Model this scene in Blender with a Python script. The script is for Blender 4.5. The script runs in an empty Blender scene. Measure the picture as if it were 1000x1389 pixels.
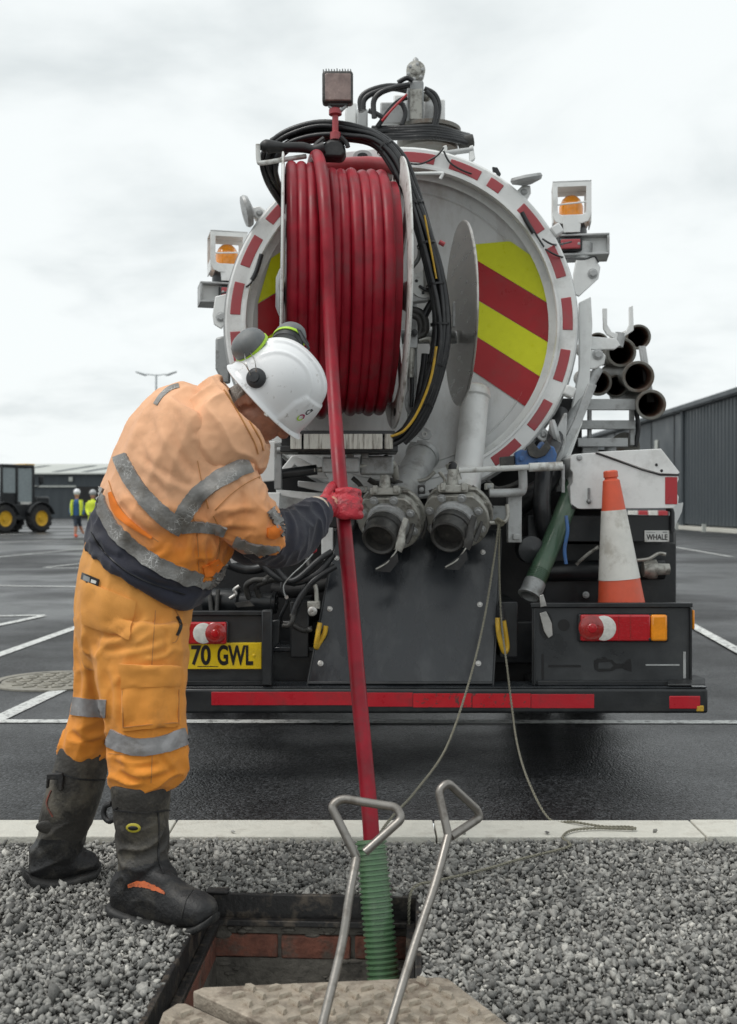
import bpy, bmesh, math, random
import numpy as np
from mathutils import Vector, Matrix, noise
from mathutils.bvhtree import BVHTree

random.seed(7)
rng = np.random.default_rng(7)
SC = bpy.context.scene
COL = SC.collection

# ------------------------------------------------------------ camera
F = 1450.0      # focal length in pixels of the 1000 x 1389 photograph
H = 1.15        # eye height
HV = 687.0      # horizon row
cam_d = bpy.data.cameras.new('camera')
cam = bpy.data.objects.new('camera', cam_d)
COL.objects.link(cam)
cam.location = (0, 0, H)
cam.rotation_euler = (math.pi / 2, 0, 0)
cam_d.sensor_width = 36
cam_d.sensor_fit = 'AUTO'
cam_d.lens = F / 1389 * 36
cam_d.shift_y = -7.5 / 1389
cam_d.clip_start = 0.05
cam_d.clip_end = 5000
cam_d.dof.use_dof = True
cam_d.dof.focus_distance = 3.45
cam_d.dof.aperture_fstop = 4.8
SC.camera = cam

# ------------------------------------------------------------ world
SUN_EL, SUN_AZ = math.radians(60), math.radians(248)   # azimuth measured from +Y towards +X
world = bpy.data.worlds.new('World')
SC.world = world
world.use_nodes = True
nt = world.node_tree
nt.nodes.clear()
def wn(t, **k):
    n = nt.nodes.new(t)
    for a, b in k.items():
        setattr(n, a, b)
    return n
out = wn('ShaderNodeOutputWorld')
sky = wn('ShaderNodeTexSky', sky_type='NISHITA', sun_disc=False)
sky.sun_elevation = SUN_EL
sky.sun_rotation = SUN_AZ
sky.air_density = 1.0
sky.dust_density = 3.0
bg1 = wn('ShaderNodeBackground'); bg1.inputs[1].default_value = 0.09
nt.links.new(sky.outputs[0], bg1.inputs[0])
tc = wn('ShaderNodeTexCoord')
sep = wn('ShaderNodeSeparateXYZ'); nt.links.new(tc.outputs['Generated'], sep.inputs[0])
zz = wn('ShaderNodeMath', operation='ABSOLUTE'); nt.links.new(sep.outputs[2], zz.inputs[0])
za = wn('ShaderNodeMath', operation='ADD'); nt.links.new(zz.outputs[0], za.inputs[0]); za.inputs[1].default_value = 0.22
dx = wn('ShaderNodeMath', operation='DIVIDE'); nt.links.new(sep.outputs[0], dx.inputs[0]); nt.links.new(za.outputs[0], dx.inputs[1])
dy = wn('ShaderNodeMath', operation='DIVIDE'); nt.links.new(sep.outputs[1], dy.inputs[0]); nt.links.new(za.outputs[0], dy.inputs[1])
cmb = wn('ShaderNodeCombineXYZ'); nt.links.new(dx.outputs[0], cmb.inputs[0]); nt.links.new(dy.outputs[0], cmb.inputs[1])
cmb.inputs[2].default_value = 3.7
n1 = wn('ShaderNodeTexNoise'); n1.inputs['Scale'].default_value = 2.0; n1.inputs['Detail'].default_value = 7; n1.inputs['Roughness'].default_value = 0.5
n1.inputs['Distortion'].default_value = 0.25
nt.links.new(cmb.outputs[0], n1.inputs['Vector'])
cr = wn('ShaderNodeValToRGB')
cr.color_ramp.interpolation = 'EASE'
cr.color_ramp.elements[0].position = 0.26; cr.color_ramp.elements[0].color = (0.64, 0.69, 0.70, 1)
cr.color_ramp.elements[1].position = 0.55; cr.color_ramp.elements[1].color = (0.885, 0.925, 0.925, 1)
nt.links.new(n1.outputs['Fac'], cr.inputs[0])
bg2 = wn('ShaderNodeBackground'); bg2.inputs[1].default_value = 1.02
nt.links.new(cr.outputs[0], bg2.inputs[0])
mx = wn('ShaderNodeMixShader'); mx.inputs[0].default_value = 0.95
nt.links.new(bg1.outputs[0], mx.inputs[1]); nt.links.new(bg2.outputs[0], mx.inputs[2])
nt.links.new(mx.outputs[0], out.inputs[0])

# ------------------------------------------------------------ sun (overcast)
sun_d = bpy.data.lights.new('sun', 'SUN')
sun_d.energy = 1.5
sun_d.angle = math.radians(28)
sun_d.color = (1.0, 0.965, 0.92)
sun = bpy.data.objects.new('sun', sun_d)
COL.objects.link(sun)
sdir = Vector((math.sin(SUN_AZ) * math.cos(SUN_EL), math.cos(SUN_AZ) * math.cos(SUN_EL), math.sin(SUN_EL)))
sun.rotation_euler = sdir.to_track_quat('Z', 'Y').to_euler()

SC.view_settings.view_transform = 'Standard'
SC.view_settings.look = 'None'
SC.view_settings.gamma = 1
SC.view_settings.exposure = 0.12
SC.view_settings.use_curve_mapping = False
SC.render.engine = 'CYCLES'
SC.cycles.use_denoising = True
SC.cycles.max_bounces = 6
SC.cycles.diffuse_bounces = 3
SC.cycles.glossy_bounces = 3
SC.cycles.transmission_bounces = 4

# ------------------------------------------------------------ helpers
def P(u, v, Y):
    return Vector(((u - 500) / F * Y, Y, H + (HV - v) / F * Y))

def V(*a):
    return Vector(a)

def px(p):
    return (500 + p.x / p.y * F, HV - (p.z - H) / p.y * F)

def frame(d):
    d = Vector(d).normalized()
    a = Vector((0, 0, 1)) if abs(d.z) < 0.9 else Vector((1, 0, 0))
    x = a.cross(d).normalized()
    y = d.cross(x)
    return x, y, d

def catmull(pts, sub):
    n = len(pts)
    if n < 3:
        return [pts[0].lerp(pts[-1], i / sub) for i in range(sub + 1)]
    out = []
    for i in range(n - 1):
        p0 = pts[max(i - 1, 0)]; p1 = pts[i]; p2 = pts[i + 1]; p3 = pts[min(i + 2, n - 1)]
        for k in range(sub):
            t = k / sub
            out.append(0.5 * ((2 * p1) + (p2 - p0) * t + (2 * p0 - 5 * p1 + 4 * p2 - p3) * t * t + (3 * p1 - p0 - 3 * p2 + p3) * t ** 3))
    out.append(pts[-1].copy())
    return out

class MB:
    def __init__(s):
        s.v = []; s.f = []
    def add(s, vs, fs):
        o = len(s.v)
        s.v += [tuple(x) for x in vs]
        s.f += [tuple(i + o for i in f) for f in fs]
        return s
    def box(s, c, size, R=None):
        hx, hy, hz = size[0] / 2, size[1] / 2, size[2] / 2
        vs = [Vector((x, y, z)) for x in (-hx, hx) for y in (-hy, hy) for z in (-hz, hz)]
        if R is not None:
            vs = [R @ q for q in vs]
        c = Vector(c)
        return s.add([c + q for q in vs], [(0, 1, 3, 2), (4, 6, 7, 5), (0, 4, 5, 1), (2, 3, 7, 6), (0, 2, 6, 4), (1, 5, 7, 3)])
    def bx(s, x0, x1, y0, y1, z0, z1):
        return s.box(((x0 + x1) / 2, (y0 + y1) / 2, (z0 + z1) / 2), (abs(x1 - x0), abs(y1 - y0), abs(z1 - z0)))
    def pbox(s, u0, v0, u1, v1, Y, d):
        """box whose camera-side face covers a pixel rectangle at depth Y; d metres deep"""
        a = P(u0, v0, Y); b = P(u1, v1, Y)
        return s.bx(a.x, b.x, Y, Y + d, b.z, a.z)
    def cyl(s, p0, p1, r0, r1=None, n=20, cap=True):
        r1 = r0 if r1 is None else r1
        p0 = Vector(p0); p1 = Vector(p1)
        x, y, d = frame(p1 - p0)
        vs = []
        for p, r in ((p0, r0), (p1, r1)):
            for i in range(n):
                a = 2 * math.pi * i / n
                vs.append(p + x * (r * math.cos(a)) + y * (r * math.sin(a)))
        fs = [(i, (i + 1) % n, n + (i + 1) % n, n + i) for i in range(n)]
        if cap:
            fs += [tuple(reversed(range(n))), tuple(range(n, 2 * n))]
        return s.add(vs, fs)
    def tube(s, pts, r, n=10, sub=6, cap=True):
        pts = [Vector(q) for q in pts]
        path = catmull(pts, sub) if sub > 1 else pts
        m = len(path)
        rs = r if isinstance(r, (list, tuple)) else None
        x = None; vs = []
        for i, p in enumerate(path):
            d = (path[min(i + 1, m - 1)] - path[max(i - 1, 0)])
            if d.length < 1e-9:
                d = Vector((0, 0, 1))
            d.normalize()
            if x is None:
                x = frame(d)[0]
            x = (x - d * x.dot(d))
            if x.length < 1e-6:
                x = frame(d)[0]
            x.normalize()
            y = d.cross(x)
            if rs:
                q = i / (m - 1) * (len(rs) - 1); k = min(int(q), len(rs) - 2); rr = rs[k] + (rs[k + 1] - rs[k]) * (q - k)
            else:
                rr = r
            for j in range(n):
                a = 2 * math.pi * j / n
                vs.append(p + x * (rr * math.cos(a)) + y * (rr * math.sin(a)))
        fs = []
        for i in range(m - 1):
            for j in range(n):
                fs.append((i * n + j, i * n + (j + 1) % n, (i + 1) * n + (j + 1) % n, (i + 1) * n + j))
        if cap:
            fs += [tuple(reversed(range(n))), tuple(range((m - 1) * n, m * n))]
        return s.add(vs, fs)
    def lathe(s, p0, d, prof, n=32, cap=True, arc=None):
        """prof: (height, radius) pairs"""
        p0 = Vector(p0); x, y, d = frame(d)
        vs = []
        for h, r in prof:
            for i in range(n):
                a = 2 * math.pi * i / n
                vs.append(p0 + d * h + x * (r * math.cos(a)) + y * (r * math.sin(a)))
        fs = []
        for k in range(len(prof) - 1):
            for i in range(n):
                fs.append((k * n + i, k * n + (i + 1) % n, (k + 1) * n + (i + 1) % n, (k + 1) * n + i))
        if cap:
            if prof[0][1] > 1e-6: fs.append(tuple(reversed(range(n))))
            if prof[-1][1] > 1e-6: fs.append(tuple(range((len(prof) - 1) * n, len(prof) * n)))
        return s.add(vs, fs)
    def prism(s, poly, vec):
        poly = [Vector(q) for q in poly]; vec = Vector(vec); n = len(poly)
        vs = poly + [q + vec for q in poly]
        fs = [tuple(range(n)), tuple(reversed(range(n, 2 * n)))]
        fs += [((i + 1) % n, i, n + i, n + (i + 1) % n) for i in range(n)]
        return s.add(vs, fs)
    def pp(s, poly, Y, d):
        """plate with a pixel outline at depth Y, d metres thick"""
        return s.prism([P(u, v, Y) for u, v in poly], (0, d, 0))
    def ell(s, c, ax, ay, az, n=20, m=14, f=None):
        """ellipsoid with axis vectors"""
        c = Vector(c); ax = Vector(ax); ay = Vector(ay); az = Vector(az)
        vs = [c - az]
        for i in range(1, m):
            ph = -math.pi / 2 + math.pi * i / m
            for j in range(n):
                th = 2 * math.pi * j / n
                vs.append(c + ax * (math.cos(ph) * math.cos(th)) + ay * (math.cos(ph) * math.sin(th)) + az * math.sin(ph))
        vs.append(c + az)
        fs = [(0, 1 + (j + 1) % n, 1 + j) for j in range(n)]
        for i in range(m - 2):
            for j in range(n):
                a = 1 + i * n
                fs.append((a + j, a + (j + 1) % n, a + n + (j + 1) % n, a + n + j))
        a = 1 + (m - 2) * n; e = len(vs) - 1
        fs += [(a + j, a + (j + 1) % n, e) for j in range(n)]
        return s.add(vs, fs)
    def sph(s, c, r, n=16, m=10):
        return s.ell(c, (r, 0, 0), (0, r, 0), (0, 0, r), n, m)
    def loft(s, st, n=40, sub=8, cap=True, exp=1.0):
        """st: (L(u,v), R(u,v), Y or (YL,YR), depth half extent)"""
        C, E, D = [], [], []
        for L, R, Y, dep in st:
            YL, YR = Y if isinstance(Y, tuple) else (Y, Y)
            a = P(L[0], L[1], YL); b = P(R[0], R[1], YR)
            C.append((a + b) / 2); E.append((b - a) / 2); D.append(Vector((dep, 0, 0)))
        C = catmull(C, sub); E = catmull(E, sub); D = catmull(D, sub)
        m = len(C); vs = []; e2p = None
        for i in range(m):
            t = (C[min(i + 1, m - 1)] - C[max(i - 1, 0)]).normalized()
            e2 = E[i].cross(t)
            if e2.length < 1e-6: e2 = e2p.copy()
            e2.normalize()
            if e2p is not None and e2.dot(e2p) < 0: e2 = -e2
            e2p = e2
            for j in range(n):
                a = 2 * math.pi * j / n
                c_, s_ = math.cos(a), math.sin(a)
                c_ = math.copysign(abs(c_) ** exp, c_); s_ = math.copysign(abs(s_) ** exp, s_)
                vs.append(C[i] + E[i] * c_ + e2 * (D[i].x * s_))
        fs = []
        for i in range(m - 1):
            for j in range(n):
                fs.append((i * n + j, i * n + (j + 1) % n, (i + 1) * n + (j + 1) % n, (i + 1) * n + j))
        if cap:
            fs += [tuple(reversed(range(n))), tuple(range((m - 1) * n, m * n))]
        return s.add(vs, fs)
    def mesh(s, name='mesh'):
        me = bpy.data.meshes.new(name)
        me.from_pydata(s.v, [], s.f)
        bm = bmesh.new(); bm.from_mesh(me)
        bmesh.ops.recalc_face_normals(bm, faces=bm.faces)
        bm.to_mesh(me); bm.free()
        return me
    def build(s, name, mat, parent=None, smooth=38, bevel=0.0, seg=2):
        return link(name, s.mesh(name), mat, parent, smooth, bevel, seg)

def link(name, me, mat, parent=None, smooth=38, bevel=0.0, seg=2):
    if mat is not None:
        for m_ in (mat if isinstance(mat, (list, tuple)) else [mat]):
            me.materials.append(m_)
    if smooth:
        me.shade_smooth()
        if smooth < 180:
            me.set_sharp_from_angle(angle=math.radians(smooth))
    o = bpy.data.objects.new(name, me)
    COL.objects.link(o)
    if bevel:
        b = o.modifiers.new('bevel', 'BEVEL'); b.width = bevel; b.segments = seg; b.limit_method = 'ANGLE'; b.angle_limit = math.radians(40)
        b.harden_normals = False
    if parent is not None:
        attach(o, parent)
    return o

def attach(o, parent):
    """parts are modelled in world coordinates: cancel the offset of the thing's Empty"""
    o.parent = parent
    o.matrix_parent_inverse = parent.matrix_basis.inverted() if parent.parent is None else Matrix.Identity(4)

def tag(o, label, cat, group=None):
    o['label'] = label; o['category'] = cat
    if group: o['group'] = group
    return o

def thing(name, loc, label, cat, group=None):
    o = bpy.data.objects.new(name, None)
    COL.objects.link(o)
    o.empty_display_size = 0.1
    o.location = loc
    return tag(o, label, cat, group)

def struct(o, kind='structure'):
    o['kind'] = kind
    return o

def remesh(mb, voxel, smooth=2, factor=0.5):
    me = mb.mesh('tmp')
    o = bpy.data.objects.new('tmp', me); COL.objects.link(o)
    r = o.modifiers.new('r', 'REMESH'); r.mode = 'VOXEL'; r.voxel_size = voxel
    if smooth:
        s_ = o.modifiers.new('s', 'SMOOTH'); s_.iterations = smooth; s_.factor = factor
    dg = bpy.context.evaluated_depsgraph_get()
    dg.update()
    res = bpy.data.meshes.new_from_object(o.evaluated_get(dg))
    bpy.data.objects.remove(o); bpy.data.meshes.remove(me)
    res.materials.clear()
    return res

def displace(me, fn):
    me.update()
    n = len(me.vertices)
    co = np.empty(n * 3, np.float32); me.vertices.foreach_get('co', co); co = co.reshape(-1, 3)
    no = np.empty(n * 3, np.float32); me.vertex_normals.foreach_get('vector', no); no = no.reshape(-1, 3)
    d = np.array([fn(Vector(co[i].tolist()), None) for i in range(n)], np.float32)
    co = co + no * d[:, None]
    me.vertices.foreach_set('co', co.ravel())
    me.update()

def creases(me, lines):
    """drawn folds: a ridge with a valley beside it along each line (pixel polyline, height, width in pixels), on the side seen from the front"""
    n = len(me.vertices)
    co = np.empty(n * 3, np.float32); me.vertices.foreach_get('co', co); co = co.reshape(-1, 3)
    no = np.empty(n * 3, np.float32); me.vertex_normals.foreach_get('vector', no); no = no.reshape(-1, 3)
    U = 500 + co[:, 0] / co[:, 1] * F; W = HV - (co[:, 2] - H) / co[:, 1] * F
    face = np.clip(-(no @ np.array([0, 1, 0], np.float32)) * 1.6, 0, 1)
    tot = np.zeros(n)
    for ln, A, w in lines:
        pts = catmull([Vector((a, b, 0)) for a, b in ln], 6)
        P_ = np.array([[q.x, q.y] for q in pts]); m = len(P_) - 1
        best = np.full(n, 1e9); sgn = np.zeros(n); tt = np.zeros(n)
        for i in range(m):
            a = P_[i]; d = P_[i + 1] - a; L2 = (d ** 2).sum()
            r = np.stack([U, W], 1) - a
            t = np.clip((r @ d) / L2, 0, 1)
            q = r - t[:, None] * d
            dist = np.sqrt((q ** 2).sum(1)); s = np.sign(d[0] * q[:, 1] - d[1] * q[:, 0])
            k = dist < best
            best[k] = dist[k]; sgn[k] = s[k]; tt[k] = (i + t[k]) / m
        s = best * np.where(sgn == 0, 1, sgn)
        tap = np.clip(4 * tt * (1 - tt), 0, 1) ** .6
        tot += .75 * A * tap * (np.exp(-(s / w) ** 2) - 0.95 * np.exp(-((s - 1.5 * w) / (.8 * w)) ** 2))
    co = co + no * (tot * face)[:, None].astype(np.float32)
    me.vertices.foreach_set('co', co.astype(np.float32).ravel()); me.update()

def bvh_of(me):
    return BVHTree.FromPolygons([v_.co.copy() for v_ in me.vertices], [tuple(p_.vertices) for p_ in me.polygons])

CAM = Vector((0, 0, H))
def hit(bvh, u, v, Yg):
    """point of a garment that lies under pixel (u, v)"""
    d = (P(u, v, 1.0) - CAM).normalized()
    loc, nor, _, _ = bvh.ray_cast(CAM, d)
    if loc is None or abs(loc.y - Yg) > 0.5:
        loc, nor, _, _ = bvh.find_nearest(P(u, v, Yg))
    return loc, nor

def patch(bvh, corners, Yg, nu=10, nv=10, off=0.004, thick=0.003, wav=0.0):
    """cloth patch sewn on a surface: corners tl, tr, br, bl in pixels"""
    tl, tr, br, bl = [Vector((a[0], a[1])) for a in corners]
    mb = MB(); top = []; bot = []
    for j in range(nv + 1):
        for i in range(nu + 1):
            a = tl.lerp(tr, i / nu); b = bl.lerp(br, i / nu); q = a.lerp(b, j / nv)
            p, n_ = hit(bvh, q.x, q.y, Yg)
            w = 0
            if wav and 0 < i < nu and 0 < j < nv:
                w = wav * (0.5 + noise.noise(p * 22) + 0.5 * noise.noise(p * 55))
            top.append(p + n_ * (off + thick + w)); bot.append(p + n_ * (off - thick * 1.5))
    N = (nu + 1) * (nv + 1)
    fs = []
    for j in range(nv):
        for i in range(nu):
            a = j * (nu + 1) + i
            fs.append((a, a + 1, a + nu + 2, a + nu + 1))
            fs.append((N + a, N + a + nu + 1, N + a + nu + 2, N + a + 1))
    rim = [i for i in range(nu + 1)] + [(j + 1) * (nu + 1) - 1 for j in range(1, nu * 0 + nv + 1)] + [nv * (nu + 1) + i for i in range(nu - 1, -1, -1)] + [j * (nu + 1) for j in range(nv - 1, 0, -1)]
    for k in range(len(rim)):
        a, b = rim[k], rim[(k + 1) % len(rim)]
        fs.append((b, a, N + a, N + b))
    mb.add(top + bot, fs)
    return mb

def band(bvh, line, width, Yg, off=0.0035, thick=0.0015, sub=8, nw=4, ragged=0.0):
    """tape sewn along a pixel polyline; width in pixels (one value or one per point)"""
    pts = [Vector((a[0], a[1], width if not isinstance(width, (list, tuple)) else width[i])) for i, a in enumerate(line)]
    path = catmull(pts, sub)
    m = len(path); top = []; bot = []
    for i, q in enumerate(path):
        d = path[min(i + 1, m - 1)] - path[max(i - 1, 0)]
        nrm = Vector((-d.y, d.x)).normalized()
        for k in range(nw + 1):
            s_ = (k / nw - 0.5) * q.z
            if ragged and k in (0, nw):
                s_ += random.uniform(-ragged, ragged)
            p, n_ = hit(bvh, q.x + nrm.x * s_, q.y + nrm.y * s_, Yg)
            top.append(p + n_ * (off + thick)); bot.append(p - n_ * 0.002)
    W = nw + 1; N = m * W; fs = []
    for i in range(m - 1):
        for k in range(nw):
            a = i * W + k
            fs.append((a, a + 1, a + W + 1, a + W)); fs.append((N + a, N + a + W, N + a + W + 1, N + a + 1))
        for k, sgn in ((0, 1), (nw, -1)):
            a = i * W + k
            fs.append((a, a + W, N + a + W, N + a) if sgn > 0 else (a + W, a, N + a, N + a + W))
    for i in (0, m - 1):
        for k in range(nw):
            a = i * W + k
            fs.append((a, a + 1, N + a + 1, N + a))
    return MB().add(top + bot, fs)

def text_mb(txt, height, origin, ux, uy, depth=0.001, width=None, bold=0.0):
    """raised lettering: origin = lower left, ux / uy unit directions"""
    cu = bpy.data.curves.new('t', 'FONT'); cu.body = txt; cu.size = 1; cu.extrude = 0.5; cu.offset = bold
    o = bpy.data.objects.new('t', cu); COL.objects.link(o)
    dg = bpy.context.evaluated_depsgraph_get(); dg.update()
    me = bpy.data.meshes.new_from_object(o.evaluated_get(dg))
    vs = [v_.co.copy() for v_ in me.vertices]; fs = [tuple(p_.vertices) for p_ in me.polygons]
    bpy.data.objects.remove(o); bpy.data.curves.remove(cu); bpy.data.meshes.remove(me)
    x0 = min(q.x for q in vs); x1 = max(q.x for q in vs); y0 = min(q.y for q in vs); y1 = max(q.y for q in vs)
    sy = height / (y1 - y0); sx = (width / (x1 - x0)) if width else sy
    ux = Vector(ux); uy = Vector(uy); uz = ux.cross(uy)
    o_ = Vector(origin)
    return MB().add([o_ + ux * ((q.x - x0) * sx) + uy * ((q.y - y0) * sy) + uz * (q.z * depth) for q in vs], fs)

# ------------------------------------------------------------ materials
def M(name, c, rough=0.5, metal=0.0, var=0.12, vs=9.0, dirt=None, ds=6.0, da=0.4, bump=0.08, bs=80.0, coat=0.0, spec=0.5, rv=0.12, stretch=None, emit=None, sheen=0.0, dsoft=0.14, dt=0.5):
    m = bpy.data.materials.new(name); m.use_nodes = True
    t = m.node_tree; N = t.nodes; L = t.links
    b = N['Principled BSDF']
    b.inputs['Roughness'].default_value = rough; b.inputs['Metallic'].default_value = metal
    b.inputs['Specular IOR Level'].default_value = spec
    if coat: b.inputs['Coat Weight'].default_value = coat; b.inputs['Coat Roughness'].default_value = 0.12
    if sheen: b.inputs['Sheen Weight'].default_value = sheen
    tcn = N.new('ShaderNodeTexCoord'); src = tcn.outputs['Object']
    if stretch:
        mp = N.new('ShaderNodeMapping'); mp.inputs['Scale'].default_value = stretch
        L.new(src, mp.inputs[0]); src2 = mp.outputs[0]
    else:
        src2 = src
    na = N.new('ShaderNodeTexNoise'); na.inputs['Scale'].default_value = vs; na.inputs['Detail'].default_value = 5; na.inputs['Roughness'].default_value = 0.6
    L.new(src2, na.inputs['Vector'])
    mr = N.new('ShaderNodeMapRange'); mr.inputs[1].default_value = 0.3; mr.inputs[2].default_value = 0.7
    mr.inputs[3].default_value = 1 - var; mr.inputs[4].default_value = 1 + var
    L.new(na.outputs['Fac'], mr.inputs[0])
    ml = N.new('ShaderNodeMix'); ml.data_type = 'RGBA'; ml.blend_type = 'MULTIPLY'; ml.inputs[0].default_value = 1
    ml.inputs[6].default_value = (*c, 1); L.new(mr.outputs[0], ml.inputs[7])
    col = ml.outputs[2]
    if dirt is not None:
        nb = N.new('ShaderNodeTexNoise'); nb.inputs['Scale'].default_value = ds; nb.inputs['Detail'].default_value = 8; nb.inputs['Roughness'].default_value = 0.68
        L.new(src2, nb.inputs['Vector'])
        mr2 = N.new('ShaderNodeMapRange'); mr2.inputs[1].default_value = dt; mr2.inputs[2].default_value = dt + dsoft; mr2.inputs[4].default_value = da
        L.new(nb.outputs['Fac'], mr2.inputs[0])
        m2 = N.new('ShaderNodeMix'); m2.data_type = 'RGBA'; L.new(mr2.outputs[0], m2.inputs[0])
        L.new(col, m2.inputs[6]); m2.inputs[7].default_value = (*dirt, 1)
        col = m2.outputs[2]
    L.new(col, b.inputs['Base Color'])
    if rv:
        mr3 = N.new('ShaderNodeMapRange'); mr3.inputs[1].default_value = 0.3; mr3.inputs[2].default_value = 0.7
        mr3.inputs[3].default_value = max(0.02, rough - rv); mr3.inputs[4].default_value = min(1, rough + rv)
        L.new(na.outputs['Fac'], mr3.inputs[0]); L.new(mr3.outputs[0], b.inputs['Roughness'])
    if bump:
        nc = N.new('ShaderNodeTexNoise'); nc.inputs['Scale'].default_value = bs; nc.inputs['Detail'].default_value = 4
        L.new(src2, nc.inputs['Vector'])
        bp = N.new('ShaderNodeBump'); bp.inputs['Strength'].default_value = bump; bp.inputs['Distance'].default_value = 0.01
        L.new(nc.outputs['Fac'], bp.inputs['Height']); L.new(bp.outputs[0], b.inputs['Normal'])
    return m

DUST = (0.20, 0.19, 0.17)
m_white = M('white_paint', (0.76, 0.77, 0.76), 0.38, dirt=(0.30, 0.29, 0.26), ds=5, da=0.35, coat=0.2, var=0.05, bump=0.02, bs=30)
m_whited = M('white_paint_chipped', (0.62, 0.63, 0.61), 0.5, dirt=(0.16, 0.13, 0.10), ds=14, da=0.75, var=0.08, bump=0.05)
m_dish = M('tank_paint', (0.66, 0.67, 0.67), 0.32, dirt=(0.34, 0.31, 0.26), ds=7.0, da=0.5, coat=0.15, var=0.06, bump=0.015, bs=12, stretch=(1, 1, .3), dsoft=.2)
m_grey = M('grey_steel', (0.30, 0.31, 0.31), 0.5, 0.5, dirt=(0.10, 0.09, 0.08), ds=16, da=0.6)
m_lgrey = M('light_grey_steel', (0.42, 0.43, 0.43), 0.45, 0.2, dirt=(0.14, 0.13, 0.12), ds=12, da=0.5)
m_cast = M('cast_valve_metal', (0.40, 0.395, 0.36), 0.42, 0.45, dirt=(0.08, 0.07, 0.06), ds=26, da=0.75, bump=0.12, bs=90)
m_castb = M('black_valve_metal', (0.045, 0.044, 0.042), 0.5, 0.2, dirt=(0.12, 0.115, 0.10), ds=25, da=0.5, bump=0.12, bs=90)
m_steel = M('stainless_steel', (0.46, 0.45, 0.43), 0.34, 0.8, var=0.2, vs=5, stretch=(1, 1, 5), bump=0.02, bs=40)
m_galv = M('galvanised_bar', (0.27, 0.255, 0.235), 0.40, 0.8, dirt=(0.10, 0.085, 0.07), ds=18, da=0.6, bump=0.05, bs=140)
m_black = M('black_paint', (0.014, 0.016, 0.018), 0.40, var=0.25, dirt=(0.06, 0.06, 0.058), ds=7, da=0.3, bump=0.04)
m_panel = M('dark_panel_paint', (0.017, 0.020, 0.024), 0.27, var=0.35, vs=7, dirt=(0.065, 0.070, 0.072), ds=9.0, da=0.6, bump=0.03, bs=20, coat=0.08, dsoft=0.22, stretch=(1, 1, .22), rv=.16)
m_board = M('light_board_paint', (0.034, 0.037, 0.040), 0.36, var=0.25, vs=6, dirt=(0.075, 0.078, 0.078), ds=4.0, da=0.4, bump=0.02, bs=30)
m_rubber = M('black_rubber', (0.016, 0.016, 0.017), 0.5, var=0.25, dirt=(0.06, 0.06, 0.058), ds=12, da=0.35, bump=0.05)
m_hoseblk = M('black_hose', (0.014, 0.015, 0.017), 0.36, var=0.25, dirt=(0.07, 0.07, 0.068), ds=20, da=0.3, bump=0.04)
m_deep = M('underbody_black', (0.012, 0.012, 0.013), 0.7, var=0.3, dirt=(0.03, 0.03, 0.028), ds=6, da=0.5)
m_redhose = M('red_hose_rubber', (0.26, 0.006, 0.018), 0.42, var=0.28, vs=11, dirt=(0.16, 0.03, 0.035), ds=13, da=0.5, bump=0.05, bs=60, spec=0.3)
m_redref = M('red_reflective_tape', (0.40, 0.014, 0.022), 0.34, var=0.08, dirt=(0.30, 0.05, 0.05), ds=8, da=0.35, bump=0.02, coat=0.2)
m_redold = M('faded_red_reflector', (0.38, 0.055, 0.065), 0.4, var=0.08, dirt=(0.30, 0.10, 0.10), ds=10, da=0.4)
m_redworn = M('worn_red_tape', (0.50, 0.008, 0.018), 0.32, var=0.1, dirt=(0.06, 0.05, 0.045), ds=45, da=0.9, bump=0.05, dsoft=0.03, coat=0.15, dt=0.57)
m_yelref = M('yellow_reflective_sheet', (0.72, 0.76, 0.015), 0.36, var=0.04, vs=30, bump=0.01, coat=0.2)
m_yel = M('yellow_plastic', (0.62, 0.38, 0.03), 0.4, dirt=(0.2, 0.14, 0.05), ds=20, da=0.5)
m_plate = M('number_plate_yellow', (0.72, 0.50, 0.012), 0.3, var=0.04, dirt=(0.4, 0.3, 0.05), ds=12, da=0.3, bump=0.0, coat=0.3)
m_ink = M('black_ink', (0.008, 0.008, 0.009), 0.4, var=0.1, bump=0)
m_lred = M('red_lamp_lens', (0.42, 0.006, 0.012), 0.12, var=0.1, vs=40, bump=0.1, bs=120, coat=0.6, rv=0.03)
m_lred2 = M('deep_red_lamp_lens', (0.30, 0.012, 0.010), 0.1, var=0.3, vs=30, bump=0.15, bs=150, coat=0.8, rv=0.03)
m_lwhite = M('clear_lamp_lens', (0.62, 0.62, 0.58), 0.12, var=0.2, vs=40, bump=0.15, bs=150, coat=0.6, rv=0.03)
m_amber = M('amber_lamp_lens', (0.80, 0.27, 0.008), 0.14, var=0.15, vs=30, bump=0.1, bs=100, coat=0.6, rv=0.03)
m_lampface = M('dusty_lamp_glass', (0.26, 0.185, 0.165), 0.22, var=0.35, vs=22, dirt=(0.12, 0.07, 0.06), ds=26, da=0.5, bump=0.08, bs=60, coat=0.4)
m_blue = M('blue_clamp', (0.045, 0.13, 0.33), 0.5, dirt=(0.12, 0.11, 0.1), ds=14, da=0.5)
m_greenh = M('green_suction_hose', (0.045, 0.092, 0.055), 0.36, dirt=(0.11, 0.14, 0.10), ds=8, da=0.4, bump=0.03, coat=0.15)
m_greenr = M('green_ribbed_plastic', (0.085, 0.165, 0.085), 0.34, dirt=(0.17, 0.21, 0.15), ds=10, da=0.4, bump=0.03, coat=0.2)
m_pipe = M('rusty_pipe_metal', (0.20, 0.195, 0.175), 0.6, 0.35, dirt=(0.11, 0.06, 0.035), ds=10, da=0.7, bump=0.12, bs=60)
m_pipein = M('pipe_inside_rust', (0.24, 0.14, 0.10), 0.8, 0.0, dirt=(0.09, 0.06, 0.05), ds=8, da=0.8, bump=0.15, bs=60)
m_rope = M('dirty_rope', (0.21, 0.20, 0.155), 0.85, var=0.35, vs=160, bump=0.6, bs=260)
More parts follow.
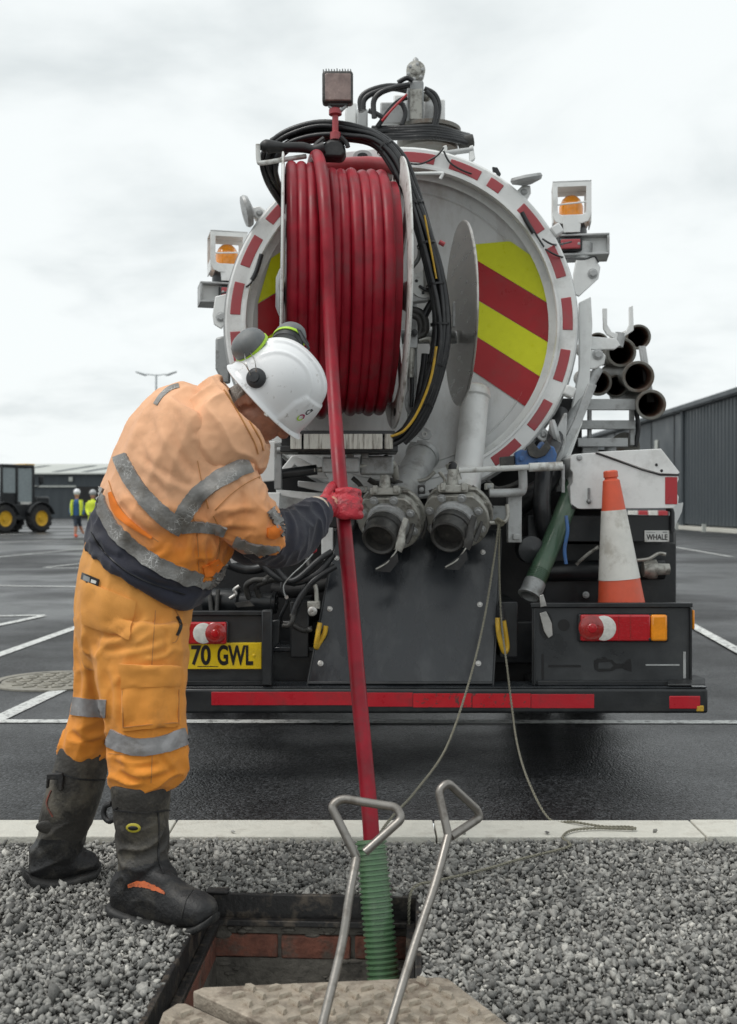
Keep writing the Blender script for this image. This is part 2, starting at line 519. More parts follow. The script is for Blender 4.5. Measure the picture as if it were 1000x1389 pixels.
m_coneo = M('orange_cone_plastic', (0.66, 0.10, 0.045), 0.45, dirt=(0.40, 0.12, 0.07), ds=10, da=0.4, bump=0.03)
m_conew = M('cone_reflective_sleeve', (0.66, 0.65, 0.61), 0.5, dirt=(0.36, 0.33, 0.28), ds=13, da=0.6, bump=0.04)
m_concrete = M('kerb_concrete', (0.58, 0.57, 0.51), 0.85, dirt=(0.33, 0.31, 0.27), ds=9, da=0.5, bump=0.3, bs=110)
m_brick = M('chamber_brick', (0.16, 0.062, 0.042), 0.85, var=0.45, vs=18, dirt=(0.10, 0.08, 0.065), ds=14, da=0.95, bump=0.5, bs=70)
m_mortar = M('chamber_mortar', (0.115, 0.105, 0.09), 0.9, var=0.35, vs=10, dirt=(0.035, 0.032, 0.028), ds=6, da=0.8, bump=0.8, bs=45)
m_iron = M('black_frame_iron', (0.020, 0.019, 0.019), 0.5, 0.2, dirt=(0.13, 0.105, 0.08), ds=15, da=0.75, bump=0.3, bs=60)
m_cover = M('worn_steel_cover', (0.33, 0.285, 0.23), 0.6, 0.2, var=0.35, vs=16, dirt=(0.10, 0.07, 0.05), ds=11, da=0.85, bump=0.5, bs=90)
m_helmet = M('white_helmet_shell', (0.80, 0.81, 0.82), 0.36, var=0.03, dirt=(0.30, 0.27, 0.24), ds=38, da=0.65, bump=0.02, bs=60, coat=0.1, dsoft=0.08, dt=.60)
m_muff = M('grey_muff_plastic', (0.13, 0.14, 0.145), 0.5, dirt=(0.22, 0.22, 0.21), ds=12, da=0.4, bump=0.05)
m_muffd = M('dark_muff_plastic', (0.03, 0.032, 0.035), 0.5, bump=0.03)
m_lime = M('lime_trim', (0.42, 0.68, 0.04), 0.45, bump=0)
m_skin = M('skin', (0.52, 0.27, 0.185), 0.5, var=0.15, vs=30, dirt=(0.40, 0.16, 0.11), ds=22, da=0.5, bump=0.12, bs=220)
m_hair = M('grey_stubble_hair', (0.30, 0.27, 0.24), 0.8, var=0.5, vs=240, bump=0.5, bs=300)
m_navy = M('navy_fabric', (0.022, 0.024, 0.038), 0.85, var=0.3, vs=6, dirt=(0.065, 0.058, 0.065), ds=4, da=0.5, bump=0.25, bs=420, sheen=0.15)
m_tape = M('silver_reflective_tape', (0.235, 0.23, 0.22), 0.5, 0.25, var=0.2, vs=26, dirt=(0.13, 0.115, 0.095), ds=14, da=0.7, bump=0.2, bs=120)
def crackle(m, scale=75.0, col=(0.62, 0.62, 0.6)):
    """old tape: fine pale cracks where the coating has split"""
    t = m.node_tree; N = t.nodes; L = t.links; b = N['Principled BSDF']
    src = [l for l in L if l.to_node == b and l.to_socket.name == 'Base Color'][0].from_socket
    tcn = [n for n in N if n.type == 'TEX_COORD'][0]
    nz = N.new('ShaderNodeTexNoise'); nz.inputs['Scale'].default_value = 30; L.new(tcn.outputs['Object'], nz.inputs['Vector'])
    vm = N.new('ShaderNodeVectorMath'); vm.operation = 'MULTIPLY_ADD'; vm.inputs[1].default_value = (.03, .03, .03)
    L.new(nz.outputs['Color'], vm.inputs[0]); L.new(tcn.outputs['Object'], vm.inputs[2])
    vo = N.new('ShaderNodeTexVoronoi'); vo.feature = 'DISTANCE_TO_EDGE'; vo.inputs['Scale'].default_value = scale; L.new(vm.outputs[0], vo.inputs['Vector'])
    lt = N.new('ShaderNodeMapRange'); lt.inputs[1].default_value = 0.012; lt.inputs[2].default_value = 0.035; lt.inputs[3].default_value = 1; lt.inputs[4].default_value = 0; L.new(vo.outputs['Distance'], lt.inputs[0])
    n2 = N.new('ShaderNodeTexNoise'); n2.inputs['Scale'].default_value = 17; n2.inputs['Detail'].default_value = 3; L.new(tcn.outputs['Object'], n2.inputs['Vector'])
    mk = N.new('ShaderNodeMapRange'); mk.inputs[1].default_value = 0.50; mk.inputs[2].default_value = 0.62; L.new(n2.outputs['Fac'], mk.inputs[0])
    mu = N.new('ShaderNodeMath'); mu.operation = 'MULTIPLY'; L.new(lt.outputs[0], mu.inputs[0]); L.new(mk.outputs[0], mu.inputs[1])
    mi = N.new('ShaderNodeMix'); mi.data_type = 'RGBA'; L.new(mu.outputs[0], mi.inputs[0]); L.new(src, mi.inputs[6]); mi.inputs[7].default_value = (*col, 1)
    L.new(mi.outputs[2], b.inputs['Base Color'])
crackle(m_tape)
m_tape2 = M('silver_trouser_tape', (0.33, 0.325, 0.33), 0.45, 0.3, var=0.16, vs=20, dirt=(0.22, 0.20, 0.18), ds=12, da=0.6, bump=0.25, bs=60)
m_leather = M('black_boot_leather', (0.034, 0.031, 0.027), 0.55, var=0.4, vs=12, dirt=(0.135, 0.12, 0.092), ds=9, da=0.65, bump=0.25, bs=110)
m_bootlow = M('black_boot_foot', (0.013, 0.013, 0.014), 0.55, var=0.3, vs=10, dirt=(0.07, 0.064, 0.054), ds=13, da=0.55, bump=0.25, bs=130)
m_sole = M('boot_sole_rubber', (0.018, 0.018, 0.018), 0.65, var=0.3, dirt=(0.07, 0.066, 0.06), ds=20, da=0.45, bump=0.2)
m_glove = M('red_rubber_glove', (0.46, 0.018, 0.035), 0.45, var=0.12, vs=14, dirt=(0.14, 0.03, 0.035), ds=20, da=0.65, bump=0.35, bs=160, dsoft=0.12)
m_cuff = M('cream_glove_cuff', (0.55, 0.48, 0.38), 0.9, bump=0.4, bs=300)
m_orangetape = M('torn_orange_lining', (0.60, 0.14, 0.045), 0.6, dirt=(0.14, 0.05, 0.03), ds=30, da=0.8)
m_seam = M('seam_thread', (0.48, 0.22, 0.07), 0.8, bump=0)
m_glass = M('sky_toned_cab_glass', (0.30, 0.34, 0.35), 0.06, var=0.1, bump=0, coat=0.5, rv=0.0)  # pale base colour stands in for bright sky reflected in the panes
m_rim = M('yellow_wheel_rim', (0.62, 0.36, 0.02), 0.45)
m_tyre = M('tyre_rubber', (0.02, 0.02, 0.021), 0.8, dirt=(0.06, 0.057, 0.05), ds=3, da=0.5, bump=0)
m_hiviz = M('hi_vis_yellow', (0.68, 0.80, 0.05), 0.7, bump=0)
m_bluecl = M('blue_shirt', (0.03, 0.10, 0.26), 0.8, bump=0)
m_darkcl = M('dark_shorts', (0.03, 0.04, 0.06), 0.8, bump=0)
m_cladding = M('dark_grey_cladding', (0.045, 0.056, 0.064), 0.5, var=0.06, vs=0.4, bump=0)
m_roof = M('pale_roof_sheet', (0.46, 0.48, 0.45), 0.6, var=0.06, vs=0.3, bump=0)
m_lamppost = M('grey_lamp_post', (0.5, 0.53, 0.54), 0.5, bump=0)

def jacket_mat(name, base, faded, z0, z1, dirtc, bump=0.35):
    """sun-bleached high-visibility cloth: the cloth itself is paler towards the shoulders"""
    m = M(name, base, 0.8, var=0.06, vs=10, dirt=dirtc, ds=9, da=0.34, bump=bump, bs=520, sheen=0.12, dsoft=0.2, rv=0, dt=.53)
    t = m.node_tree; N = t.nodes; L = t.links
    mul = [n for n in N if n.type == 'MIX' and n.blend_type == 'MULTIPLY'][0]
    tcn = [n for n in N if n.type == 'TEX_COORD'][0]
    s_ = N.new('ShaderNodeSeparateXYZ'); L.new(tcn.outputs['Object'], s_.inputs[0])
    nz = N.new('ShaderNodeTexNoise'); nz.inputs['Scale'].default_value = 5; nz.inputs['Detail'].default_value = 4
    L.new(tcn.outputs['Object'], nz.inputs['Vector'])
    ad = N.new('ShaderNodeMath'); ad.operation = 'MULTIPLY_ADD'; ad.inputs[1].default_value = 0.25
    L.new(nz.outputs['Fac'], ad.inputs[0]); L.new(s_.outputs[2], ad.inputs[2])
    mr = N.new('ShaderNodeMapRange'); mr.inputs[1].default_value = z0 + 0.125; mr.inputs[2].default_value = z1 + 0.125
    L.new(ad.outputs[0], mr.inputs[0])
    mi = N.new('ShaderNodeMix'); mi.data_type = 'RGBA'
    L.new(mr.outputs[0], mi.inputs[0]); mi.inputs[6].default_value = (*base, 1); mi.inputs[7].default_value = (*faded, 1)
    L.new(mi.outputs[2], mul.inputs[6])
    # creases of the cloth
    bw = [n for n in N if n.type == 'BUMP'][0]
    w1 = N.new('ShaderNodeTexNoise'); w1.inputs['Scale'].default_value = 9; w1.inputs['Detail'].default_value = 2.2; w1.inputs['Distortion'].default_value = 0.35
    mp_ = N.new('ShaderNodeMapping'); mp_.inputs['Rotation'].default_value = (0, .55, 0); mp_.inputs['Scale'].default_value = (1.5, 1.5, .55)
    L.new(tcn.outputs['Object'], mp_.inputs[0]); L.new(mp_.outputs[0], w1.inputs['Vector'])
    sb = N.new('ShaderNodeMath'); sb.operation = 'SUBTRACT'; sb.inputs[1].default_value = 0.5; L.new(w1.outputs['Fac'], sb.inputs[0])
    ab = N.new('ShaderNodeMath'); ab.operation = 'ABSOLUTE'; L.new(sb.outputs[0], ab.inputs[0])
    pw = N.new('ShaderNodeMath'); pw.operation = 'POWER'; pw.inputs[1].default_value = 0.6; L.new(ab.outputs[0], pw.inputs[0])
    b2 = N.new('ShaderNodeBump'); b2.inputs['Strength'].default_value = 0.13; b2.inputs['Distance'].default_value = 0.022
    L.new(pw.outputs[0], b2.inputs['Height']); L.new(b2.outputs[0], bw.inputs['Normal'])
    return m
m_jacket = jacket_mat('bleached_orange_jacket', (0.80, 0.26, 0.03), (0.84, 0.46, 0.26), 1.0, 1.20, (0.32, 0.17, 0.10))
m_trouser = jacket_mat('orange_work_trousers', (0.80, 0.285, 0.028), (0.76, 0.35, 0.08), 0.4, 1.0, (0.30, 0.13, 0.04))

_bolt = {}
def bolt(parent, pos, d, r=0.012, mat=None, name='bolt', h=0.7):
    mat = mat or m_lgrey
    k = (mat.name, h)
    if k not in _bolt:
        mb = MB(); mb.lathe((0, 0, 0), (0, 0, 1), [(-0.3, 1.35), (0.12, 1.35), (0.18, 1.2)], 12); mb.lathe((0, 0, 0.1), (0, 0, 1), [(0, 0.98), (h * .8, 0.98), (h, 0.8)], 6)
        me = mb.mesh('bolt'); me.materials.append(mat); me.shade_smooth(); me.set_sharp_from_angle(angle=0.5)
        _bolt[k] = me
    o = bpy.data.objects.new(name, _bolt[k]); COL.objects.link(o)
    attach(o, parent)
    x, y, dd = frame(d)
    o.matrix_basis = Matrix.Translation(pos) @ Matrix((x, y, dd)).transposed().to_4x4() @ Matrix.Scale(r, 4)
    return o
# ============================================================ SETTING
def G(u, v, z=0.0):
    Y = F * (H - z) / (v - HV)
    return Vector(((u - 500) / F * Y, Y, z))

# --- asphalt
m_asph = bpy.data.materials.new('wet_asphalt'); m_asph.use_nodes = True
t = m_asph.node_tree; N = t.nodes; L = t.links; b = N['Principled BSDF']
tcn = N.new('ShaderNodeTexCoord')
vo = N.new('ShaderNodeTexVoronoi'); vo.inputs['Scale'].default_value = 105; L.new(tcn.outputs['Object'], vo.inputs['Vector'])
big = N.new('ShaderNodeTexNoise'); big.inputs['Scale'].default_value = 0.22; big.inputs['Detail'].default_value = 6; big.inputs['Roughness'].default_value = 0.55
L.new(tcn.outputs['Object'], big.inputs['Vector'])
med = N.new('ShaderNodeTexNoise'); med.inputs['Scale'].default_value = 2.5; med.inputs['Detail'].default_value = 6; L.new(tcn.outputs['Object'], med.inputs['Vector'])
spx = N.new('ShaderNodeSeparateColor'); L.new(vo.outputs['Color'], spx.inputs[0])
r1 = N.new('ShaderNodeMapRange'); r1.inputs[3].default_value = 0.006; r1.inputs[4].default_value = 0.065
pw_ = N.new('ShaderNodeMath'); pw_.operation = 'POWER'; pw_.inputs[1].default_value = 2.2; L.new(spx.outputs[0], pw_.inputs[0]); L.new(pw_.outputs[0], r1.inputs[0])
r2 = N.new('ShaderNodeMapRange'); r2.inputs[1].default_value = 0.35; r2.inputs[2].default_value = 0.65; r2.inputs[3].default_value = 0.7; r2.inputs[4].default_value = 1.35; L.new(med.outputs['Fac'], r2.inputs[0])
mu = N.new('ShaderNodeMath'); mu.operation = 'MULTIPLY'; L.new(r1.outputs[0], mu.inputs[0]); L.new(r2.outputs[0], mu.inputs[1])
cc = N.new('ShaderNodeCombineColor')
for i, k in enumerate((0.96, 1.0, 1.06)):
    q = N.new('ShaderNodeMath'); q.operation = 'MULTIPLY'; q.inputs[1].default_value = k; L.new(mu.outputs[0], q.inputs[0]); L.new(q.outputs[0], cc.inputs[i])
L.new(cc.outputs[0], b.inputs['Base Color'])
wet = N.new('ShaderNodeMapRange'); wet.inputs[1].default_value = 0.40; wet.inputs[2].default_value = 0.54; wet.inputs[3].default_value = 0.70; wet.inputs[4].default_value = 0.30
L.new(big.outputs['Fac'], wet.inputs[0]); L.new(wet.outputs[0], b.inputs['Roughness'])
bs_ = N.new('ShaderNodeMapRange'); bs_.inputs[1].default_value = 0.44; bs_.inputs[2].default_value = 0.58; bs_.inputs[3].default_value = 1.0; bs_.inputs[4].default_value = 0.65
L.new(big.outputs['Fac'], bs_.inputs[0])
bp = N.new('ShaderNodeBump'); bp.inputs['Distance'].default_value = 0.004; L.new(bs_.outputs[0], bp.inputs['Strength'])
L.new(vo.outputs['Distance'], bp.inputs['Height']); bp.invert = True; L.new(bp.outputs[0], b.inputs['Normal'])

KY0, KY1 = 3.690, 3.885
ground = MB().add([(-1500, KY1 - 0.005, 0), (1500, KY1 - 0.005, 0), (1500, 3000, 0), (-1500, 3000, 0)], [(0, 1, 2, 3)]).build('ground', m_asph)
struct(ground)

m_paint = M('road_paint', (0.62, 0.63, 0.61), 0.6, dirt=(0.10, 0.10, 0.10), ds=22, da=0.8, var=0.08, bump=0.25, bs=110, dsoft=0.12)
LINES = [(-260, 978.5, 1300, 980.5, .085), (-60, 1003, 235, 864, .10), (-120, 931, 240, 803, .10), (-60, 837.5, 61, 835, .10), (-60, 861, 58, 836, .10),
         (-80, 794, 200, 798, .10), (58, 771, 190, 771, .10), (62, 770, 190, 757, .10), (-60, 762, 180, 738, .10), (-60, 740, 85, 732, .12),
         (-60, 729, 40, 724, .15), (880, 736.5, 992, 756, .10), (860, 806, 1090, 934, .10)]
for i, (u0, v0, u1, v1, w) in enumerate(LINES):
    a, c_ = G(u0, v0), G(u1, v1); d = (c_ - a).normalized(); nn = Vector((-d.y, d.x, 0)) * (w / 2)
    z = Vector((0, 0, 0.004 + 0.0009 * i))
    MB().add([a - nn + z, c_ - nn + z, c_ + nn + z, a + nn + z], [(0, 1, 2, 3)]).build('painted_line', m_paint, ground)

# --- kerb
kerb = bpy.data.objects.new('kerb', None); COL.objects.link(kerb); struct(kerb)
KX = 0.235; KL = 0.93
mbk = MB().bx(0.003, KL - 0.003, KY0, KY1, -0.16, 0.012)
kme = mbk.mesh('kerb_stone'); kme.materials.append(m_concrete)
for i in range(-5, 5):
    o = bpy.data.objects.new('kerb_stone', kme); COL.objects.link(o); attach(o, kerb)
    o.location = (KX + i * KL, random.uniform(-.0015, .0015), random.uniform(-0.0015, 0.0015))
    bv = o.modifiers.new('bevel', 'BEVEL'); bv.width = 0.004; bv.segments = 2

# --- manhole opening (slightly turned rectangle)
HO = Vector((-0.462, 3.182, 0)); HX = Vector((0.9989, -0.047, 0)); HY = Vector((-0.047, -0.9989, 0))
HW, HL = 0.602, 0.93
def hp(a, c, z=0.0):
    return HO + HX * a + HY * c + Vector((0, 0, z))

m_soil = M('gravel_bed_soil', (0.055, 0.052, 0.048), 0.9, var=0.4, vs=40, bump=0.8, bs=60)
e = 0.045
ring_in = [hp(-e, -e, -.035), hp(HW + e, -e, -.035), hp(HW + e, HL + e, -.035), hp(-e, HL + e, -.035)]
ring_out = [(-40, KY0 + .004, -.035), (40, KY0 + .004, -.035), (40, -40, -.035), (-40, -40, -.035)]
bed = MB().add(ring_out + ring_in, [(0, 1, 5, 4), (1, 2, 6, 5), (2, 3, 7, 6), (3, 0, 4, 7)]).build('gravel_bed', m_soil)
struct(bed)

# --- gravel stones: real angular stones
m_stone = bpy.data.materials.new('grey_limestone'); m_stone.use_nodes = True
t = m_stone.node_tree; N = t.nodes; L = t.links; b = N['Principled BSDF']; b.inputs['Roughness'].default_value = 0.82
ge = N.new('ShaderNodeNewGeometry')
ramp = N.new('ShaderNodeValToRGB'); L.new(ge.outputs['Random Per Island'], ramp.inputs[0])
ramp.color_ramp.elements[0].color = (0.11, 0.109, 0.104, 1); ramp.color_ramp.elements[1].color = (0.56, 0.545, 0.50, 1)
k = ramp.color_ramp.elements.new(0.5); k.color = (0.255, 0.252, 0.237, 1)
k = ramp.color_ramp.elements.new(0.93); k.color = (0.38, 0.372, 0.345, 1)
tcn = N.new('ShaderNodeTexCoord'); nn_ = N.new('ShaderNodeTexNoise'); nn_.inputs['Scale'].default_value = 170; nn_.inputs['Detail'].default_value = 4
L.new(tcn.outputs['Object'], nn_.inputs['Vector'])
mr = N.new('ShaderNodeMapRange'); mr.inputs[1].default_value = .3; mr.inputs[2].default_value = .7; mr.inputs[3].default_value = .75; mr.inputs[4].default_value = 1.2; L.new(nn_.outputs['Fac'], mr.inputs[0])
lg = N.new('ShaderNodeTexNoise'); lg.inputs['Scale'].default_value = 3.2; lg.inputs['Detail'].default_value = 3; L.new(tcn.outputs['Object'], lg.inputs['Vector'])
mr2 = N.new('ShaderNodeMapRange'); mr2.inputs[1].default_value = .35; mr2.inputs[2].default_value = .65; mr2.inputs[3].default_value = .8; mr2.inputs[4].default_value = 1.12; L.new(lg.outputs['Fac'], mr2.inputs[0])
mm = N.new('ShaderNodeMath'); mm.operation = 'MULTIPLY'; L.new(mr.outputs[0], mm.inputs[0]); L.new(mr2.outputs[0], mm.inputs[1])
mi = N.new('ShaderNodeMix'); mi.data_type = 'RGBA'; mi.blend_type = 'MULTIPLY'; mi.inputs[0].default_value = 1
L.new(ramp.outputs[0], mi.inputs[6]); L.new(mm.outputs[0], mi.inputs[7]); L.new(mi.outputs[2], b.inputs['Base Color'])
bp = N.new('ShaderNodeBump'); bp.inputs['Strength'].default_value = 0.35; bp.inputs['Distance'].default_value = 0.003; L.new(nn_.outputs['Fac'], bp.inputs['Height']); L.new(bp.outputs[0], b.inputs['Normal'])

def stone_protos(n):
    res = []
    for i in range(n):
        bm = bmesh.new()
        sc = Vector((random.uniform(.8, 1.25), random.uniform(.65, 1.0), random.uniform(.5, .8)))
        for k in range(11):
            q = Vector((random.gauss(0, 1), random.gauss(0, 1), random.gauss(0, 1))).normalized() * random.uniform(.78, 1.12)
            bm.verts.new((q.x * sc.x, q.y * sc.y, q.z * sc.z))
        r = bmesh.ops.convex_hull(bm, input=bm.verts)
        bmesh.ops.delete(bm, geom=[g for g in r['geom_interior'] if isinstance(g, bmesh.types.BMVert)], context='VERTS')
        bm.verts.ensure_lookup_table(); bm.verts.index_update()
        vs = np.array([v_.co[:] for v_ in bm.verts]); fs = np.array([[v_.index for v_ in f_.verts] for f_ in bm.faces if len(f_.verts) == 3])
        res.append((vs, fs)); bm.free()
    return res

def rand_rot(n):
    q = rng.normal(size=(n, 4)); q /= np.linalg.norm(q, axis=1)[:, None]
    w, x, y, z = q.T
    return np.stack([np.stack([1 - 2 * (y * y + z * z), 2 * (x * y - z * w), 2 * (x * z + y * w)], -1),
                     np.stack([2 * (x * y + z * w), 1 - 2 * (x * x + z * z), 2 * (y * z - x * w)], -1),
                     np.stack([2 * (x * z - y * w), 2 * (y * z + x * w), 1 - 2 * (x * x + y * y)], -1)], 1)

pts = []
for layer, (sp, z0) in enumerate(((0.0150, -0.020), (0.0150, -0.010), (0.0205, -0.003))):
    xs = np.arange(-2.1, 2.3, sp); ys = np.arange(1.55, KY0 - 0.006, sp)
    gx, gy = np.meshgrid(xs, ys)
    p_ = np.stack([gx.ravel(), gy.ravel()], 1) + rng.uniform(-.6, .6, (gx.size, 2)) * sp
    sz = rng.gamma(7, 1 / 7.0, len(p_)) * 0.0090
    zz_ = z0 + rng.uniform(-.005, .005, len(p_))
    # gentle unevenness of the bed
    zz_ += 0.006 * np.sin(p_[:, 0] * 5.1 + 1) * np.sin(p_[:, 1] * 6.3)
    pts.append(np.column_stack([p_, zz_, sz]))
pts = np.concatenate(pts)
# view wedge with a margin, off the opening and the kerb
keep = (np.abs(pts[:, 0]) < 0.40 * pts[:, 1] + 0.45) & (pts[:, 1] > 1.9)
keep &= pts[:, 1] + pts[:, 3] * 0.8 < KY0 - 0.001
rel = pts[:, :2] - np.array([HO.x, HO.y])
la = rel @ np.array([HX.x, HX.y]); lb = rel @ np.array([HY.x, HY.y])
keep &= ~((la > -0.010) & (la < HW + 0.012) & (lb > -0.010) & (lb < HL + 0.02))
pts = pts[keep]
# a few strays lying on the kerb
stray = np.array([[-1.09, 3.71, 0.020, 0.011], [-0.76, 3.80, 0.019, 0.010], [-0.47, 3.72, 0.018, 0.008], [0.62, 3.715, 0.019, 0.010], [1.0, 3.73, 0.018, 0.008], [0.33, 3.71, .018, .009]])
pts = np.concatenate([pts, stray])
protos = stone_protos(30)
which = rng.integers(0, len(protos), len(pts))
rot = rand_rot(len(pts))
Vs, Fs, off = [], [], 0
for k, (pv, pf) in enumerate(protos):
    ii = np.where(which == k)[0]
    if not len(ii): continue
    w = np.einsum('nij,vj->nvi', rot[ii], pv) * pts[ii, 3][:, None, None] * 1.12 + pts[ii, None, :3]
    Vs.append(w.reshape(-1, 3))
    f_ = pf[None] + (np.arange(len(ii)) * len(pv))[:, None, None] + off
    Fs.append(f_.reshape(-1, 3)); off += len(ii) * len(pv)
Vs = np.concatenate(Vs); Fs = np.concatenate(Fs)
gm = bpy.data.meshes.new('gravel')
gm.vertices.add(len(Vs)); gm.vertices.foreach_set('co', Vs.astype(np.float32).ravel())
gm.loops.add(Fs.size); gm.loops.foreach_set('vertex_index', Fs.astype(np.int32).ravel())
gm.polygons.add(len(Fs)); gm.polygons.foreach_set('loop_start', np.arange(0, Fs.size, 3, dtype=np.int32))
gm.update(calc_edges=True)
gravel = link('gravel', gm, m_stone, None, smooth=0)
struct(gravel, 'stuff')
print('gravel tris', len(Fs))

# ============================================================ MANHOLE
man = thing('manhole_chamber', hp(HW / 2, HL / 2, -0.6), 'open brick lined manhole with black iron frame in the gravel', 'manhole')
FT = 0.016
def slab(a0, a1, c0, c1, z0, z1):
    mb = MB()
    lo = [hp(a0, c0, z0), hp(a1, c0, z0), hp(a1, c1, z0), hp(a0, c1, z0)]
    return mb.prism(lo, (0, 0, z1 - z0))
fr = MB()
for (a0, a1, c0, c1) in ((-FT, HW + FT, -FT, 0), (-FT, HW + FT, HL, HL + FT), (-FT, 0, 0.0005, HL - .0005), (HW, HW + FT, .0005, HL - .0005)):
    q = slab(a0, a1, c0, c1, -0.098, -0.002); fr.add(q.v, q.f)
frame_o = fr.build('frame', m_iron, man, bevel=0.004)
led = MB()
for (a0, a1, c0, c1) in ((0.0, HW, 0.0, 0.028), (0.0, .028, .0285, HL - .029), (HW - .028, HW, .0285, HL - .029)):
    q = slab(a0 + .001, a1 - .001, c0 + .001, c1 - .001, -0.088, -0.070); led.add(q.v, q.f)
led.build('frame_ledge', m_iron, man, bevel=0.003)
lip = slab(-.022, .045, -.03, .010, -.0015, .008); lip.build('frame_corner_lug', m_iron, man, bevel=.004)
wl = MB()
IN = -0.012   # chamber wall face lies a little behind the ledge
for (a0, a1, c0, c1) in ((-.12, HW + .12, -.12, -IN), (-.12, -IN, -IN + .0005, HL + .1), (HW + IN, HW + .12, -IN + .0005, HL + .1)):
    q = slab(a0, a1, c0, c1, -0.95, -0.186); wl.add(q.v, q.f)
    q = slab(a0, a1, c0, c1, -0.112, -0.0895); wl.add(q.v, q.f)
wlo = wl.build('chamber_wall', m_mortar, man, smooth=0)
# recessed mortar behind the brick course
wl2 = MB()
for (a0, a1, c0, c1) in ((-.12, HW + .12, -.12, -IN - .008), (-.12, -IN - .008, -IN, HL + .1), (HW + IN + .008, HW + .12, -IN, HL + .1)):
    q = slab(a0, a1, c0, c1, -0.1855, -0.1125); wl2.add(q.v, q.f)
wl2.build('mortar_bed', m_mortar, man, smooth=0)
q = slab(0, HW, 0, HL, -1.0, -0.951); q.build('chamber_floor', m_deep, man)
def bricks(along, n, start, length, z0, z1):
    for i in range(n):
        a0 = start + i * (length + 0.012) + random.uniform(-.003, .003); a1 = a0 + length
        dz = random.uniform(-.003, .003); pr = random.uniform(-.003, .004)
        if along == 'back': q = slab(a0, a1, -.10, 0.013 + pr, z0 + dz, z1 + dz)
        elif along == 'left': q = slab(-.10, .013 + pr, a0, a1, z0 + dz, z1 + dz)
        else: q = slab(HW - .013 - pr, HW + .10, a0, a1, z0 + dz, z1 + dz)
        q.build('brick', m_brick, man, bevel=0.005)
bricks('back', 3, -.01, .205, -.183, -.115)
bricks('left', 4, .03, .21, -.183, -.115)
bricks('right', 4, .03, .21, -.183, -.115)
# mortar smears / rough benching on the back wall
sm = MB()
for i in range(26):
    a = random.uniform(.02, HW - .02); z = random.choice([random.uniform(-.118, -.095), random.uniform(-.26, -.185)])
    r = random.uniform(.008, .03)
    sm.ell(hp(a, .012, z), HX * r, (0, 0, r * random.uniform(.25, .5)), HY * random.uniform(.004, .010), 9, 6)
sm.build('mortar_smear', m_mortar, man)['kind'] = 'stuff'

# covers: two triangular halves lifted onto the frame
m_stud = M('worn_stud_tops', (0.42, 0.37, 0.30), 0.5, 0.25, var=.25, vs=30, dirt=(0.16, 0.11, 0.08), ds=25, da=.8, bump=.2)
def cover(name, poly, z, th, label, studs_dir):
    g = [Vector((x, y, z)) for x, y in poly]
    c = sum(g, Vector()) / len(g)
    t_ = thing(name, (c.x, c.y, z - th), label, 'manhole cover', 'cover halves beside the opening')
    MB().prism(g, (0, 0, -th)).build('plate', m_cover, t_, bevel=0.003)
    sme = MB().add([(-.017, -.007, -.001), (.017, -.007, -.001), (.011, .008, -.001), (-.011, .008, -.001), (-.015, -.005, .010), (.015, -.005, .010), (.009, .006, .010), (-.009, .006, .010)],
                   [(4, 5, 6, 7), (0, 1, 5, 4), (1, 2, 6, 5), (2, 3, 7, 6), (3, 0, 4, 7)]).mesh('stud'); sme.materials.append(m_stud)
    xs_ = [q.x for q in g]; ys_ = [q.y for q in g]
    n_ = 0; yy = min(ys_); row = 0
    while yy < max(ys_):
        xx = min(xs_) + (0.026 if row % 2 else 0)
        while xx < max(xs_):
            ins = True; dmin = 9
            for i in range(len(g)):
                a_, b_ = g[i], g[(i + 1) % len(g)]
                cr_ = (b_.x - a_.x) * (yy - a_.y) - (b_.y - a_.y) * (xx - a_.x)
                dmin = min(dmin, cr_ / (b_ - a_).length)
            area = sum(g[i].x * g[(i + 1) % len(g)].y - g[(i + 1) % len(g)].x * g[i].y for i in range(len(g)))
            if area < 0:
                dmin = min(-(((g[(i + 1) % len(g)].x - g[i].x) * (yy - g[i].y) - (g[(i + 1) % len(g)].y - g[i].y) * (xx - g[i].x)) / (g[(i + 1) % len(g)] - g[i]).length) for i in range(len(g)))
            if dmin > 0.022 and yy > 2.0:
                o = bpy.data.objects.new('stud', sme); COL.objects.link(o); attach(o, t_)
                o.location = (xx, yy, z); o.rotation_euler = (0, 0, (0.6 if (row + n_) % 2 else -0.9) + random.uniform(-.1, .1))
                n_ += 1
            xx += 0.052
        yy += 0.036; row += 1
    return t_
CZ = 0.060
cov1 = cover('manhole_cover', [(-.395, 2.405), (-.375, 2.425), (.165, 2.478), (.185, 2.468), (.295, 2.25), (.42, 1.93), (.40, 1.86), (.34, 1.80), (.30, 1.80)], CZ, .036,
             'wide rusty steel cover half holding both lifting keys', 0)
cov2 = cover('manhole_cover', [(-.448, 2.33), (-.425, 2.372), (-.405, 2.372), (.24, 1.83), (.22, 1.80), (-.38, 1.74), (-.44, 1.80)], CZ - .012, .036,
             'narrow rusty steel cover corner at the bottom left of the opening', 0)

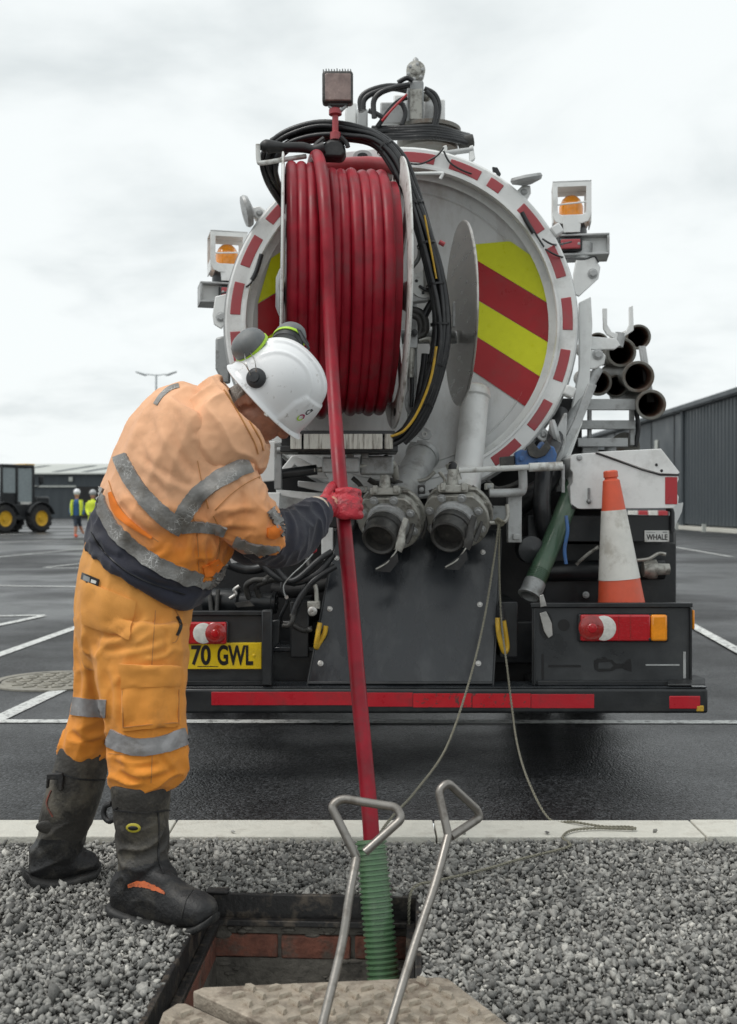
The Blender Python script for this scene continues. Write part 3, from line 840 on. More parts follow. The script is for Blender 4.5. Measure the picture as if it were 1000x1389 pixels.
# lifting keys
def key(pts, label):
    t_ = thing('lifting_key', pts[0], label, 'lifting key', 'manhole lifting keys')
    shaft = MB().tube(pts[:4], 0.0098, 14, 6); shaft.build('shaft', m_galv, t_, 60)
    hd = MB()
    path = []
    hpnts = pts[3:]
    # rounded corners
    for i, q in enumerate(hpnts):
        if 0 < i < len(hpnts) - 1:
            a_ = (hpnts[i - 1] - q); b_ = (hpnts[i + 1] - q)
            rr = min(0.022, a_.length * .45, b_.length * .45)
            s0 = q + a_.normalized() * rr; s1 = q + b_.normalized() * rr
            for k_ in range(7):
                t0 = k_ / 6
                path.append(s0.lerp(q, t0).lerp(q.lerp(s1, t0), t0))
        else:
            path.append(q)
    hd.tube(path, 0.0098, 14, 1); hd.build('handle', m_galv, t_, 60)
    foot = MB().box(pts[0] + V(0, 0, -.02), (.05, .018, .012)); foot.build('key_toe', m_galv, t_)
    return t_
key([V(-.108, 2.19, .035), P(462, 1290, 2.30), P(474, 1215, 2.36), P(484, 1163, 2.41), P(449, 1093, 2.44), P(463, 1083, 2.45), P(538, 1095, 2.44), P(546, 1110, 2.43), P(495, 1156, 2.40)],
    'steel lifting key with broad triangular handle in front of the green pipe')
key([V(.03, 2.20, .035), P(560, 1290, 2.32), P(590, 1200, 2.40), P(608, 1133, 2.47), P(595, 1072, 2.50), P(607, 1061, 2.51), P(648, 1099, 2.56), P(651, 1109, 2.56), P(612, 1135, 2.50)],
    'steel lifting key leaning right with narrow handle beside the green pipe')

# green ribbed pipe standing in the opening
gp = MB()
a, c_ = P(503, 1139, 3.10), P(521, 1335, 2.99); a_bot = a + (c_ - a) * 3.2
prof_path = []
Ltot = (a_bot - a).length; nr = int(Ltot / 0.0145)
x_, y_, d_ = frame(a_bot - a)
prof = []
for i in range(nr):
    h0 = i * 0.0145
    prof += [(h0, .0405), (h0 + .004, .0405), (h0 + .006, .0462), (h0 + .0105, .0462), (h0 + .0125, .0405)]
gp.lathe(a, a_bot - a, [(0.0, .038), (0, .0405)] + prof[1:], 28, cap=False)
gp.lathe(a, a_bot - a, [(0.0, .038), (0.2, .0375)], 28, cap=False)
go = gp.build('corrugated_pipe', m_greenr, None, 30)
tag(go, 'short green ribbed plastic pipe standing in the open manhole', 'pipe')

# round cover in the asphalt, left
rc = thing('drain_cover', (-2.06, 7.03, 0), 'round worn drain cover in the wet asphalt behind the worker', 'drain cover')
m_rc = M('worn_cast_cover', (0.27, 0.255, 0.215), 0.7, dirt=(0.17, 0.16, 0.135), ds=10, da=.7, bump=.3, bs=40)
MB().lathe((-2.06, 7.03, -.02), (0, 0, 1), [(0, .40), (.030, .40), (.030, .345)], 40, cap=False).build('surround', m_rc, rc)
MB().lathe((-2.06, 7.03, -.02), (0, 0, 1), [(0, .338), (.028, .338)], 40).build('lid', m_rc, rc)
for i in range(-4, 5):
    w_ = math.sqrt(max(0, .30 ** 2 - (i * .068) ** 2))
    for j in range(-3, 4):
        if abs(j * .09) < w_:
            MB().box((-2.06 + j * .09, 7.03 + i * .068, .011), (.07, .026, .008), Matrix.Rotation(.5 if (i + j) % 2 else -.5, 3, 'Z')).build('tread_bar', m_rc, rc)

# ============================================================ BACKGROUND
wh = thing('warehouse', (-30, 108, 0), 'long low dark grey warehouse with pale roof behind the telehandler', 'warehouse')
wm = MB(); x = -75.0
vs = []; fs = []
k = 0
while x < 8:
    vs += [(x, 105.0 - (0.06 if k % 2 else 0.0), 0), (x, 105.0 - (0.06 if k % 2 else 0.0), 4.45)]
    x += 0.45; k += 1
fs = [(2 * i, 2 * i + 2, 2 * i + 3, 2 * i + 1) for i in range(k - 1)]
MB().add(vs, fs).build('wall', m_cladding, wh, 0)
MB().bx(-75, 8, 105.1, 130, 0, 4.4).build('core', m_cladding, wh)
MB().add([(-76, 104.6, 4.42), (9, 104.6, 4.42), (9, 118, 5.85), (-76, 118, 5.85), (-76, 131, 4.4), (9, 131, 4.4), (-76, 104.6, 4.3), (9, 104.6, 4.3)], [(0, 1, 2, 3), (3, 2, 5, 4), (6, 7, 1, 0)]).build('roof', m_roof, wh, 0)
for xx in (-36.5, -31.5, -28.6):
    MB().add([(xx, 106, 4.60), (xx + .8, 106, 4.60), (xx + 2.4, 115, 5.56), (xx + 1.6, 115, 5.56)], [(0, 1, 2, 3)]).build('roof_light', m_cladding, wh, 0)
MB().bx(-28.6, -18, 104.8, 104.95, 0, 3.1).build('loading_door', m_deep, wh)
MB().bx(-36, -28.7, 104.8, 104.93, 3.05, 3.2).build('gutter_rail', m_roof, wh)
MB().bx(-29.4, -29.0, 104.75, 104.93, 3.6, 4.05).build('wall_lamp', m_roof, wh, bevel=.05)

wr = thing('warehouse', (18, 55, 0), 'tall dark ribbed warehouse on the right of the car park', 'warehouse')
WX = 16.3
vs = []; y = 36.0
prof_y = []
while y < 55.0:
    prof_y += [(y, 0), (y + .30, 0), (y + .34, -.05), (y + .46, -.05)]
    y += 0.5
for (yy, o_) in prof_y:
    vs += [(WX + o_, yy, 0.25), (WX + o_, yy, 6.1)]
MB().add(vs, [(2 * i, 2 * i + 2, 2 * i + 3, 2 * i + 1) for i in range(len(prof_y) - 1)]).build('ribbed_wall', m_cladding, wr, 0)
MB().bx(WX + .15, 40, 36, 55, 0, 6.1).build('core', m_cladding, wr)
MB().bx(WX + .02, 40, 55.25, 95, 0, 6.1).build('plain_wall', m_cladding, wr)
for i in range(8):
    MB().bx(WX - .01, WX + .018, 57 + i * 4.6, 57.06 + i * 4.6, .3, 6.05).build('panel_joint', m_deep, wr)
MB().cyl((WX - .1, 55.1, 0), (WX - .1, 55.1, 6.1), .11, n=12).build('downpipe', m_cladding, wr)
MB().prism([(WX - .25, 35.5, 6.05), (WX - .25, 35.5, 6.32), (WX + 8, 35.5, 7.6), (WX + 8, 35.5, 6.05)], (0, 60, 0)).build('roof', m_cladding, wr, 0)
MB().bx(WX - .33, WX - .26, 35.5, 95.5, 6.1, 6.34).build('gutter', m_cladding, wr, bevel=.02)
MB().bx(WX - .06, WX + .015, 60.2, 60.75, 4.35, 4.9).build('wall_lamp', m_roof, wr, bevel=.05)
MB().bx(WX - .6, WX + .12, 35, 95, 0, .16).build('plinth', m_concrete, wr)
for y_ in (48.3, 52.6):
    MB().bx(WX - 1.2, WX - 1.05, y_, y_ + .15, 0, .35).build('wheel_stop_post', m_roof, wr)

# street lamp
lp = thing('street_lamp', P(212, 687, 56) * 1, 'tall grey twin arm street lamp behind the worker', 'street lamp')
lx = (212 - 500) / F * 56
lp.location = (lx, 56, 0)
topz = H + (HV - 508) / F * 56
MB().cyl((lx, 56, 0), (lx, 56, topz), .09, .05, 12).build('pole', m_lamppost, lp)
for s_ in (-1, 1):
    MB().tube([(lx, 56, topz - .05), (lx + s_ * .35, 56, topz), (lx + s_ * .6, 56, topz + .02)], .03, 8).build('arm', m_lamppost, lp)
    MB().loft([((212 + s_ * 13, 508), (212 + s_ * 13, 510), 56, .05), ((212 + s_ * 17, 506), (212 + s_ * 17, 509.5), 56, .12), ((212 + s_ * 26, 503.5), (212 + s_ * 26, 506), 56, .12), ((212 + s_ * 28, 503.5), (212 + s_ * 28, 505), 56, .03)], 12, 3).build('lamp_head', m_lamppost, lp)
# ============================================================ TANKER TRUCK
XT = 0.153
TZ = 2.003
truck = thing('tanker_truck', (XT, 5.0, 0), 'white sewer vacuum tanker truck seen from behind with hose reel', 'truck')
YR = 4.98

# --- tank
tk = MB().lathe((XT, 5.06, TZ), (0, 1, 0), [(0, .70), (0, .792), (4.6, .792), (4.75, .70), (4.82, .4), (4.85, .0)], 72, cap=False)
tank = tk.build('tank', m_white, truck)
def dishY(r):
    return 5.085 + 0.17 * (1 - (r / .735) ** 2)
dm = MB().lathe((XT, 0, TZ), (0, 1, 0), [(dishY(.735 * i / 24), max(.735 * i / 24, 1e-5)) for i in range(25)], 72, cap=False)
dm.build('tank_end', m_dish, tank)
rg = MB().lathe((XT, 0, TZ), (0, 1, 0), [(5.10, .738), (5.0, .730), (4.985, .722), (4.975, .726), (4.972, .735), (4.972, .812), (4.980, .822), (5.030, .824), (5.034, .80)], 96, cap=False)
ring = rg.build('door_ring', m_white, truck)
rl = MB().lathe((XT, 0, TZ), (0, 1, 0), [(4.974, .722), (4.962, .724), (4.962, .735), (4.974, .738)], 96, cap=False)
rl.build('ring_lip', m_white, ring)
rb = MB().lathe((XT, 0, TZ), (0, 1, 0), [(5.040, .80), (5.040, .838), (5.062, .838), (5.062, .79)], 96, cap=False)
rb.build('body_flange', m_lgrey, truck)
# weld line on the dish
wlm = MB().lathe((XT, 0, TZ), (0, 1, 0), [(dishY(.66) - .001, .664), (dishY(.655) - .006, .657), (dishY(.65) - .001, .650)], 96, cap=False)
wlm.build('weld_seam', m_dish, tank)

def arc_plate(a0, a1, r0, r1, Y, th, n=8):
    mb = MB(); pts = []
    for i in range(n + 1):
        a = math.radians(a0 + (a1 - a0) * i / n); pts.append(V(XT + r1 * math.sin(a), Y, TZ + r1 * math.cos(a)))
    for i in range(n, -1, -1):
        a = math.radians(a0 + (a1 - a0) * i / n); pts.append(V(XT + r0 * math.sin(a), Y, TZ + r0 * math.cos(a)))
    return mb.prism(pts, (0, th, 0))
for a in (6.0, 22.5, 34.2, 51.2, 68.5, 86.8, 104.7, 123.5, 141, -64.5, -81.5, -98.5, -116, -47, -30, -13):
    w = 5.6 if a != 34.2 else 2.6
    arc_plate(a - w, a + w, .750, .798, 4.9695, .006).build('red_reflector', m_redold, ring, bevel=.004)

# --- chevron sheets on the dish
def pl(pts, x):
    for (x0, y0), (x1, y1) in zip(pts[:-1], pts[1:]):
        if x <= x1: return y0 + (y1 - y0) * (x - x0) / (x1 - x0)
    return pts[-1][1]
YS = 5.15; ss = F / YS
def sheet(top, bot, u0, u1, mat, name):
    n = 22; m = 8; vs = []; fs = []
    for i in range(n + 1):
        u = u0 + (u1 - u0) * i / n
        vt, vb = pl(top, u), pl(bot, u)
        vb = max(vb, vt + .2)
        for j in range(m + 1):
            q = P(u, vt + (vb - vt) * j / m, YS)
            r = math.hypot(q.x - XT, q.z - TZ)
            yy = dishY(min(r, .735)) - .004
            s_ = yy / YS
            vs.append((q.x * s_, yy, H + (q.z - H) * s_))
    for i in range(n):
        for j in range(m):
            a = i * (m + 1) + j; fs.append((a, a + 1, a + m + 2, a + m + 1))
    MB().add(vs, fs).build(name, mat, tank)
edgeT = [(548, 333), (637, 331), (692, 327), (727, 351), (736, 385), (744, 411)]
edgeB = [(548, 452), (640, 502), (714, 551), (733, 511), (742, 480), (745, 463)]
A_ = [(548, 292), (637, 347), (745, 413)]; B_ = [(548, 345), (640, 402), (745.5, 465)]; C_ = [(548, 398), (640, 452), (734, 511.5)]; D_ = [(548, 442), (637, 500), (714, 552)]
sheet([(548, 333), (562, 333), (637, 332), (692, 327), (727, 351), (744, 411)], [(548, 333.5), (615, 333.8), (637, 347), (745, 412)], 619, 744, m_yelref, 'chevron_sheet')
sheet(A_, B_, 619, 745, m_redref, 'chevron_sheet')
sheet([(548, 345), (640, 402.6), (745.5, 465.6)], [(548, 398), (640, 452), (734, 511.5), (745.5, 467)], 619, 745, m_yelref, 'chevron_sheet')
sheet([(548, 398.6), (640, 452.6), (734, 512)], [(548, 442), (637, 500), (714, 552), (734, 512.5)], 619, 733, m_redref, 'chevron_sheet')
# mirrored side, glimpsed left of the reel
mir = lambda l: [(1094 - u, v) for u, v in reversed(l)]
sheet(mir([(548, 333), (562, 333), (637, 332), (692, 327), (727, 351), (744, 411)]), mir([(548, 333.5), (615, 333.8), (637, 347), (745, 412)]), 350, 482, m_yelref, 'chevron_sheet')
sheet(mir(A_), mir(B_), 350, 486, m_redref, 'chevron_sheet')
sheet(mir([(548, 345), (640, 402.6), (745.5, 465.6)]), mir([(548, 398), (640, 452), (734, 511.5), (745.5, 467)]), 350, 486, m_yelref, 'chevron_sheet')
sheet(mir([(548, 398.6), (640, 452.6), (734, 512)]), mir([(548, 442), (637, 500), (714, 552), (734, 512.5)]), 361, 486, m_redref, 'chevron_sheet')

# --- door clamps on the ring
def clamp(a, s=1.0):
    a = math.radians(a); d = V(math.sin(a), 0, math.cos(a)); t_ = V(math.cos(a), 0, -math.sin(a))
    c = V(XT, 4.99, TZ) + d * .84
    cl = MB()
    cl.prism([c - t_ * .03 - d * .05, c + t_ * .03 - d * .05, c + t_ * .028 + d * .02, c + d * .045, c - t_ * .028 + d * .02], (0, .10, 0))
    o = cl.build('door_clamp', m_white, truck, bevel=.006)
    MB().lathe(c + d * .03 - t_ * .01 + V(0, -.015, 0), d * .55 - t_ * .75 + V(0, -.2, 0), [(0, .02), (.015, .068), (.03, .075), (.042, .070), (.048, .0)], 28).build('clamp_wheel', m_lgrey, o)
    bolt(o, c + d * .0 + V(0, -.001, 0), (0, -1, 0), .012)
clamp(43); clamp(-52); clamp(128); clamp(-128)
for a in (59, 112):
    a_ = math.radians(a); d = V(math.sin(a_), 0, math.cos(a_)); c = V(XT, 5.0, TZ) + d * .845
    o = MB().box(c, (.05, .07, .05), Matrix.Rotation(a_, 3, 'Y')).build('hinge_lug', m_white, truck, bevel=.008)
# eyelet plates on dish
for (u, v, rx, r) in ((567, 586, 20, .6), (612, 222, 12, .2)):
    pass
ey = MB().pp([(556, 577), (560, 573), (568, 575), (584, 584), (587, 590), (583, 596), (576, 597), (562, 590), (556, 584)], 4.93, .012).build('lifting_eye', m_lgrey, truck, bevel=.003)
MB().lathe(P(576, 589, 4.928), (0, -1, 0), [(0, .013), (.004, .013), (.004, .008), (-.004, .008)], 18, cap=False).build('eye_ring', m_steel, ey)

# --- beacon brackets
def beacon(u, v, s, Yb, flip, tilt):
    """u, v: middle of the guard's top edge"""
    k = Yb / F * s
    c = P(u, v, Yb)
    R = Matrix.Rotation(tilt, 3, 'Z')
    def q(a, z, y=0.0): return c + R @ V(a * k, y, -z * k)
    root = MB()
    # front guard frame: plate with opening
    def ringplate(outer, inner, y, th):
        mb = MB(); n = len(outer)
        vs = [q(a, z, y) for a, z in outer] + [q(a, z, y) for a, z in inner] + [q(a, z, y + th) for a, z in outer] + [q(a, z, y + th) for a, z in inner]
        fs = []
        for i in range(n):
            j = (i + 1) % n
            fs += [(i, j, n + j, n + i), (2 * n + i, 3 * n + i, 3 * n + j, 2 * n + j), (i, 2 * n + i, 2 * n + j, j), (n + i, n + j, 3 * n + j, 3 * n + i)]
        mb.add(vs, fs); return mb
    outer = [(-26, 0), (26, 0), (26, 46), (22, 55), (14, 58), (-14, 58), (-22, 55), (-26, 46)]
    inner = [(-19, 8), (19, 8), (19, 40), (18, 44), (14, 46), (-14, 46), (-18, 44), (-19, 40)]
    g = ringplate(outer, inner, 0, .006).build('beacon_guard', m_white, truck, bevel=.002)
    ringplate(outer, inner, .17, .006).build('guard_back', m_white, g, bevel=.002)
    MB().add([q(-26, 0, .0), q(26, 0, .0), q(26, 0, .176), q(-26, 0, .176), q(-26, 2, .0), q(26, 2, .0), q(26, 2, .176), q(-26, 2, .176)],
             [(0, 1, 2, 3), (7, 6, 5, 4), (0, 4, 5, 1), (2, 6, 7, 3), (1, 5, 6, 2), (0, 3, 7, 4)]).build('guard_roof', m_white, g)
    for a in (-26, 24.5):
        MB().add([q(a, 40, .006), q(a + 1.5, 40, .006), q(a + 1.5, 40, .17), q(a, 40, .17), q(a, 56, .006), q(a + 1.5, 56, .006), q(a + 1.5, 56, .17), q(a, 56, .17)],
                 [(0, 1, 2, 3), (7, 6, 5, 4), (0, 4, 5, 1), (2, 6, 7, 3), (1, 5, 6, 2), (0, 3, 7, 4)]).build('guard_side', m_white, g)
    MB().tube([q(-19, 32, .003), q(19, 29, .003)], .004, 8, 2).build('guard_bar', m_white, g)
    MB().pp([px(q(-13, 46)), px(q(13, 46)), px(q(11, 70)), px(q(-11, 70))], c.y - .004, .006).build('guard_tab', m_white, g, bevel=.002)
    base = q(0, 66, .09)
    MB().lathe(base, (0, 0, 1), [(-.02, .078), (.012, .078), (.06, .062), (.065, .058)], 28).build('beacon_base', m_black, g)
    MB().lathe(base + V(0, 0, .064), (0, 0, 1), [(0, .060), (.07, .060), (.085, .054), (.105, .045), (.122, .028), (.128, 0)], 28).build('beacon_lens', m_amber, g)
    MB().lathe(base + V(0, 0, .055), (0, 0, 1), [(0, .064), (.010, .064)], 28).build('beacon_ring', m_black, g)
    # shelf with marker lamp
    sh = MB()
    a0, a1 = (-33, 50) if not flip else (-40, 34)
    def bb(u0, u1, z0, z1, y0, y1):
        A = [q(u0, z0, y0), q(u1, z0, y0), q(u1, z1, y0), q(u0, z1, y0)]; B = [q(u0, z0, y1), q(u1, z0, y1), q(u1, z1, y1), q(u0, z1, y1)]
        return MB().add(A + B, [(0, 1, 2, 3), (7, 6, 5, 4), (0, 4, 5, 1), (1, 5, 6, 2), (2, 6, 7, 3), (3, 7, 4, 0)])
    s0 = bb(a0, a1, 72, 75, 0, .17).build('lamp_shelf', m_lgrey, truck, bevel=.003)
    bb(a0, a1, 98, 101, 0, .17).build('shelf_bottom', m_lgrey, s0, bevel=.002)
    bb(a0 + 2, a1 - 2, 75.2, 97.8, .05, .056).build('shelf_back', m_white, s0)
    e0 = a1 - 3 if not flip else a0
    bb(e0, e0 + 3, 75.2, 97.8, 0, .168).build('shelf_end', m_lgrey, s0, bevel=.002)
    mu_ = -2 if not flip else 2
    ml_ = bb(mu_ - 16, mu_ + 16, 77, 96, -.004, .045).build('marker_housing', m_black, s0, bevel=.012, seg=3)
    bb(mu_ - 13, mu_ + 13, 80, 93, -.014, -.003).build('marker_lens', m_redold, ml_, bevel=.006, seg=3)
    for a in (-11, 11):
        bolt(ml_, q(mu_ + a, 86.5, -.014), (0, -1, 0), .005)
    return g
beacon(776, 245, 1.0, 5.28, False, math.radians(-8))
beacon(311, 313, .97, 5.45, True, math.radians(14))
# right support bracket under the shelf
br = MB().pp([(782, 352), (806, 348), (815, 362), (812, 378), (786, 402), (778, 398), (778, 372)], 5.26, .02).build('beacon_bracket', m_white, truck, bevel=.004)
bolt(br, P(804, 371, 5.258), (0, -1, 0), .019, m_lgrey)
MB().cyl(P(790, 352, 5.32), P(792, 330, 5.32), .045, n=18).build('bracket_tube', m_lgrey, br)
br = MB().pp([(292, 402), (318, 396), (312, 430), (300, 446), (290, 440), (288, 428)], 5.32, .02).build('beacon_bracket', m_white, truck, bevel=.004)
bolt(br, P(300, 430, 5.318), (0, -1, 0), .019, m_lgrey)
# thin wires
for pts_ in ([(736, 324, 4.955), (752, 332, 4.955), (775, 328, 5.2)], [(740, 338, 4.955), (760, 348, 4.955), (790, 352, 5.2), (806, 348, 5.25), (812, 356, 5.25)],
             [(708, 290, 4.955), (722, 310, 4.955), (738, 335, 4.955)], [(352, 352, 4.955), (345, 375, 4.955), (336, 388, 4.955), (318, 394, 5.2), (300, 398, 5.3)],
             [(602, 200, 4.95), (592, 212, 4.95), (572, 222, 4.95), (556, 222, 4.9)], [(602, 205, 4.95), (610, 220, 4.95), (625, 230, 4.95), (640, 236, 4.95)]):
    MB().tube([P(*q_) for q_ in pts_], .0045, 8).build('wire', m_hoseblk, truck, 60)
MB().tube([P(708, 288, 4.95), P(716, 303, 4.95), P(724, 316, 4.95)], .011, 8).build('cable_sleeve', m_hoseblk, truck, 60)
MB().tube([P(355, 345, 4.95), P(348, 368, 4.95), P(342, 380, 4.95)], .011, 8).build('cable_sleeve', m_hoseblk, truck, 60)

# --- curved side plate right of the ring + arm
MB().pp([(786, 410), (802, 402), (804, 440), (800, 520), (790, 575), (772, 625), (756, 640), (756, 610), (775, 560), (786, 500)], 5.10, .03).build('side_plate', m_white, truck, bevel=.004)
MB().pp([(798, 520), (810, 522), (790, 572), (768, 618), (756, 630), (752, 622), (778, 572)], 5.00, .02).build('side_strut', m_lgrey, truck, bevel=.004)
fk = MB().pp([(818, 418), (824, 418), (824, 440), (830, 450), (840, 453), (850, 449), (854, 440), (854, 416), (859, 414), (860, 448), (845, 458), (840, 462), (824, 454), (819, 446)], 5.14, .02).build('pipe_fork', m_white, truck, bevel=.003)
MB().cyl(P(838, 470, 5.16), P(842, 452, 5.16), .026, n=16).build('fork_stem', m_lgrey, fk)
MB().pp([(800, 456), (836, 459), (842, 468), (834, 474), (800, 474)], 5.13, .03).build('fork_arm', m_white, fk, bevel=.004)
pv = MB().pp([(796, 475), (814, 474), (822, 482), (820, 494), (808, 500), (796, 500)], 5.11, .03).build('pivot_lug', m_white, truck, bevel=.005)
bolt(pv, P(811, 481, 5.108), (0, -1, 0), .020, m_lgrey)
MB().cyl(P(812, 500, 5.14), P(762, 590, 5.1), .024, n=16).build('hydraulic_ram', m_lgrey, truck)

# --- pipe rack, right
rk = MB().pbox(784, 541, 862, 556, 5.32, .03).build('pipe_rack', m_lgrey, truck, bevel=.003)
for (u0, v0, u1, v1, Y) in ((788, 570, 862, 582, 5.36), (784, 594, 852, 606, 5.34), (855, 548, 861, 604, 5.40), (798, 556, 803, 594, 5.42)):
    MB().pbox(u0, v0, u1, v1, Y, .03).build('rack_bar', m_lgrey, rk, bevel=.003)
for k_ in range(3):
    MB().cyl(P(868 + 3 * k_, 470, 5.6), P(880 + k_ * 3, 545, 5.5), .008, n=8).build('rack_rod', m_lgrey, rk)
MB().tube([P(862, 552, 5.44), P(866, 580, 5.44), P(862, 606, 5.44)], .012, 8).build('rack_cable', m_hoseblk, rk)
MB().pbox(790, 604, 812, 622, 5.38, .06).build('rack_box', m_lgrey, rk, bevel=.004)
MB().cyl(P(828, 600, 5.4), P(828, 622, 5.4), .03, n=16).build('rack_spigot', m_lgrey, rk)
MB().cyl(P(848, 606, 5.5), P(848, 606, 6.5), .075, n=20).build('rack_drum', m_pipe, rk)
MB().pbox(760, 540, 790, 640, 5.4, .3).build('dark_housing', m_deep, truck, bevel=.01)
MB().pbox(786, 610, 862, 640, 5.6, .3).build('dark_housing', m_deep, truck, bevel=.01)

def spipe(u, v, Y, rpx, label, Ln=2.2):
    r = rpx * Y / F
    p0 = P(u, v, Y); d = V(.16, 1, .13).normalized()
    t_ = thing('steel_pipe', p0, label, 'pipe', 'steel pipes in the side rack')
    MB().lathe(p0, d, [(.30, r * .78), (.0, r * .80), (-.004, r * .84), (-.004, r * .97), (.004, r), (.035, r), (.05, r * .93), (.12, r * .90), (.13, r * .86), (Ln, r * .86), (Ln, r * .78)], 32, cap=False).build('pipe_wall', m_pipe, t_, 45)
    MB().lathe(p0, d, [(.02, r * .79), (Ln, r * .74)], 32, cap=False).build('pipe_lining', m_pipein, t_)
    MB().lathe(p0 + d * (Ln - .2), d, [(0, r * .78), (.01, r * .78)], 24).build('pipe_end', m_deep, t_)
spipe(883, 549, 5.22, 20.5, 'lowest rusty mouthed steel pipe hanging outside the rack')
spipe(866, 511, 5.28, 21.5, 'steel pipe with pale flange in the middle of the rack')
spipe(843, 478, 5.45, 20, 'steel pipe right behind the white fork bracket')
spipe(866, 457, 5.75, 17, 'highest dark steel pipe at the top right of the rack')
spipe(812, 519, 5.42, 18, 'steel pipe beside the tank, leftmost of the low pair')
spipe(836, 524, 5.75, 15.5, 'shaded steel pipe set back between two others in the rack')
spipe(811, 466, 5.9, 15, 'steel pipe half hidden behind the tank side plate')

# --- chassis, underbody, wheels
MB().bx(XT - .95, XT + .80, 5.25, 9.6, .62, 1.16).build('chassis', m_deep, truck, bevel=.02)
MB().bx(XT - .92, XT + .86, 5.30, 5.34, 1.0, 1.5).build('dark_filler_plate', m_deep, truck)  # added dark plate, blocks the bright sky showing through below the tank
MB().bx(XT - 1.15, XT + 1.15, 5.10, 5.16, .40, .72).build('rear_crossplate', m_deep, truck, bevel=.01)
for x_ in (-.45, .45):
    MB().bx(XT + x_ - .04, XT + x_ + .04, 4.60, 9.5, .50, .74).build('chassis_rail', m_black, truck, bevel=.005)
MB().cyl((XT - 1.05, 6.35, .52), (XT + 1.05, 6.35, .52), .07, n=16).build('axle', m_deep, truck)
for sx in (-1, 1):
    for k_ in (0, 1):
        cx = XT + sx * (.80 + .30 * k_)
        w_ = MB().lathe((cx - .13, 6.35, .52), (1, 0, 0), [(0, .28), (0, .46), (.02, .50), (.05, .515), (.21, .515), (.24, .50), (.26, .46), (.26, .28)], 40, cap=False).build('wheel', m_tyre, truck)
        MB().lathe((cx - .10, 6.35, .52), (1, 0, 0), [(0, .285), (.2, .285)], 32).build('rim', m_grey, w_)

# --- bumper
BY = 4.45
zt, zb = P(0, 934, BY).z, P(0, 968, BY).z
xl, xr = XT - 1.262, XT + 1.262
bumper = MB().bx(xl, xr, BY, BY + .15, zb, zt).build('bumper', m_black, truck, bevel=.012, seg=3)
MB().bx(xl + .004, xr - .004, BY + .006, BY + .148, zt + .0005, zt + .006).build('bumper_tread', m_panel, bumper, bevel=.002)
m_redt = m_redworn
def tape(u0, u1, v0, v1, nm='reflective_tape', m_=None, bev=.001):
    a = P(u0, v0, BY); c = P(u1, v1, BY)
    return MB().bx(a.x, c.x, BY - .0025, BY + .004, c.z, a.z).build(nm, m_ or m_redt, bumper, bevel=bev)
m_redclean = M('red_tape', (0.46, 0.008, 0.020), 0.34, var=0.1, dirt=(0.10, 0.02, 0.02), ds=9, da=0.45, bump=0.03, coat=0.15)
tape(287, 493.6, 938.5, 956.5, m_=m_redclean); tape(494.4, 560, 939.5, 958.5, m_=m_redclean); tape(560.6, 640, 940.5, 959.5); tape(640.8, 720, 940.8, 960); tape(720.6, 806, 941.5, 960.5, m_=m_redclean)
tape(908, 950, 944, 961.5, 'side_reflector', m_redclean, .006)
a = P(945, 961, BY); MB().bx(a.x, a.x + .03, BY - .003, BY + .003, a.z - .012, a.z + .012).build('bare_corner', m_yel, bumper, bevel=.003)
MB().prism([P(906, 930, BY + .0), P(957, 930, BY + 0), P(957, 922, BY + .03), P(941, 917, BY + .10), P(906, 925, BY + .03)], (0, .004, .006)).build('corner_plate', m_black, bumper, bevel=.002)
for x_ in (-.62, .62):
    MB().bx(XT + x_ - .05, XT + x_ + .05, BY + .03, 5.1, zb - .002 + .01, zt - .02).build('bumper_arm', m_deep, truck)

# --- light boards
LY = 4.50
def board(u0, u1, v0, v1, lipsign):
    o = MB().pbox(u0, v0 + 6, u1, v1, LY, .012).build('light_board', m_board, truck, bevel=.003)
    a = P(u0 - 2, v0, LY - .02); c = P(u1 + 2, v0 + 6, LY - .02)
    MB().bx(a.x, c.x, LY - .02, LY + .014, c.z, a.z).build('board_top_flange', m_black, o, bevel=.003)
    for u in (u0 + 1, u1 - 3):
        a = P(u, v0 + 6.5, LY); c = P(u + 2.4, v1, LY)
        MB().bx(a.x, c.x, LY - .018, LY - .0005, c.z, a.z).build('board_edge_flange', m_black, o, bevel=.002)
    a = P(u0, v1 - 6, LY); c = P(u1, v1, LY)
    MB().bx(a.x + .02, c.x - .02, LY - .016, LY - .0005, c.z, a.z).build('board_foot_flange', m_black, o, bevel=.002)
    return o
rbd = board(722, 938, 818, 929, 1)
lbd = board(160, 366, 829, 929, 1)
MB().pbox(355, 828, 369, 930, LY - .05, .05).build('board_post', m_black, lbd, bevel=.005)
a = P(938, 826, LY); MB().bx(a.x + .001, a.x + .012, LY - .01, LY + .025, a.z - .085, a.z - .004).build('side_marker', m_amber, rbd, bevel=.005)

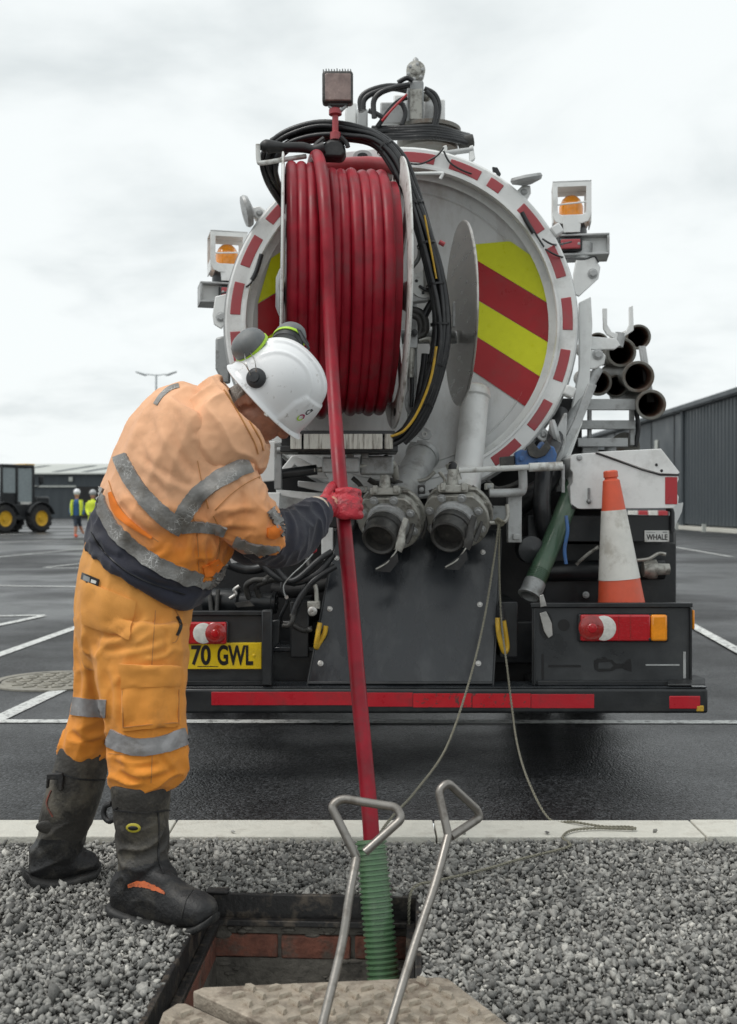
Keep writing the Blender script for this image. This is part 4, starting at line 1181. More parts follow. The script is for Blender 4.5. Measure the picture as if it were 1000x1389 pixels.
def oval(u, v, rx, ry, Y, d, n=24):
    return MB().pp([(u + rx * math.cos(2 * math.pi * i / n), v + ry * math.sin(2 * math.pi * i / n)) for i in range(n)], Y, d)
def rail_light(bd, u0, u1, v0, v1, flip, extra=True):
    """tail lamp; u0 is the end with the round red lens"""
    s_ = 1 if u1 > u0 else -1
    vm = (v0 + v1) / 2; hh = (v1 - v0) / 2
    lo, hi = min(u0, u1), max(u0, u1)
    base = MB().pbox(lo - 1.5, v0 - 1.5, hi + 1.5, v1 + 1.5, LY - .02, .02).build('tail_light', m_black, bd, bevel=.012, seg=3)
    xa = u0 + s_ * 2; xb = u1 - s_ * 23 if extra else u1
    MB().pbox(min(xa, xb), v0, max(xa, xb), v1, LY - .045, .0248).build('red_lens', m_lred, base, bevel=.008, seg=3)
    if extra:
        xc, xd = u1 - s_ * 22.4, u1
        MB().pbox(min(xc, xd), v0, max(xc, xd), v1, LY - .047, .0268).build('amber_lens', m_amber, base, bevel=.010, seg=3)
        bolt(base, P(u1 - s_ * 24.5, v1 - 3, LY - .045), (0, -1, 0), .004, m_ink, 'lens_screw')
        for k_ in range(2):
            MB().pbox(u0 + s_ * (53 + 16 * k_), v0 + .8, u0 + s_ * (53 + 16 * k_) + 1.0, v1 - .8, LY - .0462, .002).build('lens_rib', m_lred2, base)
    wc = P(u0 + s_ * 33, vm, LY - .045); k_ = LY / F
    MB().lathe(wc, (0, -1, 0), [(-.01, hh * .93 * k_), (.0008, hh * .93 * k_), (.003, hh * .8 * k_), (.0045, hh * .4 * k_), (.005, .0)], 32).build('white_lens', m_lwhite, base)
    rc_ = P(u0 + s_ * 17, vm, LY - .045)
    MB().lathe(rc_, (0, -1, 0), [(-.012, hh * .98 * k_), (.001, hh * .98 * k_), (.006, hh * .85 * k_), (.009, hh * .5 * k_), (.0095, 0)], 32).build('round_red_lens', m_lred2, base)
    MB().lathe(rc_ + V(0, -.008, 0), (0, -1, 0), [(0, hh * .38 * k_), (.004, hh * .3 * k_), (.005, 0)], 20).build('bulb_boss', m_lred, base)
    return base
rail_light(rbd, 786, 906, 834, 870, False)
rail_light(lbd, 309, 190, 844, 874, True)
# whale shaped cut-out + slots
MB().pp([(806, 896), (811, 893), (818, 894), (816, 891), (822, 891), (824, 894), (830, 895), (836, 900), (846, 900), (850, 896), (856, 893), (857, 911), (850, 909), (844, 906), (836, 907), (831, 910), (812, 911), (807, 908)], LY - .0032, .0042).build('whale_emblem', m_ink, rbd, bevel=.0008)
MB().pp([(812, 899), (828, 898), (832, 903), (828, 907), (812, 907)], LY - .0045, .003).build('emblem_inlay', m_board, rbd)
MB().pbox(744, 902, 788, 905, LY - .002, .003).build('slot', m_ink, rbd)
MB().pbox(876, 901, 922, 903, LY - .002, .003).build('slot', m_lgrey, rbd)
MB().pbox(735, 887, 738, 922, LY - .002, .003).build('slot', m_ink, rbd)
MB().pbox(927, 884, 930.5, 920, LY - .002, .003).build('slot', m_lgrey, rbd)
oval(741, 848, 9, 18, LY - .003, .004).build('cable_hole', m_ink, rbd)
MB().pp([(732, 832), (741, 829), (749, 846), (750, 862), (744, 866), (738, 856)], LY - .012, .008).build('strap_tongue', m_steel, rbd, bevel=.002)
MB().pp([(732, 808), (737, 806), (742, 822), (733, 824)], LY - .026, .006).build('strap_tongue', m_steel, rbd, bevel=.002)
oval(765, 848, 8, 8, LY - .002, .003).build('cable_hole', m_deep, rbd)

# number plate
NY = LY - .021
a = P(355, 872, NY); c = P(188, 907.5, NY)
plate = MB().bx(c.x, a.x, NY - .003, NY + .02, c.z, a.z).build('number_plate', m_plate, lbd, bevel=.002)
k_ = NY / F
text_mb('70', 27.5 * k_, P(259.5, 902.5, NY - .004), (1, 0, 0), (0, 0, 1), .001, 26.5 * k_, .03).build('plate_characters', m_ink, plate, 30)
text_mb('GWL', 27.5 * k_, P(295, 902.5, NY - .004), (1, 0, 0), (0, 0, 1), .001, 48.5 * k_, .03).build('plate_characters', m_ink, plate, 30)
text_mb('J', 27.5 * k_, P(244, 902.5, NY - .004), (1, 0, 0), (0, 0, 1), .001, 11 * k_, .03).build('plate_characters', m_ink, plate, 30)
bolt(plate, P(344.5, 889, NY - .004), (0, -1, 0), .0045, m_plate, 'plate_screw')
MB().pbox(268, 903.6, 296, 904.6, NY - .0036, .001).build('maker_line', m_ink, plate)
oval(285, 909, 17, 2.5, LY - .02, .01).build('plate_smear', m_ink, lbd)

# --- centre chute panel
pa, pb, pc, pd = P(458, 718, 4.78), P(680, 718, 4.78), P(668, 929, 4.50), P(418, 929, 4.50)
nrm = (pb - pa).cross(pd - pa).normalized()
if nrm.y < 0: nrm = -nrm
chute = MB().prism([pa, pb, pc, pd], nrm * .008).build('chute_panel', m_panel, truck, bevel=.003)
MB().prism([pb + V(.0005, 0, 0), pb + V(.0005, .25, 0), pc + V(.0005, .3, 0), pc + V(.0005, .0, 0)], (.006, 0, 0)).build('chute_side', m_black, chute)
MB().prism([pa - V(.0005, 0, 0), pa + V(-.0005, .25, 0), pd + V(-.0005, .3, 0), pd - V(.0005, .0, 0)], (-.006, 0, 0)).build('chute_side', m_black, chute)
def onpanel(u, v):
    d = P(u, v, 1) - CAM
    return CAM + d * ((pa - CAM).dot(nrm) / d.dot(nrm))
for (u, v) in ((447.5, 826), (435, 900), (651, 820), (649, 900), (655, 749), (457, 757)):
    bolt(chute, onpanel(u, v) - nrm * .001, -nrm, .009, m_steel)
MB().prism([onpanel(418, 925) - nrm * .001, onpanel(668, 925) - nrm * .001, onpanel(668, 929) - nrm * .001, onpanel(418, 929) - nrm * .001], -nrm * .012).build('chute_foot', m_black, chute, bevel=.003)
# yellow grab hooks at the sides of the panel
for (u0, v0, u1, v1, u2, v2) in ((675, 838, 677, 862, 684, 884), (434, 845, 431, 862, 429, 878)):
    hk = MB().tube([P(u0, v0, 4.56), P(u1, v1, 4.55), P(u2, v2, 4.56), P(u2 + 4, v2 - 6, 4.57), P(u1 + 9, v1 - 2, 4.57), P(u0 + 8, v0 + 4, 4.57)], .011, 10)
    hk.build('grab_hook', m_yel, truck, 60)
MB().cyl(P(679, 822, 4.57), P(681, 840, 4.57), .014, n=12).build('hook_sleeve', m_black, truck)
MB().bx(XT - .95, XT + 1.1, 4.95, 5.0, .42, .62).build('lower_crossmember', m_black, truck, bevel=.01)
MB().pbox(366, 878, 430, 884, 4.62, .2).build('step_ledge', m_panel, truck, bevel=.004)
MB().pbox(366, 884.2, 430, 928, 4.64, .02).build('step_riser', m_black, truck)
br_ = MB().pp([(366, 842), (380, 840), (379, 872), (372, 880), (366, 878)], 4.58, .02).build('bracket_hook', m_black, truck, bevel=.006)

# --- left engine bay clutter
MB().bx(XT - 1.1, XT + 1.0, 5.02, 5.05, .55, 1.22).build('bay_filler_plate', m_deep, truck)  # added dark plate that stops the view through behind the clutter
pump = MB().lathe(P(375, 818, 4.72), (-1, .1, .02), [(0, .035), (0, .048), (.015, .05), (.02, .044), (.16, .044), (.17, .06), (.32, .06)], 24).build('hydraulic_pump', m_black, truck)
for i in range(6):
    a_ = i * math.pi / 3
    bolt(pump, P(375, 818, 4.72) + V(.003, .035 * math.cos(a_), .035 * math.sin(a_)), (1, -.1, 0), .005, m_black)
MB().pbox(330, 805, 350, 832, 4.74, .1).build('pump_block', m_black, truck, bevel=.006)
CL = [([(338, 812, 4.70), (334, 795, 4.68), (345, 787, 4.66), (360, 786, 4.66), (372, 776, 4.7)], .013, m_castb), ([(352, 810, 4.70), (348, 796, 4.68), (358, 790, 4.66), (375, 786, 4.68), (400, 792, 4.74)], .013, m_castb),
      ([(352, 760, 4.62), (372, 780, 4.60), (400, 790, 4.58), (430, 778, 4.58), (452, 752, 4.62)], .016, m_hoseblk), ([(360, 745, 4.60), (385, 782, 4.57), (402, 786, 4.56), (432, 760, 4.58), (450, 748, 4.6)], .013, m_hoseblk),
      ([(455, 768, 4.6), (425, 788, 4.57), (405, 815, 4.56), (398, 835, 4.56)], .014, m_hoseblk), ([(383, 790, 4.56), (382, 800, 4.56), (390, 815, 4.57), (380, 840, 4.6), (390, 850, 4.62)], .008, m_hoseblk),
      ([(398, 834, 4.555), (397, 842, 4.55), (392, 848, 4.55), (386, 849, 4.55)], .011, m_castb), ([(325, 795, 4.64), (318, 800, 4.64), (320, 806, 4.64), (312, 812, 4.64)], .009, m_steel),
      ([(368, 800, 4.8), (400, 802, 4.8), (455, 790, 4.8)], .03, m_deep), ([(398, 848, 4.6), (412, 855, 4.6), (424, 852, 4.6)], .012, m_castb), ([(300, 760, 4.7), (330, 772, 4.7), (360, 768, 4.7), (400, 740, 4.7)], .022, m_hoseblk),
      ([(285, 790, 4.66), (292, 770, 4.66), (310, 768, 4.66)], .010, m_castb), ([(284, 800, 4.68), (287, 830, 4.66)], .010, m_castb), ([(296, 800, 4.68), (294, 830, 4.66)], .010, m_castb),
      ([(420, 730, 4.66), (416, 745, 4.64), (420, 768, 4.6)], .012, m_castb)]
for pts_, r_, m_ in CL:
    MB().tube([P(*q_) for q_ in pts_], r_, 10).build('bay_hose', m_, truck, 60)
for (u, v, r_) in ((397, 835, .016), (386, 849, .015), (420, 854, .016), (360, 787, .017)):
    MB().sph(P(u, v, 4.56), r_ * .8, 12, 8).build('hose_fitting', m_castb, truck)
MB().pp([(318, 818, ), (338, 815), (345, 822), (322, 824)], 4.62, .01).build('bay_tab', m_castb, truck)
MB().pp([(312, 758), (324, 756), (329, 762), (314, 764)], 4.6, .01).build('bay_tab', m_lgrey, truck)
vb_ = MB().pbox(417, 816, 434, 826, 4.55, .05).build('bleed_valve', m_cast, truck, bevel=.003)
MB().lathe(P(424, 829, 4.55), (0, -1, 0), [(-.02, .02), (.012, .02), (.016, .014), (.016, .005), (.01, .0)], 20).build('valve_knob', m_steel, vb_)
MB().tube([P(430, 816, 4.57), P(429, 800, 4.57), P(427, 793, 4.57)], .010, 10).build('valve_stem', m_cast, vb_)
MB().tube([P(440, 705, 4.5), P(428, 745, 4.5), P(412, 765, 4.5), P(396, 780, 4.5), P(385, 795, 4.5), P(388, 812, 4.5)], .003, 6).build('bare_cable', m_grey, truck)
MB().lathe(P(389, 810, 4.49), (0, -1, 0), [(0, .008), (.006, .008)], 12).build('cable_ferrule', m_steel, truck)
# --- outlet valves
def valve(fu, fv, Y, dark, nm):
    d = V(-.30, -.80, -.52).normalized()
    c = P(fu, fv, Y)
    x, y, _ = frame(d)
    R_ = .146
    def octo(cc, r, th, cutbottom=False):
        n = 28; poly = []
        for i in range(n):
            a = 2 * math.pi * i / n
            q_ = x * math.cos(a) * r + y * math.sin(a) * r
            up = q_.dot(y)
            if up > r * .80: q_ -= y * (up - r * .80)
            poly.append(cc + q_)
        return MB().prism(poly, -d * th)
    mcol = m_cast
    bodyv = octo(c, R_, .022).build('outlet_valve', mcol, truck, bevel=.004)
    octo(c - d * .026, R_ * .93, .03).build('gate_housing', m_cast, bodyv, bevel=.004)
    octo(c - d * .060, R_ * 1.02, .020).build('back_flange', mcol, bodyv, bevel=.004)
    MB().lathe(c - d * .081, -d, [(0, .10), (.05, .085), (.10, .075)], 28).build('valve_neck', mcol, bodyv)
    for i in range(8):
        a = 2 * math.pi * (i + .5) / 8
        q_ = x * math.cos(a) * R_ * .80 + y * math.sin(a) * R_ * .80
        if q_.dot(y) > R_ * .76: q_ -= y * (q_.dot(y) - R_ * .70)
        bolt(bodyv, c + q_ + d * .002, d, .0145, m_lgrey)
        bolt(bodyv, c - d * .055 + q_ * 1.12, d, .0115, mcol)
    # collar and mouth
    MB().lathe(c, d, [(-.002, .094), (.012, .094), (.016, .088), (.040, .087), (.042, .080)], 36).build('mouth_collar', m_lgrey, bodyv)
    mm_ = m_castb
    mouth = MB().lathe(c + d * .0405, d, [(0, .080), (.05, .079), (.055, .076), (.10, .075), (.104, .068), (.096, .060), (.05, .058), (.048, 0)], 36).build('mouth_cap', mm_, bodyv)
    MB().lathe(c + d * .06, d, [(0, .0835), (.012, .086), (.024, .0835)], 36, cap=False).build('cap_band', m_castb, mouth)
    # cam lever on the cap, right-hand side, with wire
    s_ = (x if x.x > 0 else -x)
    lp_ = c + d * .07 + s_ * .072 - y * .02 * (1 if y.z > 0 else -1)
    lev = MB().loft([(px(lp_ + V(.012, 0, .075)), px(lp_ + V(.036, 0, .065)), lp_.y - .05, .005), (px(lp_ + V(-.006, 0, .02)), px(lp_ + V(.022, 0, .015)), lp_.y - .055, .006), (px(lp_ + V(-.02, 0, -.03)), px(lp_ + V(.020, 0, -.035)), lp_.y - .06, .010), (px(lp_ + V(-.022, 0, -.06)), px(lp_ + V(.004, 0, -.075)), lp_.y - .06, .008)], 12, 4)
    lev.build('cam_lever', m_castb if dark else m_cast, mouth)
    lev = MB().loft([(px(lp_ + V(.05, 0, .05)), px(lp_ + V(.062, 0, .045)), lp_.y - .03, .005), (px(lp_ + V(.028, 0, 0)), px(lp_ + V(.05, 0, -.005)), lp_.y - .035, .006), (px(lp_ + V(.012, 0, -.03)), px(lp_ + V(.034, 0, -.04)), lp_.y - .04, .006)], 12, 4)
    lev.build('cam_lever', m_castb, mouth)
    e0 = lp_ + V(-.01, -.06, -.05)
    MB().tube([e0, e0 + V(-.02, -.01, -.03), e0 + V(-.05, -.02, -.065), e0 + V(-.095, -.03, -.09)], .0035, 8).build('lever_wire', m_cast, mouth)
    MB().pp([px(e0 + V(-.005, 0, -.025)), px(e0 + V(-.095, 0, -.088)), px(e0 + V(-.10, 0, -.100)), px(e0 + V(-.035, 0, -.105)), px(e0 + V(.0, 0, -.06))], e0.y - .02, .004).build('rubber_flap', m_rubber, mouth)
    # yoke on top
    tp = c - d * .02 + y * (R_ * .8 if y.z > 0 else -R_ * .8)
    yk = MB().box(tp + V(0, .01, .022), (.13, .05, .035)).build('yoke', mcol, bodyv, bevel=.006)
    for sx in (-.042, .046):
        MB().box(tp + V(sx, -.012, .03), (.022, .026, .034)).build('yoke_lug', mcol, yk, bevel=.004)
    st = MB().cyl(tp + V(.0, .01, .035), tp + V(.0, .01, .105), .026, .020, 18).build('yoke_stem', mcol, bodyv)
    MB().lathe(tp + V(0, .01, .104), (0, 0, 1), [(0, .019), (.02, .020), (.032, .014), (.036, 0)], 18).build('stem_cap', m_ink, st)
    return c, d
cL, dL = valve(527, 708, 4.60, False, 'l')
cR, dR = valve(618, 705, 4.58, True, 'r')
# valve elbows back into the tank
el = MB().tube([cL - dL * .14, P(553, 655, 4.86), P(566, 632, 4.98), P(573, 618, 5.05)], .072, 28, 8).build('outlet_pipe', m_lgrey, truck, 60)
MB().lathe(P(572, 620, 5.03), (P(573, 618, 5.05) - P(566, 632, 4.98)), [(0, .073), (.012, .082), (.02, .082), (.035, .05), (.04, 0)], 28).build('pipe_collar', m_lgrey, el)
el = MB().tube([cR - dR * .14, P(633, 650, 4.90), P(637, 620, 4.98), P(641, 580, 5.04), P(645, 536, 5.09)], [.072, .068, .066, .066, .066], 30, 8).build('outlet_pipe', m_white, truck, 60)
MB().lathe(P(644.5, 541, 5.085), P(645, 530, 5.095) - P(641, 580, 5.04), [(0, .067), (.008, .074), (.02, .074), (.05, .066), (.066, .045), (.074, .0)], 30).build('pipe_cap', m_white, el)
MB().pp([(560, 660), (580, 655), (606, 650), (600, 660), (572, 666), (560, 668)], 5.02, .02).build('gusset', m_dish, truck)

# small pipework round the valves
for pts_, r_, m_, Y_ in (([(478, 648), (490, 660), (494, 676), (488, 694)], .011, m_castb, 4.70), ([(548, 642), (562, 652), (578, 650), (590, 640)], .009, m_cast, 4.80), ([(584, 664), (590, 680), (584, 698)], .010, m_castb, 4.66),
                          ([(500, 650), (512, 656), (530, 652), (548, 658)], .013, m_castb, 4.74), ([(660, 650), (672, 662), (690, 660), (712, 650)], .010, m_castb, 4.76), ([(470, 690), (480, 706), (476, 722)], .012, m_hoseblk, 4.68),
                          ([(596, 640), (604, 652), (600, 664)], .008, m_cast, 4.62), ([(640, 660), (656, 672), (668, 690)], .009, m_castb, 4.64), ([(574, 690), (578, 712), (572, 730)], .008, m_castb, 4.62)):
    MB().tube([P(u, v, Y_) for u, v in pts_], r_, 10).build('valve_pipe', m_, truck, 60)
for (u, v, w_, h_, Y_, m_) in ((492, 664, 14, 9, 4.66, m_cast), (572, 664, 10, 12, 4.68, m_castb), (590, 690, 8, 16, 4.62, m_cast), (664, 660, 12, 9, 4.66, m_cast), (545, 668, 12, 8, 4.70, m_lgrey), (480, 700, 12, 18, 4.70, m_lgrey)):
    bk2 = MB().pbox(u - w_ / 2, v - h_ / 2, u + w_ / 2, v + h_ / 2, Y_, .03).build('valve_bracket', m_, truck, bevel=.004)
    bolt(bk2, P(u, v, Y_ - .001), (0, -1, 0), .008, m_lgrey)
# levers
lv = MB().tube([P(382, 643, 4.52), P(430, 637, 4.53)], .022, 14, 2).build('gate_lever', m_black, truck, 60)
MB().tube([P(425, 638, 4.525), P(470, 634, 4.54), P(520, 629, 4.56)], .011, 12, 3).build('lever_rod', m_cast, lv, 60)
MB().sph(P(427, 637.5, 4.525), .018, 12, 8).build('lever_joint', m_cast, lv)
MB().tube([P(514, 630, 4.56), P(528, 629, 4.58), P(534, 636, 4.60), P(538, 650, 4.62)], [.018, .024, .022, .012], 12).build('lever_elbow', m_cast, lv, 60)
MB().sph(P(524, 623, 4.58), .020, 12, 8).build('lever_boss', m_castb, lv)
lv = MB().cyl(P(622, 638, 4.55), P(762, 632, 4.56), .0125, n=14).build('gate_lever', m_whited, truck)
MB().cyl(P(718, 634, 4.555), P(763, 632, 4.56), .019, n=14).build('lever_grip', m_whited, lv)
MB().tube([P(664, 669, 4.62), P(700, 668, 4.62), P(709, 664, 4.62), P(709, 638, 4.62)], .019, 14, 6).build('valve_rail', m_lgrey, truck, 60)
MB().cyl(P(612, 628, 4.56), P(620, 652, 4.56), .026, .022, 16).build('lever_clevis', m_cast, truck)
# grey post
pst = MB().pbox(689, 672, 708, 736, 4.66, .06).build('support_post', m_lgrey, truck, bevel=.004)
MB().pbox(696, 724, 705, 732, 4.645, .02).build('post_tab', m_lgrey, pst, bevel=.003)
MB().pbox(664, 686, 690, 706, 4.68, .04).build('cross_plate', m_grey, truck, bevel=.004)
MB().tube([P(664, 709, 4.55), P(672, 709, 4.55), P(684, 708, 4.55), P(689, 700, 4.55), P(688, 684, 4.55)], .0085, 10).build('rope_hook', m_cast, truck, 60)

# --- blue clamp
bc = MB().pp([(699, 614), (708, 609), (714, 612), (722, 604), (730, 606), (735, 598), (742, 603), (752, 606), (756, 616), (754, 630), (742, 632), (728, 627), (716, 634), (700, 632)], 4.66, .06).build('blue_clamp', m_blue, truck, bevel=.006)
MB().pp([(678, 620), (698, 618), (699, 633), (679, 635)], 4.67, .03).build('clamp_plate', m_castb, bc, bevel=.004)
MB().pp([(714, 606), (724, 600), (732, 610), (742, 598), (748, 607), (740, 618), (728, 622), (718, 618)], 4.64, .018).build('rusty_catch', m_castb, bc, bevel=.003)
bolt(bc, P(707, 622, 4.655), (0, -1, 0), .010, m_blue)
MB().pp([(742, 612), (766, 560), (770, 560), (768, 600), (758, 640), (746, 640)], 4.95, .03).build('hinge_arm', m_lgrey, truck, bevel=.005)
MB().tube([P(760, 560, 5.1), P(752, 600, 4.95), P(740, 630, 4.85), P(735, 690, 4.8), P(745, 740, 4.85)], .04, 14).build('drain_hose', m_hoseblk, truck, 60)
MB().tube([P(700, 690, 4.95), P(720, 672, 4.9), P(738, 660, 4.9), P(748, 640, 4.95)], .05, 14).build('drain_hose', m_hoseblk, truck, 60)
MB().cyl(P(764, 630, 4.8), P(764, 668, 4.8), .008, n=8).build('pull_rod', m_lgrey, truck)
MB().tube([P(768, 700, 4.7), P(770, 720, 4.68), P(766, 745, 4.68), P(768, 765, 4.68)], .008, 8).build('blue_cord', m_blue, truck)
MB().pbox(640, 700, 740, 938, 4.98, .03).build('bay_filler_plate', m_deep, truck)  # added dark plate, closes a gap where daylight showed under the truck
MB().lathe(P(716, 745, 4.75), (.2, -1, 0), [(0, .06), (.05, .06), (.06, .04), (.07, 0)], 24).build('blank_cap', m_black, truck)

# --- white locker with lid
lk = MB().pp([(774, 621), (779, 616), (806, 614), (896, 643.5), (920, 644), (921, 650), (919, 655), (918, 668), (921, 674), (920, 684), (914, 689.5), (787, 690.5), (777, 688), (774, 682), (773.5, 660), (777, 655), (777, 641), (773.5, 636)], 4.80, .35).build('side_locker', m_white, truck, bevel=.003)
MB().pp([(809, 613), (897, 608.5), (922.5, 641), (920, 643.3), (896, 642.6), (872, 636)], 4.79, .36).build('locker_lid', m_white, lk, bevel=.003)
MB().pp([(896, 643.5), (872, 637), (809, 614), (808, 615.5), (872, 638.4), (896, 645.2), (921, 645.5), (921, 643.5)], 4.796, .02).build('lid_gap', m_ink, lk)
MB().pbox(902.5, 647, 919, 684, 4.797, .005).build('locker_reflector', m_redref, lk, bevel=.002)
hl = MB().cyl(P(799, 662, 4.785), P(799, 680, 4.785), .006, n=10).build('locker_latch', m_grey, lk)
MB().sph(P(799, 680, 4.788), .012, 12, 8).build('latch_knob', m_grey, hl)
bolt(lk, P(786, 621, 4.798), (0, -1, 0), .010, m_lgrey)
for (u, v) in ((890.5, 630.5), (897.5, 638.5)):
    bolt(lk, P(u, v, 4.79), (0, -1, 0), .005, m_ink)
MB().pp([(776, 684), (783, 689), (776, 690)], 4.797, .006).build('chipped_corner', m_ink, lk)
# mudguard and sign bar
mg = MB().bx(P(722, 0, 5.1).x, P(917, 0, 5.1).x, 5.02, 6.9, P(0, 900, 5.1).z, P(0, 699, 5.1).z)
mgo = mg.build('mudguard', m_rubber, truck, bevel=.09, seg=6)
MB().pbox(716, 699, 914, 735, 4.86, .03).build('guard_bar', m_black, truck, bevel=.004)
MB().tube([P(904, 690, 4.85), P(911, 692, 4.85), P(912, 705, 4.85), P(912, 722, 4.85)], .011, 10, 3).build('guard_bracket', m_black, truck)
sg = MB().pbox(874.5, 719.5, 908, 735, 4.853, .005).build('name_sign', m_whited, truck, bevel=.001)
k_ = 4.852 / F
text_mb('WHALE', 7.6 * k_, P(877, 732.3, 4.852), (1, 0, 0), (0, 0, 1), .0008, 28.5 * k_, .02).build('sign_lettering', m_ink, sg, 30)
MB().pbox(877, 722, 889, 722.7, 4.8525, .001).build('sign_small_print', m_grey, sg)
MB().pbox(899, 721.2, 905, 722.6, 4.8525, .001).build('sign_small_print', m_grey, sg)
MB().pp([(908, 684), (927, 682), (925, 694), (915, 716), (908, 718)], 5.6, .02).build('side_skirt', m_white, truck)
# things inside the right bay
MB().cyl(P(738, 775, 4.98), P(900, 772, 4.98), .048, n=20).build('cross_tube', m_black, truck)
ck = MB().lathe(P(872, 772, 4.9), (1, 0, 0), [(0, .035), (.03, .045), (.06, .045), (.065, .028), (.12, .026)], 20).build('drain_cock', m_cast, truck)
MB().tube([P(864, 760, 4.86), P(880, 758, 4.85), P(893, 751, 4.85), P(903, 752, 4.85)], .008, 8).build('cock_lever', m_cast, ck)
MB().tube([P(782, 766, 4.88), P(790, 758, 4.87), P(800, 750, 4.87), P(812, 742, 4.87)], .008, 8).build('cock_lever', m_cast, ck)
MB().pbox(730, 738, 916, 930, 5.0, .02).build('guard_face', m_black, truck)
bolt(truck, P(795, 807, 4.98), (0, -1, 0), .012, m_lgrey)

# --- top gear on the tank
TY = 5.45
tb = MB().lathe(P(580, 206, TY), (0, 0, 1), [(0, .155), (.09, .155), (.09, .17), (.11, .17), (.11, .13)], 40).build('turret_base', m_pipe, truck)
tw = MB().pbox(553, 108, 575, 168, TY - .12, .16).build('turret_head', m_grey, truck, bevel=.012)
MB().pbox(556, 120, 573, 162, TY - .128, .01).build('head_face', m_cast, tw, bevel=.004)
MB().lathe(P(564, 97, TY - .05), (0, -1, 0), [(-.05, .046), (.02, .048), (.024, .030), (.03, .030), (.034, .020), (.034, 0)], 24).build('head_rotor', m_cast, tw)
for i in range(6):
    a_ = i * math.pi / 3 + .3
    bolt(tw, P(564, 97, TY - .083) + V(.038 * math.cos(a_), 0, .038 * math.sin(a_)), (0, -1, 0), .007, m_lgrey)
MB().lathe(P(564, 86, TY - .05), (0, 0, 1), [(0, .018), (.02, .014), (.03, .006), (.032, 0)], 12).build('head_nipple', m_lgrey, tw)
for (u0, v0, u1, v1, Y, m_) in ((590, 134, 604, 172, TY, m_white), (575, 128, 590, 172, TY + .08, m_lgrey), (516, 138, 550, 168, TY + .05, m_lgrey), (468, 139, 484, 172, TY + .1, m_white), (484, 147, 499, 172, TY + .05, m_lgrey), (534, 128, 552, 165, TY + .1, m_white)):
    MB().pbox(u0, v0, u1, v1, Y, .12).build('turret_box', m_, tb, bevel=.008)
MB().sph(P(578, 131, TY - .02), .026, 14, 10).build('turret_fitting', m_cast, tb)
for i, pts_ in enumerate(([(490, 152), (489, 135), (500, 124), (525, 117), (552, 118)], [(493, 150), (494, 136), (505, 127), (530, 120), (552, 123)], [(508, 160), (507, 138), (516, 126), (535, 119), (556, 115)], [(540, 112), (552, 106), (560, 110)],
                          [(576, 120), (590, 128), (596, 145), (592, 172)], [(578, 124), (588, 134), (592, 150), (588, 172)], [(512, 172), (528, 150), (540, 138), (552, 132)], [(545, 170), (550, 155), (546, 142), (538, 138)], [(500, 150), (512, 155), (520, 160)])):
    MB().tube([P(u, v, TY - .14 - .015 * (i % 3)) for u, v in pts_], .014 if i < 3 else .012, 10).build('turret_hose', m_hoseblk, tb, 60)
MB().tube([P(518, 164, TY - .2), P(534, 146, TY - .2), P(552, 128, TY - .2)], .006, 8).build('red_wire', m_redref, tb)
for i in range(5):
    v = 172 + i * 3.4
    MB().tube([P(505 - i * 2, v + 2, TY - .1 - .02 * (i % 2)), P(550, v + 1, TY - .16), P(590, v, TY - .18), P(620 + i * 3, v + 8, TY - .12), P(636, v + 12, TY - .02)], .013, 10).build('turret_hose', m_hoseblk, tb, 60)
MB().cyl(P(622, 194, TY - .1), P(642, 190, TY - .1), .03, n=16).build('hose_coupling', m_castb, tb)
for u in (604, 640):
    MB().pp([(u - 3, 198), (u + 2, 196), (u + 5, 215), (u - 3, 220)], 5.05, .03).build('top_lug', m_white, truck, bevel=.004)
MB().cyl(P(604, 208, 5.06), P(642, 203, 5.06), .013, n=12).build('top_rail', m_lgrey, truck)
MB().pp([(668, 226), (675, 227), (680, 236), (677, 240), (673, 233), (669, 232)], 5.0, .02).build('top_catch', m_black, truck, bevel=.002)

# --- boom over the reel with work lamp
bm_ = MB().tube([P(438, 226, 4.72), P(500, 222, 4.74), P(540, 228, 4.76)], .032, 16, 3).build('reel_boom', m_redold, truck, 60)
MB().pp([(436, 208), (520, 200), (548, 212), (548, 222), (436, 222)], 4.80, .05).build('boom_plate', m_white, truck, bevel=.006)
oval(492, 211, 13, 8, 4.79, .012).build('boom_eye', m_lgrey, truck, bevel=.002)
oval(492, 211, 7, 4, 4.787, .006).build('boom_eye_hole', m_ink, truck)
WY = 4.40
lb_ = MB().pbox(437, 95, 479, 139, WY, .055).build('work_lamp', m_castb, truck, bevel=.012, seg=3)
MB().pbox(441, 99, 476, 136, WY - .006, .01).build('lamp_glass', m_lampface, lb_, bevel=.006, seg=3)
for i in range(11):
    u = 438 + i * 3.7
    MB().pp([(u, 100), (u, 94 - (i % 3) * .8), (u + 1.6, 94 - (i % 2)), (u + 2.2, 100)], WY + .008 + .001 * (i % 2), .05).build('cooling_fin', m_grey, lb_)
for i in range(5):
    for j in range(3):
        pass
MB().pbox(445, 138, 472, 143, WY + .01, .03).build('lamp_foot', m_castb, lb_, bevel=.003)
MB().pp([(445, 143), (451, 150), (464, 150), (471, 143), (468, 143), (462, 147), (453, 147), (448, 143)], WY + .012, .02).build('lamp_yoke', m_lgrey, lb_, bevel=.002)
st = MB().lathe(P(455, 190, WY + .03), (0, 0, 1), [(0, .022), (.03, .022), (.035, .013), (.10, .013), (.105, .027), (.125, .027), (.13, .02)], 16).build('lamp_stem', m_redold, lb_)
bk = MB().pp([(432, 197), (448, 188), (466, 190), (470, 206), (464, 214), (440, 213), (432, 208)], WY, .08).build('lamp_bracket', m_rubber, truck, bevel=.012)
MB().tube([P(440, 188, WY), P(430, 196, WY), P(424, 206, WY)], .012, 8).build('bracket_rib', m_rubber, bk)
